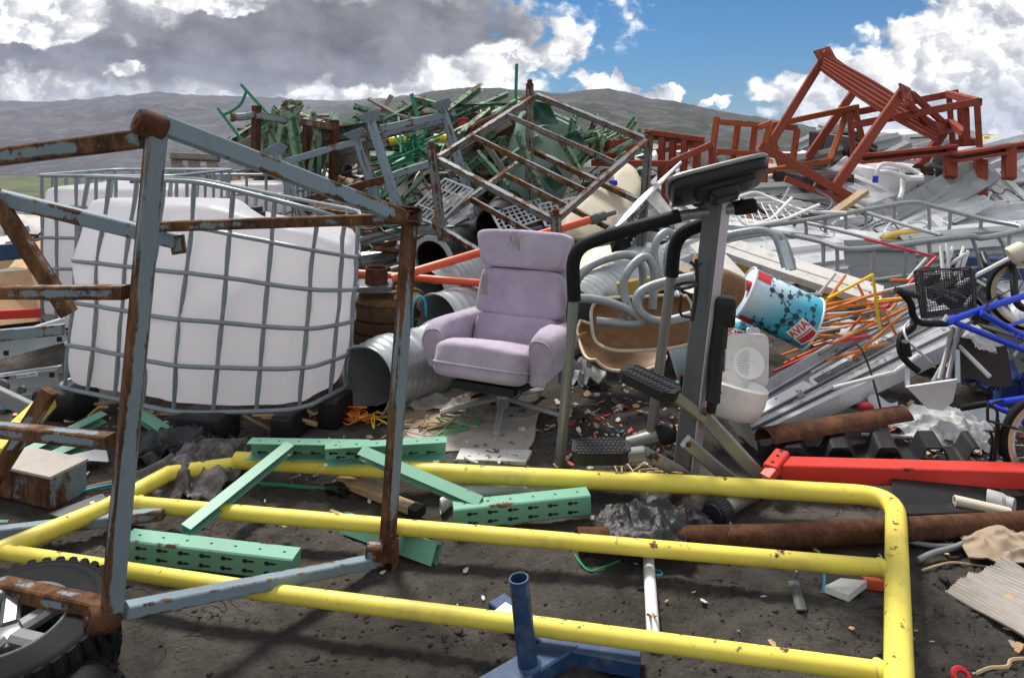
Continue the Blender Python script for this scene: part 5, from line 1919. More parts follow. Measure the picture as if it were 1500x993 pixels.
scatter(70, (372, 195, 640, 268), [("plank", "muted green plank", "mint2", "chan", .5, 1.2, .06, .12), ("plank", "muted green plank", "mint2", "board", .5, 1.2, .08, .12), ("batten", "dark brown batten", "darkwood", "bar", .5, 1.3, .05, .08), ("batten", "grey weathered batten", "greywood", "bar", .5, 1.3, .05, .08), ("steel_bar", "rusty steel bar", "rust", "bar", .5, 1.2, .03, .06)], "piled up behind the flared grey posts", 35, .25, .5, (-35, 40))
scatter(50, (640, 175, 800, 240), [("plank", "muted green plank", "mint2", "chan", .5, 1.2, .06, .12), ("steel_bar", "rusty steel bar", "rust", "bar", .5, 1.2, .03, .06), ("batten", "dark brown batten", "darkwood", "bar", .5, 1.3, .05, .08)], "on the crest of the heap by the lone green pole", 36, .15, .4, (25, 30))

scatter(64, (1000, 300, 1500, 500), [("bent_wire", "bent black cable", "black", "wire", .4, 1.1, .008, .016), ("bent_wire", "bent pale wire", "rodwhite", "wire", .4, 1.0, .006, .014), ("bent_wire", "kinked grey tube", "rodgrey", "wire", .5, 1.2, .014, .026), ("bent_strip", "bent bright metal strip", "alu", "wire", .5, 1.1, .014, .03)], "tangled over the silver heap", 41, .18)
scatter(60, (500, 230, 930, 400), [("bent_wire", "bent black cable", "black", "wire", .4, 1.1, .008, .016), ("bent_wire", "kinked rusty bar", "rust", "wire", .5, 1.3, .012, .022), ("bent_wire", "kinked grey tube", "rodgrey", "wire", .5, 1.2, .014, .026), ("bent_wire", "kinked green bar", "green", "wire", .5, 1.2, .012, .022)], "tangled in the heap behind the armchair", 42, .18)
scatter(36, (1190, 238, 1530, 330), [("ribbed_strip", "long ribbed silver strip", "alu", "fold", 1.2, 2.2, .16, .28), ("ribbed_strip", "long dull ribbed strip", "alugrey", "fold", 1.0, 2.0, .12, .22), ("steel_rod", "thin dark steel rod", "darkgrey", "tube", .6, 1.4, .012, .02)], "slanting down across the top of the silver heap", 43, .28, .1, (32, 10))

# --- wire baskets below the slatted stillage
def wire_grid(m, o_, u, v, nu, nv, r):
    for i in range(nu + 1):
        m.tube([o_ + u * (i / nu), o_ + u * (i / nu) + v], r if 0 < i < nu else r * 1.6, 5)
    for j in range(nv + 1):
        m.tube([o_ + v * (j / nv), o_ + v * (j / nv) + u], r if 0 < j < nv else r * 1.6, 5)


for lb, o_, u, v, nu, nv in (("grey wire refrigerator shelf standing on edge below the grey frames", (598, 312, 5.3), (652, 262, 5.5), (640, 330, 5.2), 4, 7), ("wire basket side seen through the slats of the stillage", (720, 312, 5.5), (790, 292, 5.9), (735, 340, 5.3), 10, 5), ("second wire basket side behind the stillage's front post", (790, 300, 5.7), (865, 285, 6.0), (800, 332, 5.5), 10, 5)):
    oo, uu, vv = P(*o_), P(*u), P(*v)
    solo("wire_shelf", lb, "shelf", "galv", lambda m: wire_grid(m, oo, uu - oo, vv - oo, nu, nv, .007))
solo("ice_sheet", "crinkled white plastic sheet below the grey wire shelf", "sheet", "white", lambda m: m.plate(lambda a, b: P(648 + 45 * a, 290 + 36 * b - 14 * a, 5.7) + V((0, .06 * noise.noise(V((a * 6, b * 6, 2))), 0)), 10, 8, .006, (0, -1, .3)))

# --- cream plastic tank and white sheets
ot = [(918, 237), (933, 246), (942, 266), (941, 283), (921, 324), (888, 350), (835, 353), (820, 338), (823, 316), (843, 296), (873, 268), (906, 243)]
ct = emp("plastic_tank", "cream stained plastic tank tilted behind the slatted stillage", "tank", P(880, 350, 5.3))
oc = cat([P(x, y, 5.95 - (y - 237) / 116 * .75) for x, y in ot], 4, True)
cc = sum(oc, V()) / len(oc)
back = V((.05, .9, -.1))
m = MB()
m.loft([[cc + (p - cc) * s_ + back * h for p in oc] for s_, h in ((.55, .0), (.80, .005), (.92, .03), (.98, .08), (1, .14), (1, .38), (.95, .45), (.8, .48))])
part("body", m, M["cream"], ct, smooth=70)
m = MB()
m.lathe(P(892, 262, 5.72), V((-.2, -1, .3)), [(.045, 0), (.045, .05), (.035, .06), (0, .065)], 20)
part("cap", m, M["white"], ct)
m = MB()
m.rbox(P(898, 268, 5.66), V((1, 0, 0)), V((0, 1, 0)), Z, .035, .03, .022, .3, 16, 8)
part("tap", m, M["bike"], ct)
for lb, q, t_ in (("tall white sheet edge slanting up from the armchair towards the red rack", [(884, 340, 4.9), (996, 236, 5.5), (1000, 240, 5.5), (890, 345, 4.9)], "alu"), ("white triangular sheet left of the step machine console", [(944, 288, 5.2), (962, 280, 5.3), (992, 318, 5.0), (985, 332, 5.0)], "dirtywhite"), ("big pale sheet hanging behind the step machine upright", [(1010, 360, 4.5), (1040, 350, 4.6), (1095, 405, 4.3), (1080, 425, 4.2)], "dirtywhite"), ("cream perforated plastic cover beside the step machine handle", [(842, 372, 4.4), (893, 358, 4.5), (898, 384, 4.3), (846, 402, 4.2)], "cream")):
    solo("sheet_piece", lb, "sheet", t_, lambda m: m.plate(lambda a, b: P(*q[0]).lerp(P(*q[1]), a).lerp(P(*q[3]).lerp(P(*q[2]), a), b) + V((0, .03 * math.sin(a * 4 + b * 3), 0)), 8, 6, .012, (0, -1, .2)))

# --- red rack, orange rack, big red frame
r1 = emp("rack", "dark red steel rack with close uprights standing beside the slatted stillage", "rack", P(960, 285, 7.0))
for a, b in (((949, 196, 7.2), (948, 285, 7.2)), ((970, 202, 7.1), (967, 300, 7.0)), ((986, 205, 7.1), (982, 305, 7.0)), ((1003, 206, 7.0), (999, 300, 6.9)), ((1022, 209, 6.9), (1018, 298, 6.9)), ((1043, 214, 6.6), (1046, 262, 6.6)), ((892, 208, 7.0), (893, 232, 7.0)), ((924, 226, 7.0), (923, 250, 7.0)), ((974, 240, 6.6), (975, 300, 6.6))):
    tube_rail(r1, "post", P(*a), P(*b), "redox", .062, .062, (.6, .8, 0))
for a, b in (((946, 193, 7.2), (1031, 205, 6.9)), ((946, 199, 7.25), (1031, 211, 6.95)), ((866, 239, 6.7), (985, 240, 6.6)), ((984, 238, 6.6), (1042, 212, 6.6)), ((892, 211, 7.0), (930, 204, 7.2)), ((880, 231, 6.8), (946, 208, 7.2)), ((962, 222, 7.6), (1022, 211, 7.6))):
    tube_rail(r1, "rail", P(*a), P(*b), "redox", .06, .06)
o1 = emp("rack", "orange rusty steel rack standing open against the green hillside", "rack", P(1110, 285, 7.5))
for a, b in (((1050, 172, 7.5), (1039, 262, 7.4)), ((1081, 184, 7.6), (1074, 236, 7.6)), ((1106, 187, 7.6), (1101, 230, 7.6)), ((1168, 190, 7.4), (1153, 290, 7.2)), ((1127, 186, 7.4), (1157, 290, 7.2)), ((1242, 160, 7.6), (1216, 236, 7.3)), ((1252, 160, 7.6), (1278, 262, 7.3)), ((1121, 230, 7.0), (1118, 285, 7.0)), ((1130, 180, 7.0), (1111, 240, 7.0))):
    tube_rail(o1, "post", P(*a), P(*b), "orange", .06, .06, (.6, .8, 0))
for a, b in (((1048, 178, 7.5), (1168, 188, 7.4)), ((1050, 222, 7.5), (1158, 229, 7.4)), ((1128, 184, 7.3), (1256, 157, 7.6)), ((1117, 252, 7.0), (1215, 236, 7.2)), ((1120, 287, 7.0), (1216, 270, 7.0)), ((1112, 187, 7.0), (1130, 180, 7.0))):
    tube_rail(o1, "rail", P(*a), P(*b), "orange", .06, .06)
f2 = emp("gantry", "tall red steel gantry of leaning legs with a ribbed top plate", "gantry", P(1290, 290, 7.2))
for a, b in (((1211, 78, 7.4), (1113, 236, 7.0)), ((1251, 134, 7.9), (1177, 240, 7.6)), ((1324, 131, 6.6), (1222, 276, 6.4)), ((1387, 187, 7.4), (1322, 280, 7.0)), ((1113, 212, 6.3), (1250, 292, 6.2))):
    tube_rail(f2, "leg", P(*a), P(*b), "redox", .085, .085, (.3, 1, 0))
for a, b in (((1212, 82, 7.5), (1254, 112, 7.9)), ((1335, 137, 6.8), (1388, 186, 7.3)), ((1328, 150, 6.7), (1373, 194, 7.2))):
    tube_rail(f2, "rail", P(*a), P(*b), "redox", .06, .06, (.3, 1, 0))
m = MB()
pa_, pb_ = P(1205, 92, 7.2), P(1372, 194, 7.0)
dd = (pb_ - pa_).normalized()
sec = []
nx = 40
m.plate(lambda a, b: pa_.lerp(pb_, a) + V((.20, .35, .20)) * ((b - .5) * (1.0 + .5 * math.sin(math.pi * a))) + V((-.3, -.6, .6)) * (.020 * (1 if int(b * 10) % 2 else 0)), 14, 40, .012, (-.3, -.8, .5))
part("ribbed_plate", m, M["redox"], f2)
for a, b in (((1197, 84, 7.3), (1219, 77, 7.5)), ((1320, 133, 6.5), (1335, 140, 6.8)), ((1372, 188, 7.1), (1392, 184, 7.3))):
    m = MB()
    m.bar(P(*a), P(*b), .15, .02, (0, -1, .2))
    part("gusset", m, M["redox"], f2)
f3 = emp("rack", "dark red box-shaped rack lying through the gantry legs", "rack", P(1340, 250, 7.3))
for a, b in (((1243, 167, 7.8), (1404, 136, 7.4)), ((1247, 184, 7.0), (1434, 149, 6.7)), ((1389, 138, 7.4), (1434, 150, 6.7)), ((1393, 180, 7.3), (1414, 197, 6.9)), ((1404, 210, 7.2), (1434, 208, 6.8))):
    tube_rail(f3, "rail", P(*a), P(*b), "redox", .06, .075)
for a, b in (((1245, 166, 7.2), (1252, 256, 7.1)), ((1390, 140, 7.4), (1396, 214, 7.4)), ((1405, 137, 7.45), (1409, 214, 7.4)), ((1415, 158, 6.8), (1417, 212, 6.8)), ((1431, 150, 6.7), (1435, 216, 6.7))):
    tube_rail(f3, "post", P(*a), P(*b), "redox", .055, .055, (.6, .8, 0))
for lb, a, b in (("long red steel beam resting level across the heap below the gantry", (1262, 228, 6.5), (1400, 214, 6.4)), ("second red steel beam running out of view past the yellow barrel", (1398, 226, 6.3), (1560, 200, 6.6))):
    o = emp("steel_beam", lb, "beam", P(*a))
    for dy, nm in ((0, "flange"), (10, "flange")):
        m = MB()
        m.bar(P(a[0], a[1] + dy, a[2] + .04), P(b[0], b[1] + dy, b[2] + .04), .10, .03)
        part(nm, m, M["redox"], o)
    m = MB()
    m.bar(P(a[0], a[1] + 5, a[2] + .09), P(b[0], b[1] + 5, b[2] + .09), .015, .07)
    part("web", m, M["redox"], o)
for i, (x, y0, y1) in enumerate(((1392, 214, 260), (1436, 235, 300), (1478, 216, 262))):
    solo("red_stub_post", ("red stub post under the joint of the two red beams", "broad red stub post behind the bright tilted channel", "red stub post out by the yellow barrel")[i], "post", "redox", lambda m: m.bar(P(x, y0, 6.5), P(x, y1, 6.4), .10, .10, (.3, 1, 0)))
solo("rust_gable_bar", "red bar lying low over the gantry foot", "bar", "redox", lambda m: pole(m, (1150, 262, 6.3), (1240, 296, 6.2), .06, .06))

# --- things behind the frames
yb_ = emp("barrel", "bright yellow plastic barrel lying behind the red beam", "barrel", P(1447, 235, 8.5))
m = MB()
m.lathe(P(1425, 218, 8.6), V((1, .1, .02)), [(0, 0), (.10, .02), (.14, .06), (.15, .12), (.15, .36), (.13, .41), (0, .43)], 28)
m2 = m
part("body", m, M["yellowp"], yb_)
m = MB()
m.lathe(P(1445, 203, 8.5), V((0, -.2, 1)), [(.03, 0), (.03, .03), (0, .03)], 14)
part("bung", m, M["yellowp"], yb_)
for lb, x, y, Y, sx, sy, sz, mt in (("dark brown tilted box below the orange rack", 1222, 212, 8.4, .22, .2, .17, "darkbox"), ("black tilted box beside the gantry leg", 1242, 228, 8.0, .2, .2, .2, "black"), ("white appliance box tilted behind the gantry", 1325, 215, 8.8, .23, .25, .2, "white"), ("dark brown box lid lying under the orange rail", 1190, 262, 6.9, .3, .25, .07, "darkbox"), ("white goods cabinet behind the red rack", 968, 248, 9.0, .36, .3, .2, "white"), ("white enamel cabinet lying under the orange rack", 1145, 268, 7.6, .4, .3, .13, "white"), ("white appliance side under the gantry leg", 1310, 262, 6.9, .32, .25, .13, "white")):
    rot = random.uniform(-.5, .5)
    o = emp("cabinet", lb, "cabinet", P(x, y, Y) - Z * sz)
    ex_, ez_ = V((math.cos(rot) , .3, math.sin(rot) * .6)).normalized(), None
    ey_ = V((-.3, 1, 0.1))
    ey_ = (ey_ - ex_ * ey_.dot(ex_)).normalized()
    ez_ = ex_.cross(ey_)
    m = MB()
    m.rbox(P(x, y, Y), ex_, ey_, ez_, sx, sy, sz, .10, 32, 14)
    part("body", m, M[mt], o)
    m = MB()
    m.bar(P(x, y, Y) - ey_ * (sy + .006) + ez_ * sz * .7 - ex_ * sx * .8, P(x, y, Y) - ey_ * (sy + .006) + ez_ * sz * .7 + ex_ * sx * .8, .012, .02, ez_)
    part("edge_trim", m, M["darkgrey" if mt != "black" else "steel"], o)
pm = emp("pump_motor", "grimy grey pump motor between the gantry and the bright channel", "motor", P(1372, 255, 6.8))
m = MB()
m.lathe(P(1372, 245, 6.8), V((.3, -.2, 1)), [(0, -.1), (.09, -.1), (.10, 0), (.06, .03), (.06, .10), (.045, .11), (.045, .16), (.03, .16), (.03, .1)], 20)
part("housing", m, M["darkgrey"], pm)
m = MB()
m.lathe(P(1362, 252, 6.75), V((-1, -.3, .1)), [(.05, 0), (.05, .12), (.07, .13), (.07, .16), (0, .16)], 16)
part("flange", m, M["rust"], pm)
for i, (x, y, Y, w_, h_, mt, lb) in enumerate(((1008, 242, 40, 1.3, .8, "yellowp", "small yellow digger far off at the edge of the yard"), (1160, 232, 38, 2.6, .7, "white", "white van roof far off beyond the orange rack"))):
    o = emp("vehicle", lb, "vehicle", P(x, y, Y) - Z * h_)
    m = MB()
    m.rbox(P(x, y, Y), V((1, .1, 0)), V((-.1, 1, 0)), Z, w_ / 2, .8, h_ / 2, .2, 24, 10)
    part("body", m, M[mt], o)
    m = MB()
    m.rbox(P(x, y, Y) + V((0, -.5, h_ * .12)), V((1, .1, 0)), V((-.1, 1, 0)), Z, w_ * .36, .35, h_ * .22, .2, 16, 8)
    part("cab_window", m, M["black"], o)
# ------------------------------------------------------------------ bent empty cage and tubes on the silver heap
cg = emp("wire_cage", "bent empty galvanised tank cage lying across the silver heap", "cage", P(1310, 410, 4.9))


def ctube(pts, r, name="hoop"):
    m = MB()
    m.tube(cat([P(*p) for p in pts], 5), r, 8)
    return part(name, m, M["dulltube"], cg)


ctube([(1100, 333, 5.0), (1180, 323, 5.1), (1266, 308, 5.3), (1332, 297, 5.4), (1362, 301, 5.4), (1440, 321, 5.2), (1490, 330, 5.0), (1497, 336, 4.9), (1480, 341, 4.75), (1437, 349, 4.65), (1422, 346, 4.6), (1359, 353, 4.55), (1301, 361, 4.5), (1243, 365, 4.5), (1200, 353, 4.65), (1154, 343, 4.8), (1110, 338, 4.95)], .019)
ctube([(1183, 327, 5.05), (1230, 338, 4.8), (1291, 354, 4.55)], .014)
ctube([(1271, 312, 5.25), (1320, 328, 5.0), (1379, 345, 4.65)], .014)
ctube([(1204, 405, 4.75), (1260, 412, 4.6), (1330, 404, 4.6), (1400, 398, 4.7), (1470, 380, 4.85)], .013)
for x0, y0, x1, y1, Y in ((1206, 357, 1204, 408, 4.65), (1226, 362, 1226, 415, 4.58), (1280, 363, 1277, 411, 4.5), (1328, 360, 1324, 405, 4.53), (1361, 354, 1361, 401, 4.56), (1424, 348, 1437, 392, 4.62), (1463, 346, 1476, 378, 4.7), (1479, 341, 1474, 376, 4.76), (1179, 323, 1181, 344, 5.1), (1208, 318, 1209, 341, 5.17), (1238, 312, 1239, 336, 5.24), (1267, 308, 1268, 331, 5.3), (1310, 301, 1309, 321, 5.38), (1360, 301, 1361, 339, 5.4), (1392, 309, 1389, 344, 5.33), (1437, 321, 1434, 350, 5.2)):
    m = MB()
    m.tube([P(x0, y0, Y), P((x0 + x1) / 2 + 1, (y0 + y1) / 2, Y), P(x1, y1, Y)], [.014, .012, .014], 8)
    part("upright", m, M["dulltube"], cg)
hk = emp("bent_railing", "doubled grey tube railing hooking down beside the printed drum", "railing", P(1110, 390, 4.2))
for dx, dy in ((0, 0), (12, 4)):
    m = MB()
    m.tube(rnd([P(1040 + dx, 352 + dy, 4.3), P(1064 + dx, 344 + dy, 4.25), P(1118 + dx, 335 + dy, 4.2), P(1138 + dx, 346 + dy, 4.15), P(1150 + dx, 392 + dy, 4.1)], .09), .022, 10)
    part("tube", m, M["dulltube"], hk)
m = MB()
m.bar(P(1145, 352, 4.1), P(1157, 395, 4.06), .045, .02, (0, -1, .2))
part("end_plate", m, M["galv"], hk)
wr_ = emp("wire_rack", "white plastic-coated wire rack beside the step machine grip", "rack", P(1130, 330, 5.0))
for pts in ([(1072, 292, 5.2), (1107, 280, 5.3), (1132, 292, 5.2), (1178, 310, 5.0), (1240, 312, 4.9)], [(1078, 312, 4.9), (1092, 333, 4.8), (1150, 322, 4.8), (1200, 300, 5.0)], [(1160, 290, 5.1), (1130, 322, 4.9), (1095, 332, 4.8)]):
    m = MB()
    m.tube(rnd([P(*p) for p in pts], .08), .012, 8)
    part("frame_tube", m, M["white"], wr_)
m = MB()
for i in range(9):
    m.tube([P(1082 + i * 11, 290 + i * 2.5, 5.18 - .01 * i), P(1096 + i * 11, 330 - i * 2, 4.85)], .004, 5)
part("wire_lattice", m, M["white"], wr_)
hr_ = emp("hand_rail", "small pale tubular hand rail with a blue foot below the gantry", "railing", P(1320, 290, 5.9))
for pts in ([(1283, 265, 6.0), (1286, 245, 6.0), (1296, 239, 6.05), (1330, 246, 6.1), (1354, 259, 6.0), (1330, 261, 5.9), (1300, 252, 5.9), (1290, 252, 5.95)], [(1322, 246, 6.1), (1322, 280, 6.0), (1318, 292, 5.9)], [(1324, 262, 5.9), (1352, 262, 5.9)]):
    m = MB()
    m.tube(rnd([P(*p) for p in pts], .06), .020, 8)
    part("tube", m, M["rodwhite"], hr_)
m = MB()
m.tube([P(1283, 258, 6.0), P(1282, 268, 6.0)], .024, 10)
part("foot", m, M["bike"], hr_)

# ------------------------------------------------------------------ large metal profiles of the silver heap
W_ = lambda w, k=.16: [(-w / 2, 0), (-w * .46, w * k), (-w * .30, w * k), (-w * .27, w * k * .5), (-w * .05, w * k * .5), (-w * .02, w * k), (w * .20, w * k), (w * .23, w * k * .5), (w * .36, w * k * .5), (w * .40, 0), (w * .5, 0)]
U_ = lambda w, k=.3: [(-w / 2, -w * k), (-w / 2, 0), (-w * .1, 0), (-w * .07, w * .03), (w * .07, w * .03), (w * .1, 0), (w / 2, 0), (w / 2, -w * k)]
for lb, a, b, w, sec, up, mt in (
    ("thick grey metal channel tilted up towards the red beams", (1298, 330, 6.1), (1444, 246, 6.5), .30, U_, (-.45, -.85, .45), "alugrey"),
    ("bright white metal channel just under the tilted grey one", (1322, 345, 5.9), (1440, 292, 6.3), .24, W_, (-.1, -.4, .9), "alu"),
    ("white ribbed cladding sheet folded up below the gantry leg", (1212, 268, 6.9), (1330, 318, 6.3), .50, W_, (.1, -.5, .9), "alu"),
    ("steep bright channel sliding down at the red stub post", (1440, 258, 6.8), (1535, 352, 6.2), .34, W_, (-.2, -.6, .8), "alu"),
    ("dull trough with round bolts lying at the top of the silver heap", (1402, 254, 7.0), (1530, 272, 6.9), .34, U_, (.1, -.7, .7), "alugrey"),
    ("long white ribbed cladding sheet lying level under the cage hoops", (1080, 372, 5.75), (1520, 318, 6.3), .46, W_, (-.02, -.45, .9), "alu"),
    ("second long white cladding sheet in front of the level one", (1130, 392, 5.2), (1530, 350, 5.65), .40, W_, (-.02, -.5, .9), "alu"),
    ("narrow white edge profile crossing the long cladding sheets", (1060, 322, 6.2), (1300, 352, 5.6), .16, U_, (0, -.5, .9), "alu"),
    ("grey ribbed sheet standing behind the cage's near uprights", (1236, 395, 4.85), (1340, 396, 4.85), .42, W_, (.02, -.9, .35), "alugrey"),
    ("pale cream cladding strip slanting from the railing to the orange rods", (1040, 350, 4.75), (1292, 432, 4.25), .17, U_, (.1, -.6, .8), "dirtywhite"),
    ("long bright cladding strip at the foot of the cage", (1330, 372, 5.0), (1530, 356, 5.2), .30, W_, (0, -.6, .8), "alugrey"),
    ("broad white sheet lying flat beneath the tilted grey channel", (1170, 352, 6.1), (1400, 326, 6.5), .42, W_, (0, -.4, .9), "alu"),
    ("white corner strip running from the console towards the cage", (1120, 310, 6.3), (1290, 296, 6.7), .2, U_, (0, -.5, .9), "alugrey"),
    ("grey ribbed sheet below the white wire rack", (1085, 296, 6.5), (1230, 290, 6.7), .35, W_, (0, -.7, .7), "alugrey"),
):
    m = MB()
    m.prism(P(*a), P(*b), S_open(sec(w), .004), up, nseg=4, bow=V((0, 0, random.uniform(-.02, .03))))
    o = emp("cladding_sheet", lb, "cladding", P(*a))
    part("sheet", m, M[mt], o, smooth=20)
    x, y, d = frame(P(*b) - P(*a), V(up))
    m = MB()
    for t in (.06, .5, .94):
        for s_ in (-.38, .1):
            q = P(*a).lerp(P(*b), t) + x * (w * s_) + y * (w * .17 + .004 if sec is W_ and s_ < 0 else (w * .085 + .005 if sec is W_ else .004))
            m.lathe(q, y, [(.011, 0), (.008, .006), (0, .007)], 8)
    part("rivet", m, M["steel"], o)
solo("plank", "short brown plank resting on the folded white sheet", "plank", "wood", lambda m: m.bar(P(1222, 312, 5.9), P(1266, 281, 6.1), .09, .04))
solo("yellow_float", "curved ochre plastic float lying inside the bent cage", "float", "ochre", lambda m: m.tube(cat([P(1292, 356, 5.2), P(1310, 348, 5.2), P(1345, 345, 5.3), P(1378, 350, 5.3)], 5), [.02] + [.05] * 14 + [.02], 12))
for lb, a, b in (("ochre board jammed under the bent tubes by the step machine", (905, 425, 4.6), (975, 412, 4.6)), ("ochre panel behind the pale cream strip", (1075, 395, 4.9), (1105, 388, 4.9)), ("ochre pipe end on the soil between armchair and chair shells", (832, 500, 3.95), (862, 488, 4.2))):
    solo("ochre_board", lb, "board", "ochre", lambda m: m.bar(P(*a), P(*b), .06, .06 if a[0] < 840 else .10))
solo("ochre_board", "ochre plastic panel standing behind the orange rods", "panel", "ochre", lambda m: m.poly([P(1205, 432, 4.4), P(1222, 412, 4.45), P(1252, 432, 4.4), P(1240, 455, 4.3), P(1200, 452, 4.3)], .015, (0, -1, .2)))

# ------------------------------------------------------------------ striped facade profile in front
fp = emp("facade_panel", "long white ribbed facade panel with purple stripes leaning across the bicycle side", "panel", P(1112, 652, 3.3))
a0, a1, b0, b1 = P(1066, 604, 3.52), P(1112, 650, 3.27), P(1352, 432, 4.45), P(1442, 494, 4.2)
nrm = (b0 - a0).cross(a1 - a0).normalized()
if nrm.y > 0:
    nrm = -nrm
PROF = [(0, .05), (.02, .06), (.05, .06), (.07, .0), (.16, .0), (.18, .012), (.22, .012), (.24, 0), (.30, 0), (.33, .03), (.52, .03), (.55, .012), (.60, .012), (.62, .03), (.66, .03), (.70, .05), (.78, .05), (.80, .03), (.86, .03), (.88, .05), (.95, .05), (1, -.03)]
KB = [p[0] for p in PROF]
ny = len(PROF) - 1


def fpt(s_, w, lift=0.0):
    return a0.lerp(b0, s_).lerp(a1.lerp(b1, s_), w) + nrm * (interp(PROF, w) + lift)


m = MB()
m.plate(lambda a, b: fpt(a, KB[round(b * ny)]), 24, ny, .004, nrm)
fs_ = part("sheet", m, M["alu"], fp, smooth=12)
for s0, s1, w0, w1, mt, nm in ((0, 1, .335, .40, "white", "white_strip"), (0, 1, .285, .325, "darkgrey", "gasket"), (0, 1, .53, .548, "darkgrey", "gasket"), (0, 1, .682, .696, "darkgrey", "gasket"), (0, 1, .785, .80, "darkgrey", "gasket"), (.0, .30, .40, .52, "white", "white_strip"), (.02, .98, .115, .145, "darkgrey", "gasket"), (.0, .33, .19, .215, "purple", "purple_stripe"), (.02, .25, .635, .655, "purple", "purple_stripe"), (.30, .96, .405, .52, "darkgrey", "window_strip")):  # dark lines laid along the ribs for contrast
    m = MB()
    m.plate(lambda a, b: fpt(lerp(s0, s1, a), lerp(w0, w1, b), .003), 12, 3, .002, nrm)
    part(nm, m, M[mt], fp)
m = MB()
for i in range(40):
    s_, w = random.uniform(.03, .95), random.choice([random.uniform(.33, .5), random.uniform(.36, .5), random.uniform(.55, .8)])
    L_, k_ = random.uniform(.006, .05), random.uniform(.01, .05)
    q = [fpt(min(s_ + L_ * math.cos(t) * random.uniform(.3, 1) * .5, 1), min(max(w + k_ * math.sin(t) * random.uniform(.3, 1), 0), 1), .0062) for t in [j * math.pi / 4 for j in range(8)]]
    m.poly(q, .001, nrm)
part("grime_stain", m, M["alugrey"], fp)
m = MB()
m.poly([a0 + nrm * .05, a1 + nrm * .02, a1 - nrm * .06 + (a0 - b0).normalized() * .0, a0 - nrm * .06], .004, (a0 - b0).normalized())
part("end_cap", m, M["dirtywhite"], fp)
solo("black_strap", "thin black strap hanging over the ribbed facade panel", "strap", "black", lambda m: m.tube(cat([P(1253, 503, 3.7), P(1262, 512, 3.62), P(1274, 540, 3.55), P(1284, 575, 3.45), P(1292, 606, 3.4)], 6), .006, 6))
solo("thin_pipe", "thin pale pipe lying over the ribbed facade panel", "pipe", "rodwhite", lambda m: m.tube([P(1220, 568, 3.4), P(1310, 545, 3.5), P(1345, 520, 3.6)], .010, 10))

# ------------------------------------------------------------------ bundle of rods
c8 = lambda x, y: (1200 + x / 4.967, 350 + y / 4.967)
RODS = [("rodorange", (-30, 500), (520, 380)), ("rodorange", (100, 760), (640, 500)), ("rodyellow", (80, 640), (500, 560)), ("rodorange", (220, 880), (600, 560)), ("rodgrey", (-40, 780), (560, 600)), ("pink", (60, 760), (380, 700)), ("rodorange", (420, 420), (560, 700)), ("rodorange", (0, 540), (380, 410)), ("rodorange", (-20, 518), (640, 440)), ("rodorange", (35, 890), (430, 420)), ("rodorange", (-20, 594), (480, 490)), ("rodorange", (-10, 625), (400, 600)), ("rodorange", (0, 705), (370, 700)), ("rodorange", (280, 330), (390, 555)), ("rodorange", (30, 490), (190, 265)), ("rodorange", (510, 530), (560, 470)), ("rodorange", (520, 300), (740, 300)),
        ("rodyellow", (60, 435), (390, 260)), ("rodyellow", (390, 260), (440, 660)), ("rodyellow", (400, 450), (690, 425)),
        ("pink", (190, 805), (570, 410)), ("pink", (640, 340), (850, 135)), ("pink", (330, 0), (850, 132)),
        ("rodwhite", (-20, 552), (500, 520)), ("rodgrey", (-20, 830), (640, 480)), ("rodgrey", (60, 860), (480, 640)), ("rodwhite", (340, 425), (560, 372)), ("rodwhite", (0, 400), (120, 250)), ("rodgrey", (0, 840), (330, 620)), ("rodwhite", (380, 400), (740, 320)), ("rodgrey", (120, 820), (700, 540)), ("rodwhite", (640, 300), (780, 140)), ("rodwhite", (-10, 680), (400, 590)), ("rodgrey", (-60, 640), (420, 520)), ("rodorange", (-40, 560), (240, 470)), ("rodwhite", (-90, 660), (200, 640)), ("rodgrey", (-90, 720), (360, 720))]
NAMES = {"rodorange": "orange", "rodyellow": "yellow", "pink": "red", "rodwhite": "pale", "rodgrey": "grey"}
for i, (mt, a, b) in enumerate(RODS):
    Ya = 4.0 + random.uniform(-.15, .2)
    solo("rod", f"thin {NAMES[mt]} plastic rod in the tangle between the printed drum and the bicycle", "rod", mt, lambda m: m.tube([P(*c8(*a), Ya), P(*c8(*b), Ya + random.uniform(-.1, .2))], .0085, 8), f"{NAMES[mt]} rods in the tangle")
for i in range(26):
    a = P(random.uniform(1130, 1230), random.uniform(520, 555), random.uniform(3.8, 4.1))
    an = random.uniform(-.6, .5)
    b = a + V((.38 * math.cos(an), random.uniform(-.1, .3), .25 * math.sin(an)))
    mt = ("pink", "rodwhite", "rodgrey", "purple", "rodorange")[i % 5]
    nm = NAMES.get(mt, "purple")
    solo("rod", f"short {nm} rod end below the printed drum by the facade panel", "rod", mt, lambda m: m.tube([a, b], .007, 6), f"short {nm} rod ends")
solo("twine_tangle", "tangled knot of pale string on the rods", "string", "twine", lambda m: m.tube(cat([P(1290 + random.gauss(0, 9), 463 + random.gauss(0, 7), 4.0 + random.uniform(-.04, .04)) for _ in range(40)], 4), .0022, 5))
for i, (x0, y0, x1, y1) in enumerate(((1378, 360, 1382, 395), (1387, 357, 1390, 395), (1396, 362, 1380, 398), (1412, 362, 1398, 392), (1418, 368, 1404, 398), (1372, 400, 1415, 360))):
    solo("white_tube", "white tube standing in the cluster behind the black basket", "tube", "rodwhite", lambda m: m.tube([P(x0, y0, 4.3), P(x1, y1 + 12, 4.2)], .011, 8), "white tubes behind the basket")
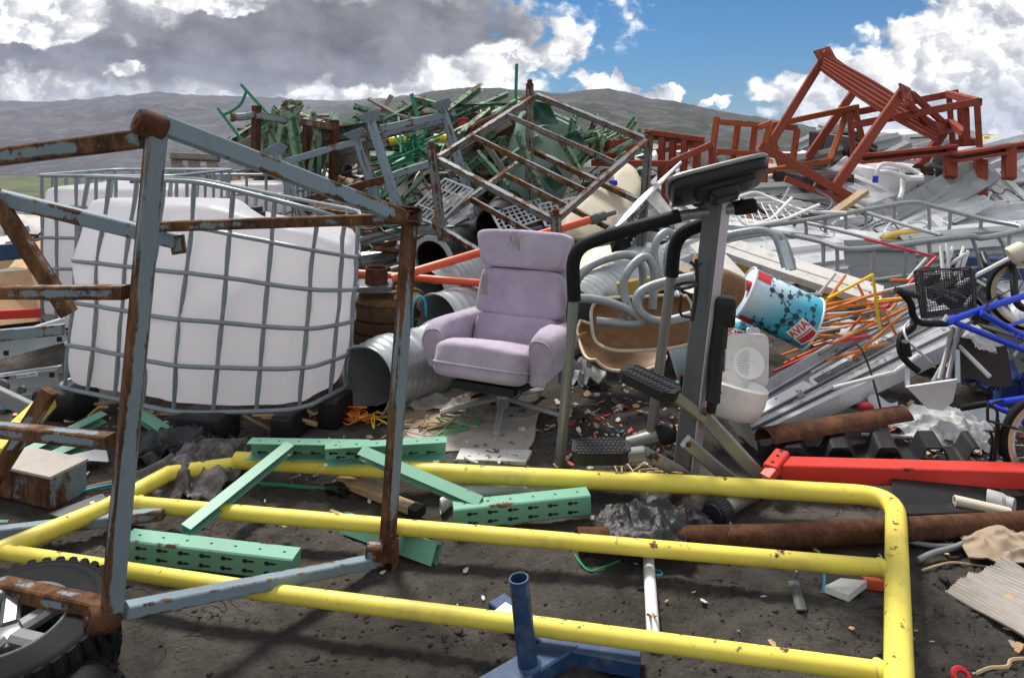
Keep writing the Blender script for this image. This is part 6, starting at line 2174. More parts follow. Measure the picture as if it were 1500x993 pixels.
for i, (x0, y0, x1, y1) in enumerate(((1412, 480, 1367, 560), (1404, 478, 1388, 555), (1396, 480, 1376, 556), (1390, 492, 1450, 552), (1402, 498, 1404, 560))):
    solo("grey_tube", "slim grey tube standing in the bunch under the handlebar", "tube", "rodgrey" if i != 3 else "rodwhite", lambda m: m.tube([P(x0, y0, 3.7), P(x1, y1, 3.5)], .012, 8), "slim tubes under the handlebar")

# ------------------------------------------------------------------ bicycles
def wheel(par, c, nrm_, R, spokes=18, wall="tanwall", rim="chrome"):
    c, nrm_ = V(c), V(nrm_).normalized()
    x, y, d = frame(nrm_, Z)
    circ = lambda r, h=0, n=56: [c + (x * math.cos(2 * math.pi * k / n) + y * math.sin(2 * math.pi * k / n)) * r + d * h for k in range(n)]
    m = MB()
    m.tube(circ(R), .020, 10, closed=True)
    w_ = part("wheel", m, M["rubber"], par)
    m = MB()
    for s_ in (-1, 1):
        m.lathe(c, d * s_, [(R - .022, .010), (R - .006, .0195), (R - .002, .0202)], 56, cap=False)
    part("tyre_wall", m, M[wall], w_)
    m = MB()
    m.lathe(c, d, [(R - .020, -.012), (R - .034, -.010), (R - .034, .010), (R - .020, .012)], 56, cap=False)
    m.tube([c - d * .04, c + d * .04], .018, 12)
    part("rim", m, M[rim], w_)
    m = MB()
    for k in range(spokes):
        th = 2 * math.pi * k / spokes
        m.tube([c + d * (.03 * (-1) ** k), c + (x * math.cos(th) + y * math.sin(th)) * (R - .03)], .0016, 4)
    part("spoke", m, M["chrome"], w_)


ba = emp("bicycle", "bright blue racing bicycle lying upside down with black drop handlebars", "bicycle", P(1440, 560, 3.5))


def btube(name, pts, r, mt, par=ba, d=0):
    m = MB()
    q = [P(*p) for p in pts]
    m.tube(rnd(q, d) if d else q, r, 14)
    return part(name, m, M[mt], par)


btube("top_tube", [(1393, 469, 3.40), (1450, 449, 3.47), (1580, 409, 3.65)], .0165, "bike")
dt_ = btube("down_tube", [(1436, 458, 3.42), (1600, 548, 3.35)], .0165, "bike")
btube("seat_tube", [(1393, 470, 3.40), (1600, 552, 3.3)], .015, "bike")
btube("seat_stay", [(1474, 478, 3.42), (1500, 470, 3.5), (1580, 430, 3.7)], .009, "bike")
btube("cross_tube", [(1486, 497, 3.37), (1492, 490, 3.38)], .006, "bike")
btube("head_tube", [(1384, 473, 3.38), (1398, 467, 3.40)], .021, "bike")
btube("stem", [(1388, 462, 3.37), (1378, 477, 3.37)], .010, "chrome")
for pts in ([(1381, 474, 3.37), (1347, 474, 3.33), (1336, 462, 3.30), (1336, 444, 3.28), (1316, 424, 3.26)], [(1338, 470, 3.42), (1338, 480, 3.40), (1318, 492, 3.37), (1318, 517, 3.34), (1330, 532, 3.32), (1346, 544, 3.30)]):
    btube("handlebar", pts, .0165, "foam", ba, .06)
m = MB()
m.bar(P(1312, 425, 3.26), P(1346, 434, 3.26), .035, .028, Z, .3)
part("brake_hood", m, M["black"], ba)
m = MB()
m.bar(P(1330, 520, 3.31), P(1326, 500, 3.30), .04, .03, (1, 0, 0), .3)
part("brake_hood", m, M["black"], ba)
m = MB()
m.tube(cat([P(1332, 470, 3.4), P(1324, 482, 3.35), P(1330, 500, 3.3), P(1341, 510, 3.3), P(1364, 531, 3.3)], 5), .006, 6)
part("brake_lever", m, M["chrome"], ba)
m = MB()
m.tube(cat([P(1448, 447, 3.42), P(1440, 455, 3.35), P(1452, 440, 3.4), P(1466, 432, 3.4), P(1480, 425, 3.5)], 5), .004, 6)
part("brake_cable", m, M["black"], ba)
vs, fs = text_mesh("MOTOBECANE", .030)
pA, pB = P(1452, 470.0, 3.412), P(1492, 491.5, 3.39)
dx = (pA - pB).normalized()
nn = V((dx.z * .2, -1, .25)).normalized()
nn = (nn - dx * nn.dot(dx)).normalized()
dy = nn.cross(dx)
m = MB()
ctr = P(1469, 478, 3.411)
m.add([ctr + dx * p.x + dy * p.y + nn * (math.sqrt(max(.0165 ** 2 - (p.y) ** 2, 0)) + .0012) for p in vs], fs)
part("lettering", m, M["logowhite"], dt_)
wheel(ba, P(1502, 432, 4.2), (-.25, -1, .2), .195)
bb = emp("bicycle", "second blue bicycle with black carrier wires standing beyond the red beam", "bicycle", P(1500, 700, 3.0))
btube("chain_stay", [(1448, 592, 3.1), (1560, 575, 3.15)], .016, "bike", bb)
btube("seat_stay", [(1448, 592, 3.1), (1482, 606, 3.05), (1560, 640, 3.0)], .012, "bike", bb)
btube("fork", [(1488, 606, 3.05), (1540, 660, 3.0)], .013, "bike", bb)
btube("grip", [(1407, 598, 3.12), (1446, 591, 3.1)], .014, "foam", bb)
m = MB()
m.poly([P(1478, 600, 3.04), P(1500, 592, 3.04), P(1510, 610, 3.04), P(1484, 618, 3.04)], .006, (0, -1, .1))
part("dropout_plate", m, M["blue"], bb)
wheel(bb, P(1552, 655, 2.95), (-.15, -1, .1), .215)
m = MB()
for pts in ([(1447, 590, 3.0), (1462, 600, 3.0), (1460, 622, 3.0), (1456, 680, 3.0)], [(1447, 616, 3.0), (1490, 628, 2.95)], [(1462, 614, 3.0), (1464, 670, 3.0), (1520, 664, 2.95)], [(1450, 680, 3.0), (1455, 640, 2.97), (1448, 630, 2.97)], [(1447, 616, 3.0), (1446, 592, 3.0), (1470, 586, 3.0)]):
    m.tube(rnd([P(*p) for p in pts], .03), .006, 6)
part("carrier_wire", m, M["black"], bb)
bk_ = emp("wire_basket", "black wire mesh bicycle basket tipped over beside the blue bicycle", "basket", P(1385, 470, 3.6))
q = [P(1339, 398, 3.55), P(1420, 392, 3.75), P(1427, 456, 3.7), P(1350, 466, 3.5)]
r_ = [P(1352, 392, 3.85), P(1430, 398, 4.0), P(1430, 450, 3.95), P(1358, 458, 3.8)]
m = MB()


def net(m, A, B, C, D, n1, n2, r):
    for i in range(n1 + 1):
        t = i / n1
        m.tube([A.lerp(B, t), D.lerp(C, t)], r, 4)
    for j in range(n2 + 1):
        t = j / n2
        m.tube([A.lerp(D, t), B.lerp(C, t)], r, 4)


net(m, *q, 22, 18, .0022)
net(m, r_[0], q[0], q[3], r_[3], 9, 18, .0022)
net(m, q[1], r_[1], r_[2], q[2], 9, 18, .0022)
net(m, q[3], q[2], r_[2], r_[3], 22, 9, .0022)
part("mesh_lattice", m, M["black"], bk_)
m = MB()
m.tube([q[0], q[1], r_[1], r_[0]], .006, 6, closed=True)
m.tube([q[0], q[3], q[2], q[1]], .005, 6)
part("rim", m, M["black"], bk_)
solo("long_pole", "long pale pole slanting over the basket out of view", "pole", "rodwhite", lambda m: m.tube([P(1402, 418, 3.9), P(1510, 362, 4.2)], .012, 10))
solo("black_tube_loop", "thick black tube looping at the top of the blue bicycle", "tube", "black", lambda m: m.tube(cat([P(1440, 372, 4.3), P(1450, 390, 4.2), P(1478, 384, 4.2), P(1484, 400, 4.2), P(1488, 440, 4.1), P(1500, 452, 4.1)], 6), .022, 10))
solo("cream_cylinder", "short cream plastic cylinder at the end of the pale pole", "cylinder", "cream", lambda m: m.lathe(P(1480, 376, 4.0), V((.8, -.2, .5)), [(0, 0), (.05, .0), (.055, .01), (.055, .08), (.05, .09), (0, .09)], 20))
solo("blue_crate_edge", "dark blue crate edge behind the white tubes", "crate", "blue", lambda m: m.bar(P(1405, 388, 4.8), P(1520, 396, 4.8), .1, .14))

# ------------------------------------------------------------------ right-hand ground: beams, gutter, corrugated sheet, pipes
rb = emp("steel_beam", "bright red square steel beam running out behind the yellow barrier corner", "beam", P(1300, 712, 2.9))
m = MB()
ra, rbb = P(1141, 687, 2.93), P(1580, 699, 2.85)
m.bar(ra, rbb, .09, .076, Z, .06)
part("tube", m, M["red"], rb)
m = MB()
m.bar(P(1128, 690, 2.86), P(1146, 667, 2.99), .06, .05, Z)
m.bar(P(1122, 700, 2.84), P(1132, 688, 2.86), .05, .03, Z)
eb = part("end_bracket", m, M["red"], rb)
m = MB()
for t in (.2, .6, .9):
    q = P(1128, 690, 2.86).lerp(P(1146, 667, 2.99), t) + V((0, 0, .026))
    m.lathe(q, Z, [(.008, 0), (.007, .002), (0, .002)], 10)
part("bolt_hole", m, M["void"], eb)
co_ = emp("corrugated_sheet", "black corrugated plastic roof sheet behind the red beam", "roof sheet", P(1250, 690, 3.2))
m = MB()


def cor(a, b):
    x = lerp(1105, 1425, a)
    p = P(x, 682, 3.1 + .16 * b)
    ph = ((x - 1122) / 68.0) % 1
    h = .075 * (sstep(.12, .34, ph) - sstep(.66, .88, ph))
    p.z = .028 + h + .01 * b
    p.x *= 1 - .0 * b
    p.x = (x - 750) / F * 3.15 + .05 * b
    return p


m.plate(cor, 96, 12, .008, Z)
part("sheet", m, M["black"], co_, smooth=50)
solo("half_gutter", "rusty half-round gutter lying across in front of the facade panel", "gutter", "rust", lambda m: m.prism(P(1120, 648, 3.18), P(1322, 614, 3.40), S_open([(.07 * math.cos(t), .06 * math.sin(t)) for t in [math.pi * (1.0 - k / 10) for k in range(11)]], .006), (0, .3, 1)))
rp = emp("rusty_pipe", "long thick rusty pipe lying on the soil beneath the yellow barrier", "pipe", G(1200, 790))
m = MB()
m.pipe([G(846, 791, .052), G(1130, 786, .052), G(1570, 762, .052)], .042, .008, 24)
part("tube", m, M["rust"], rp)
solo("rust_angle", "thin rusty angle iron lying along the near side of the rusty pipe", "angle iron", "rust", lambda m: m.ang(G(1010, 806, .008), G(1540, 783, .008), .03, .014, .004))
pvc = emp("plastic_pipe", "straight white plastic pipe running under the yellow rails towards the camera", "pipe", G(955, 850))
m = MB()
m.tube([G(957, 727, .025), G(950, 820, .022), G(958, 945, .022)], .020, 16)
part("tube", m, M["white"], pvc)
m = MB()
m.tube([G(957, 722, .03), G(957, 736, .03)], .027, 16)
part("socket", m, M["white"], pvc)
wp = emp("plastic_pipe", "bent off-white plastic pipe on the soil behind the mint channel", "pipe", G(700, 730))
m = MB()
m.pipe(rnd([G(645, 742, .03), G(672, 720, .03), G(765, 712, .03), G(782, 726, .03)], .07), .030, .005, 18)
part("tube", m, M["dirtywhite"], wp)
solo("white_pipe_stub", "white plastic pipe stub by the stepper's ribbed foot", "pipe", "white", lambda m: m.tube([G(1058, 752, .02), G(1066, 770, .02)], .018, 12))
solo("bamboo_tube", "short beige tube below the red beam", "tube", "cream", lambda m: m.pipe([G(1398, 733, .05), G(1480, 752, .03)], .022, .006, 16))
solo("dark_bumper", "black curved plastic bumper lying under the red beam", "bumper", "black", lambda m: m.plate(lambda a, b: V((lerp(1.63, 2.02, a) - .12 * (1 - a) * b, 2.93 - .22 * b, .012 + .085 * math.cos(b * 1.5) - .02 * a)), 12, 8, .008, Z))
solo("black_tray", "flat black tray sticking out from below the bumper", "tray", "black", lambda m: m.bar(G(1320, 748, .02), G(1440, 744, .02), .10, .03))
solo("dented_can", "clear plastic bottle with a dark cap under the red beam", "bottle", "clearfilm", lambda m: m.tube([G(1446, 730, .04), G(1468, 736, .04), G(1474, 737, .04), G(1486, 741, .04)], [.038, .038, .03, .03], 14))


def crumple(name, lb, cat_, mt, c, ex, ey, amp, seed, n=22, hgt=.0, freq=3.2, group=None, ragged=.25, t=.002):
    "a crumpled sheet lying on the ground around c"
    ex, ey = V(ex), V(ey)

    def f(a, b):
        u, v = a * 2 - 1, b * 2 - 1
        r = math.hypot(u, v) + 1e-6
        k = 1 - ragged * (0.5 + .5 * noise.noise(V((u / r * 1.5, v / r * 1.5, seed)))) * max(abs(u), abs(v))
        p = V(c) + ex * (u * k) + ey * (v * k)
        fq = freq * .42
        w1, w2 = noise.noise(V((u * 1.3, v * 1.3, seed + 31))), noise.noise(V((u * 1.3, v * 1.3, seed + 37)))
        rid = lambda x_, y_, z_: 1 - min(1, abs(noise.noise(V((x_, y_, z_)))) * 2.6)
        h = .75 * rid(u * fq + w1, v * fq * .6 + w2, seed) + .38 * rid(u * fq * 1.9 + w2, v * fq * 2.2, seed + 5) + .16 * rid(u * fq * 4.5, v * fq * 4.1 + w1, seed + 8)
        p.z += amp * (h - .35) + hgt * max(0, 1 - r * r) ** 1.2
        p += V((noise.noise(V((u * 1.8, v * 1.8, seed + 11))), noise.noise(V((u * 1.8, v * 1.8, seed + 17))), 0)) * amp * .9
        p.z = max(p.z, ground_z(p.x, p.y) + .006)
        return p

    m = MB()
    n = max(n, 20) * 2
    m.plate(f, n, n, t, Z)
    return one(name, lb, cat_, m, M[mt], group, smooth=50)


crumple("plastic_bag", "crumpled shiny black plastic bag on the rusty pipe", "bag", "film", G(945, 775, .06), (.19, -.02, 0), (.05, .17, 0), .045, 3.3, 30, .06)
crumple("plastic_bag", "small black plastic scrap beside the stepper's ribbed foot", "bag", "film", G(1010, 770, .03), (.12, 0, 0), (.02, .08, 0), .03, 5.3, 20, .03)
crumple("netting", "heap of dark grey plastic film by the yellow barrier's far corner", "plastic film", "greyfilm", G(292, 695, .03), (.22, -.05, 0), (.06, .26, 0), .07, 8.1, 34, .08)
crumple("netting", "dark film spilling under the crumpled tank's pallet", "plastic film", "film", G(262, 660, .03), (.25, 0, 0), (.02, .15, 0), .08, 2.2, 22, .05)
crumple("plastic_film", "clear plastic sheet crumpled below the white hopper", "plastic film", "clearfilm", G(1380, 625, .02), (.26, .02, 0), (-.02, .22, 0), .05, 4.4, 26, .05)
crumple("plastic_film", "grey plastic film scrap between the armchair and the chair shells", "plastic film", "clearfilm", G(850, 548, .03), (.13, 0, 0), (0, .2, 0), .10, 6.4, 20, .06)
crumple("brown_paper", "crumpled grey paper heap at the mouth of the crushed duct", "paper", "greycard", G(640, 585, .02), (.25, 0, 0), (.05, .20, 0), .035, 9.4, 26, .03)
crumple("cardboard", "flattened grey cardboard sheet under the armchair", "cardboard", "greycard", G(690, 625, .01), (.36, -.02, 0), (.04, .30, 0), .016, 1.4, 16, 0, 1.4, None, .12, .006)
crumple("cardboard", "second flattened cardboard sheet towards the crushed duct", "cardboard", "card", G(650, 605, .015), (.28, .04, 0), (-.03, .2, 0), .02, 7.7, 16, 0, 1.4, None, .15, .006)
crumple("cardboard", "torn folded cardboard beside the rusty pipe at the barrier's outer side", "cardboard", "card", G(1475, 800, .03), (.17, -.02, 0), (.05, .11, 0), .03, 3.9, 18, .03, 1.5, None, .2, .005)
crumple("plastic_film", "pale plastic rag lying near the second bicycle's wheel", "rag", "dirtywhite", G(1415, 650, .02), (.09, 0, 0), (0, .10, 0), .04, 2.9, 16, .02)
crumple("blue_jacket", "dark blue cloth bundle behind the second bicycle", "cloth", "tarpblue", G(1475, 575, .04), (.16, 0, 0), (0, .16, 0), .10, 5.9, 20, .12)
crumple("plastic_film", "white rag hanging under the blue bicycle tubes", "rag", "dirtywhite", P(1440, 500, 3.6), (.07, 0, -.02), (.0, .03, .05), .02, 4.9, 14, 0)

# corrugated cardboard at the right edge
cc_ = emp("cardboard_sheet", "big corrugated grey cardboard sheet lying bent at the edge of the soil", "cardboard", G(1450, 890))
q = [G(1384, 866, .01), G(1470, 826, .05), G(1600, 880, .03), G(1560, 985, .0)]


def cb_(a, b):
    p = q[0].lerp(q[1], a).lerp(q[3].lerp(q[2], a), b)
    p.z = .012 + .05 * a * (1 - b) + .018 * math.sin(a * 5 + b * 2) ** 2 + .0035 * math.sin(a * 150 + b * 3)
    p.y += .02 * noise.noise(V((a * 8, b * 8, 2))) * (1 if b < .05 or a > .95 else 0)
    return p


m = MB()
m.plate(cb_, 150, 10, .006, Z)
part("sheet", m, M["greycard"], cc_, smooth=60)

# hopper, disc, small scrap on the right
hp = emp("white_hopper", "white trapezoid sheet-metal hopper hanging under the slim tubes", "hopper", P(1365, 600, 3.4))
m = MB()
m.poly([P(1328, 567, 3.40), P(1403, 556, 3.40), P(1396, 588, 3.46), P(1382, 602, 3.48), P(1358, 598, 3.48)], .01, (0, -1, -.4))
part("front", m, M["white"], hp)
m = MB()
m.bar(P(1329, 540, 3.48), P(1329, 568, 3.46), .02, .012, (0, -1, 0))
m.bar(P(1402, 512, 3.5), P(1403, 560, 3.46), .02, .012, (0, -1, 0))
part("strut", m, M["galv"], hp)
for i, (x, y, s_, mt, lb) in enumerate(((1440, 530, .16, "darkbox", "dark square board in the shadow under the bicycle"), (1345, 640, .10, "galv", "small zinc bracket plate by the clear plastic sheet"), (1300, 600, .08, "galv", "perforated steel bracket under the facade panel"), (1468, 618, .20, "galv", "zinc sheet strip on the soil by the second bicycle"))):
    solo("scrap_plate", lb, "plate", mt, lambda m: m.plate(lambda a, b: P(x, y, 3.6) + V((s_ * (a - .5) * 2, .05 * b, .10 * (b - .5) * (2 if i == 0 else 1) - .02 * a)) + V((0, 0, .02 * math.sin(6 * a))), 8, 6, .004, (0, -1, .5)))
solo("tail_lamp", "small red plastic lamp lens under the facade panel", "lamp lens", "wool_red", lambda m: m.rbox(P(1268, 597, 3.5), V((1, 0, 0)), V((0, 1, 0)), Z, .036, .03, .026, .6, 20, 10))
solo("white_conduit", "thin white conduit lying on the soil before the clear plastic sheet", "conduit", "white", lambda m: m.tube([G(1262, 636, .02), G(1330, 639, .02), G(1420, 640, .02)], .008, 8))
solo("black_cable", "black cable lying along the soil by the second bicycle", "cable", "black", lambda m: m.tube(cat([G(1350, 632, .02), G(1400, 628, .02), G(1460, 632, .02), G(1480, 628, .02)], 5), .005, 6))
solo("tan_plug_cord", "tan electric cord with a plug beside the rusty gutter", "cord", "twine", lambda m: [m.tube(cat([G(1310, 612, .03), G(1322, 606, .03), G(1328, 598, .05), G(1332, 592, .06)], 5), .004, 6), m.bar(G(1331, 594, .06), G(1336, 588, .07), .02, .016)])
solo("bent_conduit", "bent grey conduit with a white end below the rusty pipe", "conduit", "rodgrey", lambda m: m.tube(rnd([G(1344, 820, .02), G(1370, 808, .03), G(1398, 802, .03), G(1424, 790, .03)], .05), .010, 10))
solo("conduit_end", "second bent conduit lying behind the white ended one", "conduit", "rodgrey", lambda m: m.tube(rnd([G(1330, 792, .02), G(1366, 800, .02), G(1398, 799, .02)], .05), .009, 8))

# ------------------------------------------------------------------ small things on the soil
tl_ = emp("tile", "broken white ceramic tile between the yellow rails", "tile", G(1240, 860))
m = MB()
m.poly([G(1208, 858, .03), G(1232, 846, .04), G(1270, 850, .04), G(1243, 871, .03)], .022, Z)
part("slab", m, M["white"], tl_)
solo("blue_strap", "bright blue strap end by the broken white tile", "strap", "strapblue", lambda m: m.tube(cat([G(1206, 866, .01), G(1208, 850, .03), G(1207, 842, .03)], 4), .005, 6))
solo("brick_piece", "red brick fragment at the tile's end", "brick", "vermil", lambda m: m.rbox(G(1282, 853, .02), V((1, -.2, 0)).normalized(), V((.2, 1, 0)).normalized(), Z, .04, .02, .018, .3, 16, 8))
solo("plastic_strip", "muddy dark plastic strip stuck in the soil between the lower rails", "strip", "darkgrey", lambda m: m.plate(lambda a, b: G(1154 + 16 * a + 12 * b, 850 + 42 * b, .02 + .008 * math.sin(3 * a)), 4, 8, .006, Z))
solo("tape_roll", "small red and green tape roll at the lower edge of the soil", "tape roll", "logored", lambda m: m.tube([G(1408, 990, .03) + V((.02 * math.cos(t), .012 * math.sin(t), .012 * math.sin(t))) for t in [k * math.pi / 8 for k in range(16)]], .008, 6, closed=True))
solo("twine_strip", "pale packing strip trailing from the tape roll", "strip", "twine", lambda m: m.tube(cat([G(1425, 988, .01), G(1450, 978, .01), G(1475, 976, .02), G(1482, 966, .02), G(1510, 964, .01)], 5), .005, 5))
solo("straw_band", "pale straw band lying by the bent conduits", "strip", "twine", lambda m: m.tube(cat([G(1350, 835, .01), G(1390, 824, .01), G(1420, 826, .01), G(1460, 832, .01)], 5), .004, 5))
solo("green_strap", "thin green strap looped on the soil under the middle yellow rail", "strap", "strapgreen", lambda m: m.tube(cat([G(842, 812, .01), G(852, 826, .01), G(866, 836, .01), G(890, 828, .01), G(908, 820, .01)], 6), .0035, 5))
solo("bottle_ring", "blue plastic ring beside the white pipe", "ring", "strapblue", lambda m: m.tube([G(963, 839, .012) + V((.016 * math.cos(t), .014 * math.sin(t), 0)) for t in [k * math.pi / 8 for k in range(16)]], .004, 6, closed=True))
wd = emp("wooden_batten", "charred wooden batten with a black metal end lying on the soil", "batten", G(560, 730))
m = MB()
m.bar(G(498, 702, .03), G(612, 748, .03), .05, .032, Z)
part("timber", m, M["wood"], wd)
m = MB()
m.bar(G(604, 745, .03), G(617, 750, .03), .056, .038, Z)
part("metal_shoe", m, M["black"], wd)
solo("wood_splinter", "thin wood splinter beside the open-ended green channel", "splinter", "freshwood", lambda m: m.bar(G(484, 748, .012), G(515, 760, .012), .016, .010))
br = emp("broom_stick", "green stick with a black head lying on the soil", "stick", G(450, 715))
m = MB()
m.tube([G(377, 708, .015), G(490, 717, .015)], .010, 10)
part("shaft", m, M["green"], br)
m = MB()
m.rbox(G(500, 718, .02), V((1, -.1, 0)), V((.1, 1, 0)), Z, .045, .022, .018, .6, 18, 8, fn=lambda q: q * (1 + 2 * noise.noise(q * 40)))
part("head", m, M["black"], br)
kb = emp("slotted_board", "white slotted plastic panel lying flat in front of the armchair", "panel", G(722, 668))
m = MB()
q4 = [G(668, 672, .02), G(675, 656, .02), G(779, 659, .02), G(770, 676, .02)]
m.poly(q4[::-1], .018, Z)
part("slab", m, M["dirtywhite"], kb)
m = MB()
for i in range(20):
    p = q4[0].lerp(q4[3], random.uniform(.06, .94)).lerp(q4[1].lerp(q4[2], .5), random.uniform(.1, .9)) + V((0, .01, .0012))
    m.bar(p, p + V((random.uniform(-.03, .03), random.uniform(-.01, .01), 0)), .004, .001, Z)
part("slot_marking", m, M["void"], kb)
solo("wire_end", "pale wire trailing off the white slotted panel", "wire", "white", lambda m: m.tube(cat([G(680, 668, .03), G(688, 674, .02), G(700, 678, .01)], 4), .006, 6))
rg_ = random.Random(5)
for i, (x, y, n, mt, lb) in enumerate(((625, 622, 22, "twine", "tangle of pale raffia beside the armchair base"), (663, 620, 10, "strapgreen", "knot of green and tan cord by the armchair leg"), (520, 605, 30, "rodorange", "tangle of coloured wires in the mouth of the crushed duct"), (545, 612, 20, "rodyellow", "yellow wire tangle below the crushed duct's rim"), (950, 640, 18, "twine", "raffia tangle round the stepper's far foot"), (952, 905, 6, "twine", "pale twist of raffia by the white pipe's near end"), (968, 690, 14, "twine", "pale straw caught under the stepper's pedal arms"), (915, 685, 10, "twine", "straw wisps under the lower pedal"))):
    w_ = 16 if n > 8 else 9
    pts = [G(x + rg_.gauss(0, w_), y + rg_.gauss(0, w_ * .45), .012 + abs(rg_.gauss(0, .03))) for _ in range(n)]
    solo("cord_tangle", lb, "cord", mt, lambda m: m.tube(cat(pts, 5), .0038, 5))
solo("braided_rope", "multicoloured braided rope lying on the soil at the stillage's foot", "rope", "teal", lambda m: m.tube(cat([G(-20, 722, .01), G(40, 726, .01), G(95, 724, .012), G(150, 712, .02), G(190, 705, .03)], 8), .007, 8))
solo("tan_rope", "tan cord lying along the braided rope", "rope", "twine", lambda m: m.tube(cat([G(60, 727, .015), G(110, 718, .015), G(150, 708, .02), G(195, 700, .03)], 8), .006, 8))
solo("red_rope", "red strand twisted through the braided rope", "rope", "pink", lambda m: m.tube([G(-20 + 120 * t, 724 + 2 * math.sin(t * 50), .016 + .006 * math.cos(t * 50)) for t in [k / 80 for k in range(81)]], .004, 5))
bx = emp("metal_box", "rusty steel box lying on the soil by the stillage", "box", G(65, 715))
m = MB()
c = G(62, 700, .07)
m.bar(c + V((-.16, .05, 0)), c + V((.15, -.06, 0)), .16, .13, Z, .06)
part("body", m, M["rustgrey"], bx)
m = MB()
m.bar(c + V((-.165, .05, .068)), c + V((.155, -.06, .068)), .17, .012, Z)
part("lid", m, M["greycard"], bx)
solo("white_board", "white plastic board wedged low behind the rusted stillage post", "board", "white", lambda m: m.poly([P(95, 668, 3.1), P(152, 655, 3.2), P(156, 676, 3.1), P(92, 672, 3.05)], .02, (0, -1, .4)))
solo("plastic_tray", "flat grey plastic lid on the soil beyond the yellow corner", "lid", "darkgrey", lambda m: m.poly([G(70, 752, .02), G(150, 722, .02), G(160, 735, .02), G(92, 758, .02)], .014, Z))
solo("yellow_bar", "chipped yellow steel bar leaning beside the tank pallet", "bar", "yellow", lambda m: m.bar(P(-15, 668, 3.0), P(66, 592, 3.5), .10, .06, (0, -.6, 1)))
# ladders at the left
ld = emp("ladder", "folded aluminium ladder with a printed label lying beside the white tank", "ladder", P(40, 600, 3.9))
for a, b, w_ in (((-30, 520, 3.9), (95, 488, 4.0), .10), ((-30, 566, 3.8), (84, 552, 3.9), .09), ((-30, 596, 3.75), (84, 578, 3.85), .06), ((-20, 556, 3.95), (90, 540, 4.05), .04)):
    m = MB()
    m.chan(P(*a), P(*b), .035, w_, .004, Z)
    part("stile", m, M["galv"], ld)
m = MB()
for x, y in ((9, 517), (87, 497), (9, 552), (76, 549)):
    p = P(x, y, 3.84)
    m.bar(p + V((-.014, 0, 0)), p + V((.014, 0, 0)), .004, .028, Z, .1)
part("rung_socket_inset", m, M["void"], ld)
m = MB()
m.lathe(P(4, 566, 3.72), V((0, -1, .1)), [(.04, 0), (.04, .02), (.02, .025), (0, .025)], 20)
m.lathe(P(34, 570, 3.74), V((0, -1, .1)), [(.02, 0), (.02, .02), (0, .02)], 16)
part("hinge", m, M["darkgrey"], ld)
la, lb2 = P(25, 551, 3.70), P(55, 547, 3.72)
dx = (lb2 - la).normalized()
m = MB()
m.bar(la, lb2, .002, .022, Z, .02)
lp_ = part("label_plate", m, M["logowhite"], ld)
vs, fs = text_mesh("Zarges 41204", .016)
m = MB()
m.add([la.lerp(lb2, .5) + dx * p.x * 1.0 + V((0, -.004, 0)) + Z * p.y for p in vs], fs)
part("label_lettering", m, M["inkblack"], lp_)
for lb, a, b, w_, mt in (("dark grey steel bar lying over the ladder", (-20, 493, 3.7), (95, 482, 3.85), .06, "greyblue"), ("white aluminium strip rising towards the white tank", (-20, 506, 4.0), (96, 470, 4.2), .05, "alu"), ("blue plastic crate edge behind the stillage brace", (-20, 372, 5.0), (50, 366, 5.2), .12, "blue"), ("grey metal bar lower down beside the pallet's black foot", (-20, 570, 3.5), (70, 612, 3.55), .07, "alugrey"), ("red strip glimpsed behind the stillage rail", (-20, 462, 4.6), (60, 458, 4.7), .06, "red")):
    solo("metal_bar", lb, "bar", mt, lambda m: m.bar(P(*a), P(*b), .04, w_, Z))
solo("tan_fabric", "tan fabric covered panel leaning behind the ladder", "panel", "tan", lambda m: m.poly([P(-30, 400, 5.2), P(45, 395, 5.2), P(60, 470, 5.0), P(-30, 480, 4.9)], .05, (0, -1, .3)))

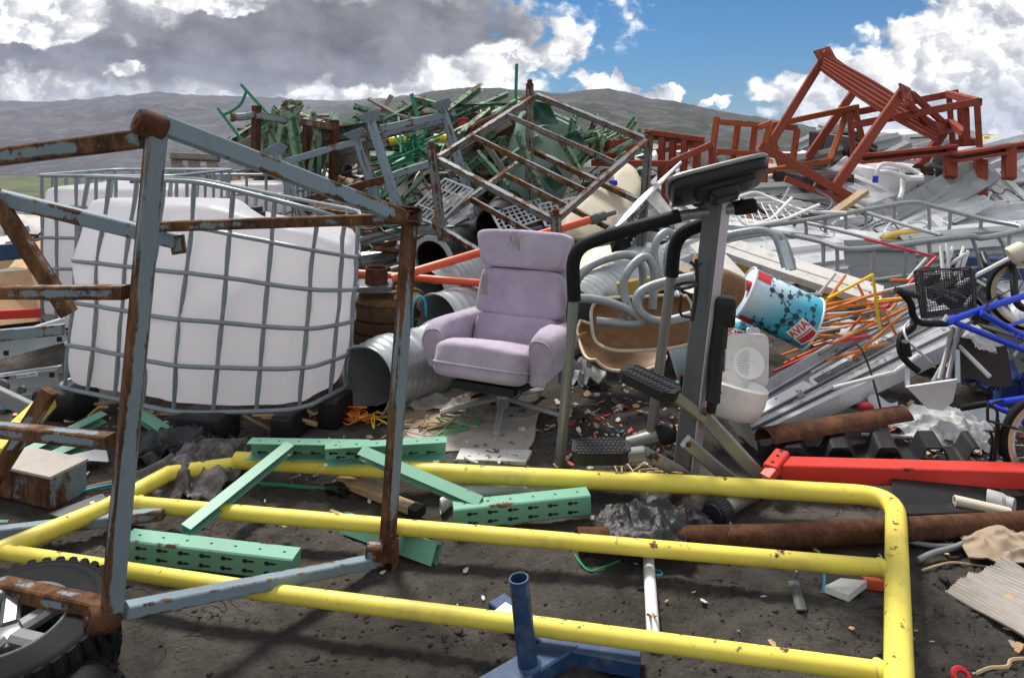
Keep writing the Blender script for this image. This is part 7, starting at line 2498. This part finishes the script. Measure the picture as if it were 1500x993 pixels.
# ------------------------------------------------------------------ stuff: clods and litter
rs = random.Random(21)
cl_ = MB()
for i in range(3000):
    px, py = rs.uniform(-50, 1550), 600 + 420 * rs.random() ** .8
    p = G(px, py)
    if not (0 < p.y < 4.3):
        continue
    k = noise.noise(V((p.x * .9 + 4, p.y * .9, 9)))
    if k < -.15 and rs.random() < .75:
        continue
    s_ = rs.choice([.0025, .003, .004, .005, .006, .009]) * rs.uniform(.7, 1.3)
    if rs.random() < .008:
        s_ = rs.uniform(.014, .022)
    z0 = ground_z(p.x, p.y)
    vs = []
    for vx in ((1, 0, 0), (-1, 0, 0), (0, 1, 0), (0, -1, 0), (0, 0, .8), (0, 0, -.7), (.65, .65, .3), (-.65, .6, .3), (.6, -.65, .3), (-.6, -.62, .3)):
        vs.append(V((p.x, p.y, z0)) + V((vx[0], vx[1], vx[2] * .6)) * s_ * rs.uniform(.6, 1.2))
    cl_.add(vs, [(0, 6, 4), (6, 2, 4), (2, 7, 4), (7, 1, 4), (1, 9, 4), (9, 3, 4), (3, 8, 4), (8, 0, 4), (6, 0, 5), (2, 6, 5), (7, 2, 5), (1, 7, 5), (9, 1, 5), (3, 9, 5), (8, 3, 5), (0, 8, 5)])
one("soil_clods", "loose clods and pebbles of dark soil", None, cl_, M["soil"], kind="stuff", smooth=180)
lt = MB()
zones = [(830, 560, 1010, 690, 300), (480, 590, 840, 700, 150), (1290, 600, 1500, 700, 180), (0, 600, 500, 720, 90), (1330, 700, 1500, 800, 40), (0, 600, 330, 760, 60), (850, 690, 1290, 980, 22), (330, 690, 720, 900, 16), (1330, 800, 1500, 990, 10)]
lm = ["dirtywhite", "greycard", "darkgrey", "freshwood", "strapblue", "card", "logored"]
for x0, y0, x1, y1, n in zones:
    for i in range(n):
        p = G(rs.uniform(x0, x1), rs.uniform(y0, y1))
        lt.mi = rs.choice([0, 0, 0, 1, 1, 2, 2, 3, 3, 4, 5, 6]) if y0 < 690 else rs.choice([0, 1, 3])
        s_ = rs.uniform(.004, .024) * (1.0 if y0 < 690 else .9) * (p.y / 3) ** .5
        z0 = max(ground_z(p.x, p.y), 0) + .006
        n_ = rs.randint(4, 7)
        ph = rs.uniform(0, 6)
        el = rs.choice([1, 1, .6, .35, .12])
        tx, ty = rs.uniform(-.6, .6), rs.uniform(-.6, .6)
        poly = []
        for k in range(n_):
            a = 2 * math.pi * k / n_
            q = V((math.cos(a) * s_ * rs.uniform(.5, 1.2), math.sin(a) * s_ * el * rs.uniform(.5, 1.2)))
            q = V((q.x * math.cos(ph) - q.y * math.sin(ph), q.x * math.sin(ph) + q.y * math.cos(ph), 0))
            q.z = q.x * tx + q.y * ty
            poly.append(V((p.x, p.y, z0 + s_ * .4)) + q)
        lt.poly(poly, .003, Z)
one("litter", "small scraps of paper, plastic and wood strewn on the soil", None, lt, [M[k] for k in lm], kind="stuff", smooth=10)
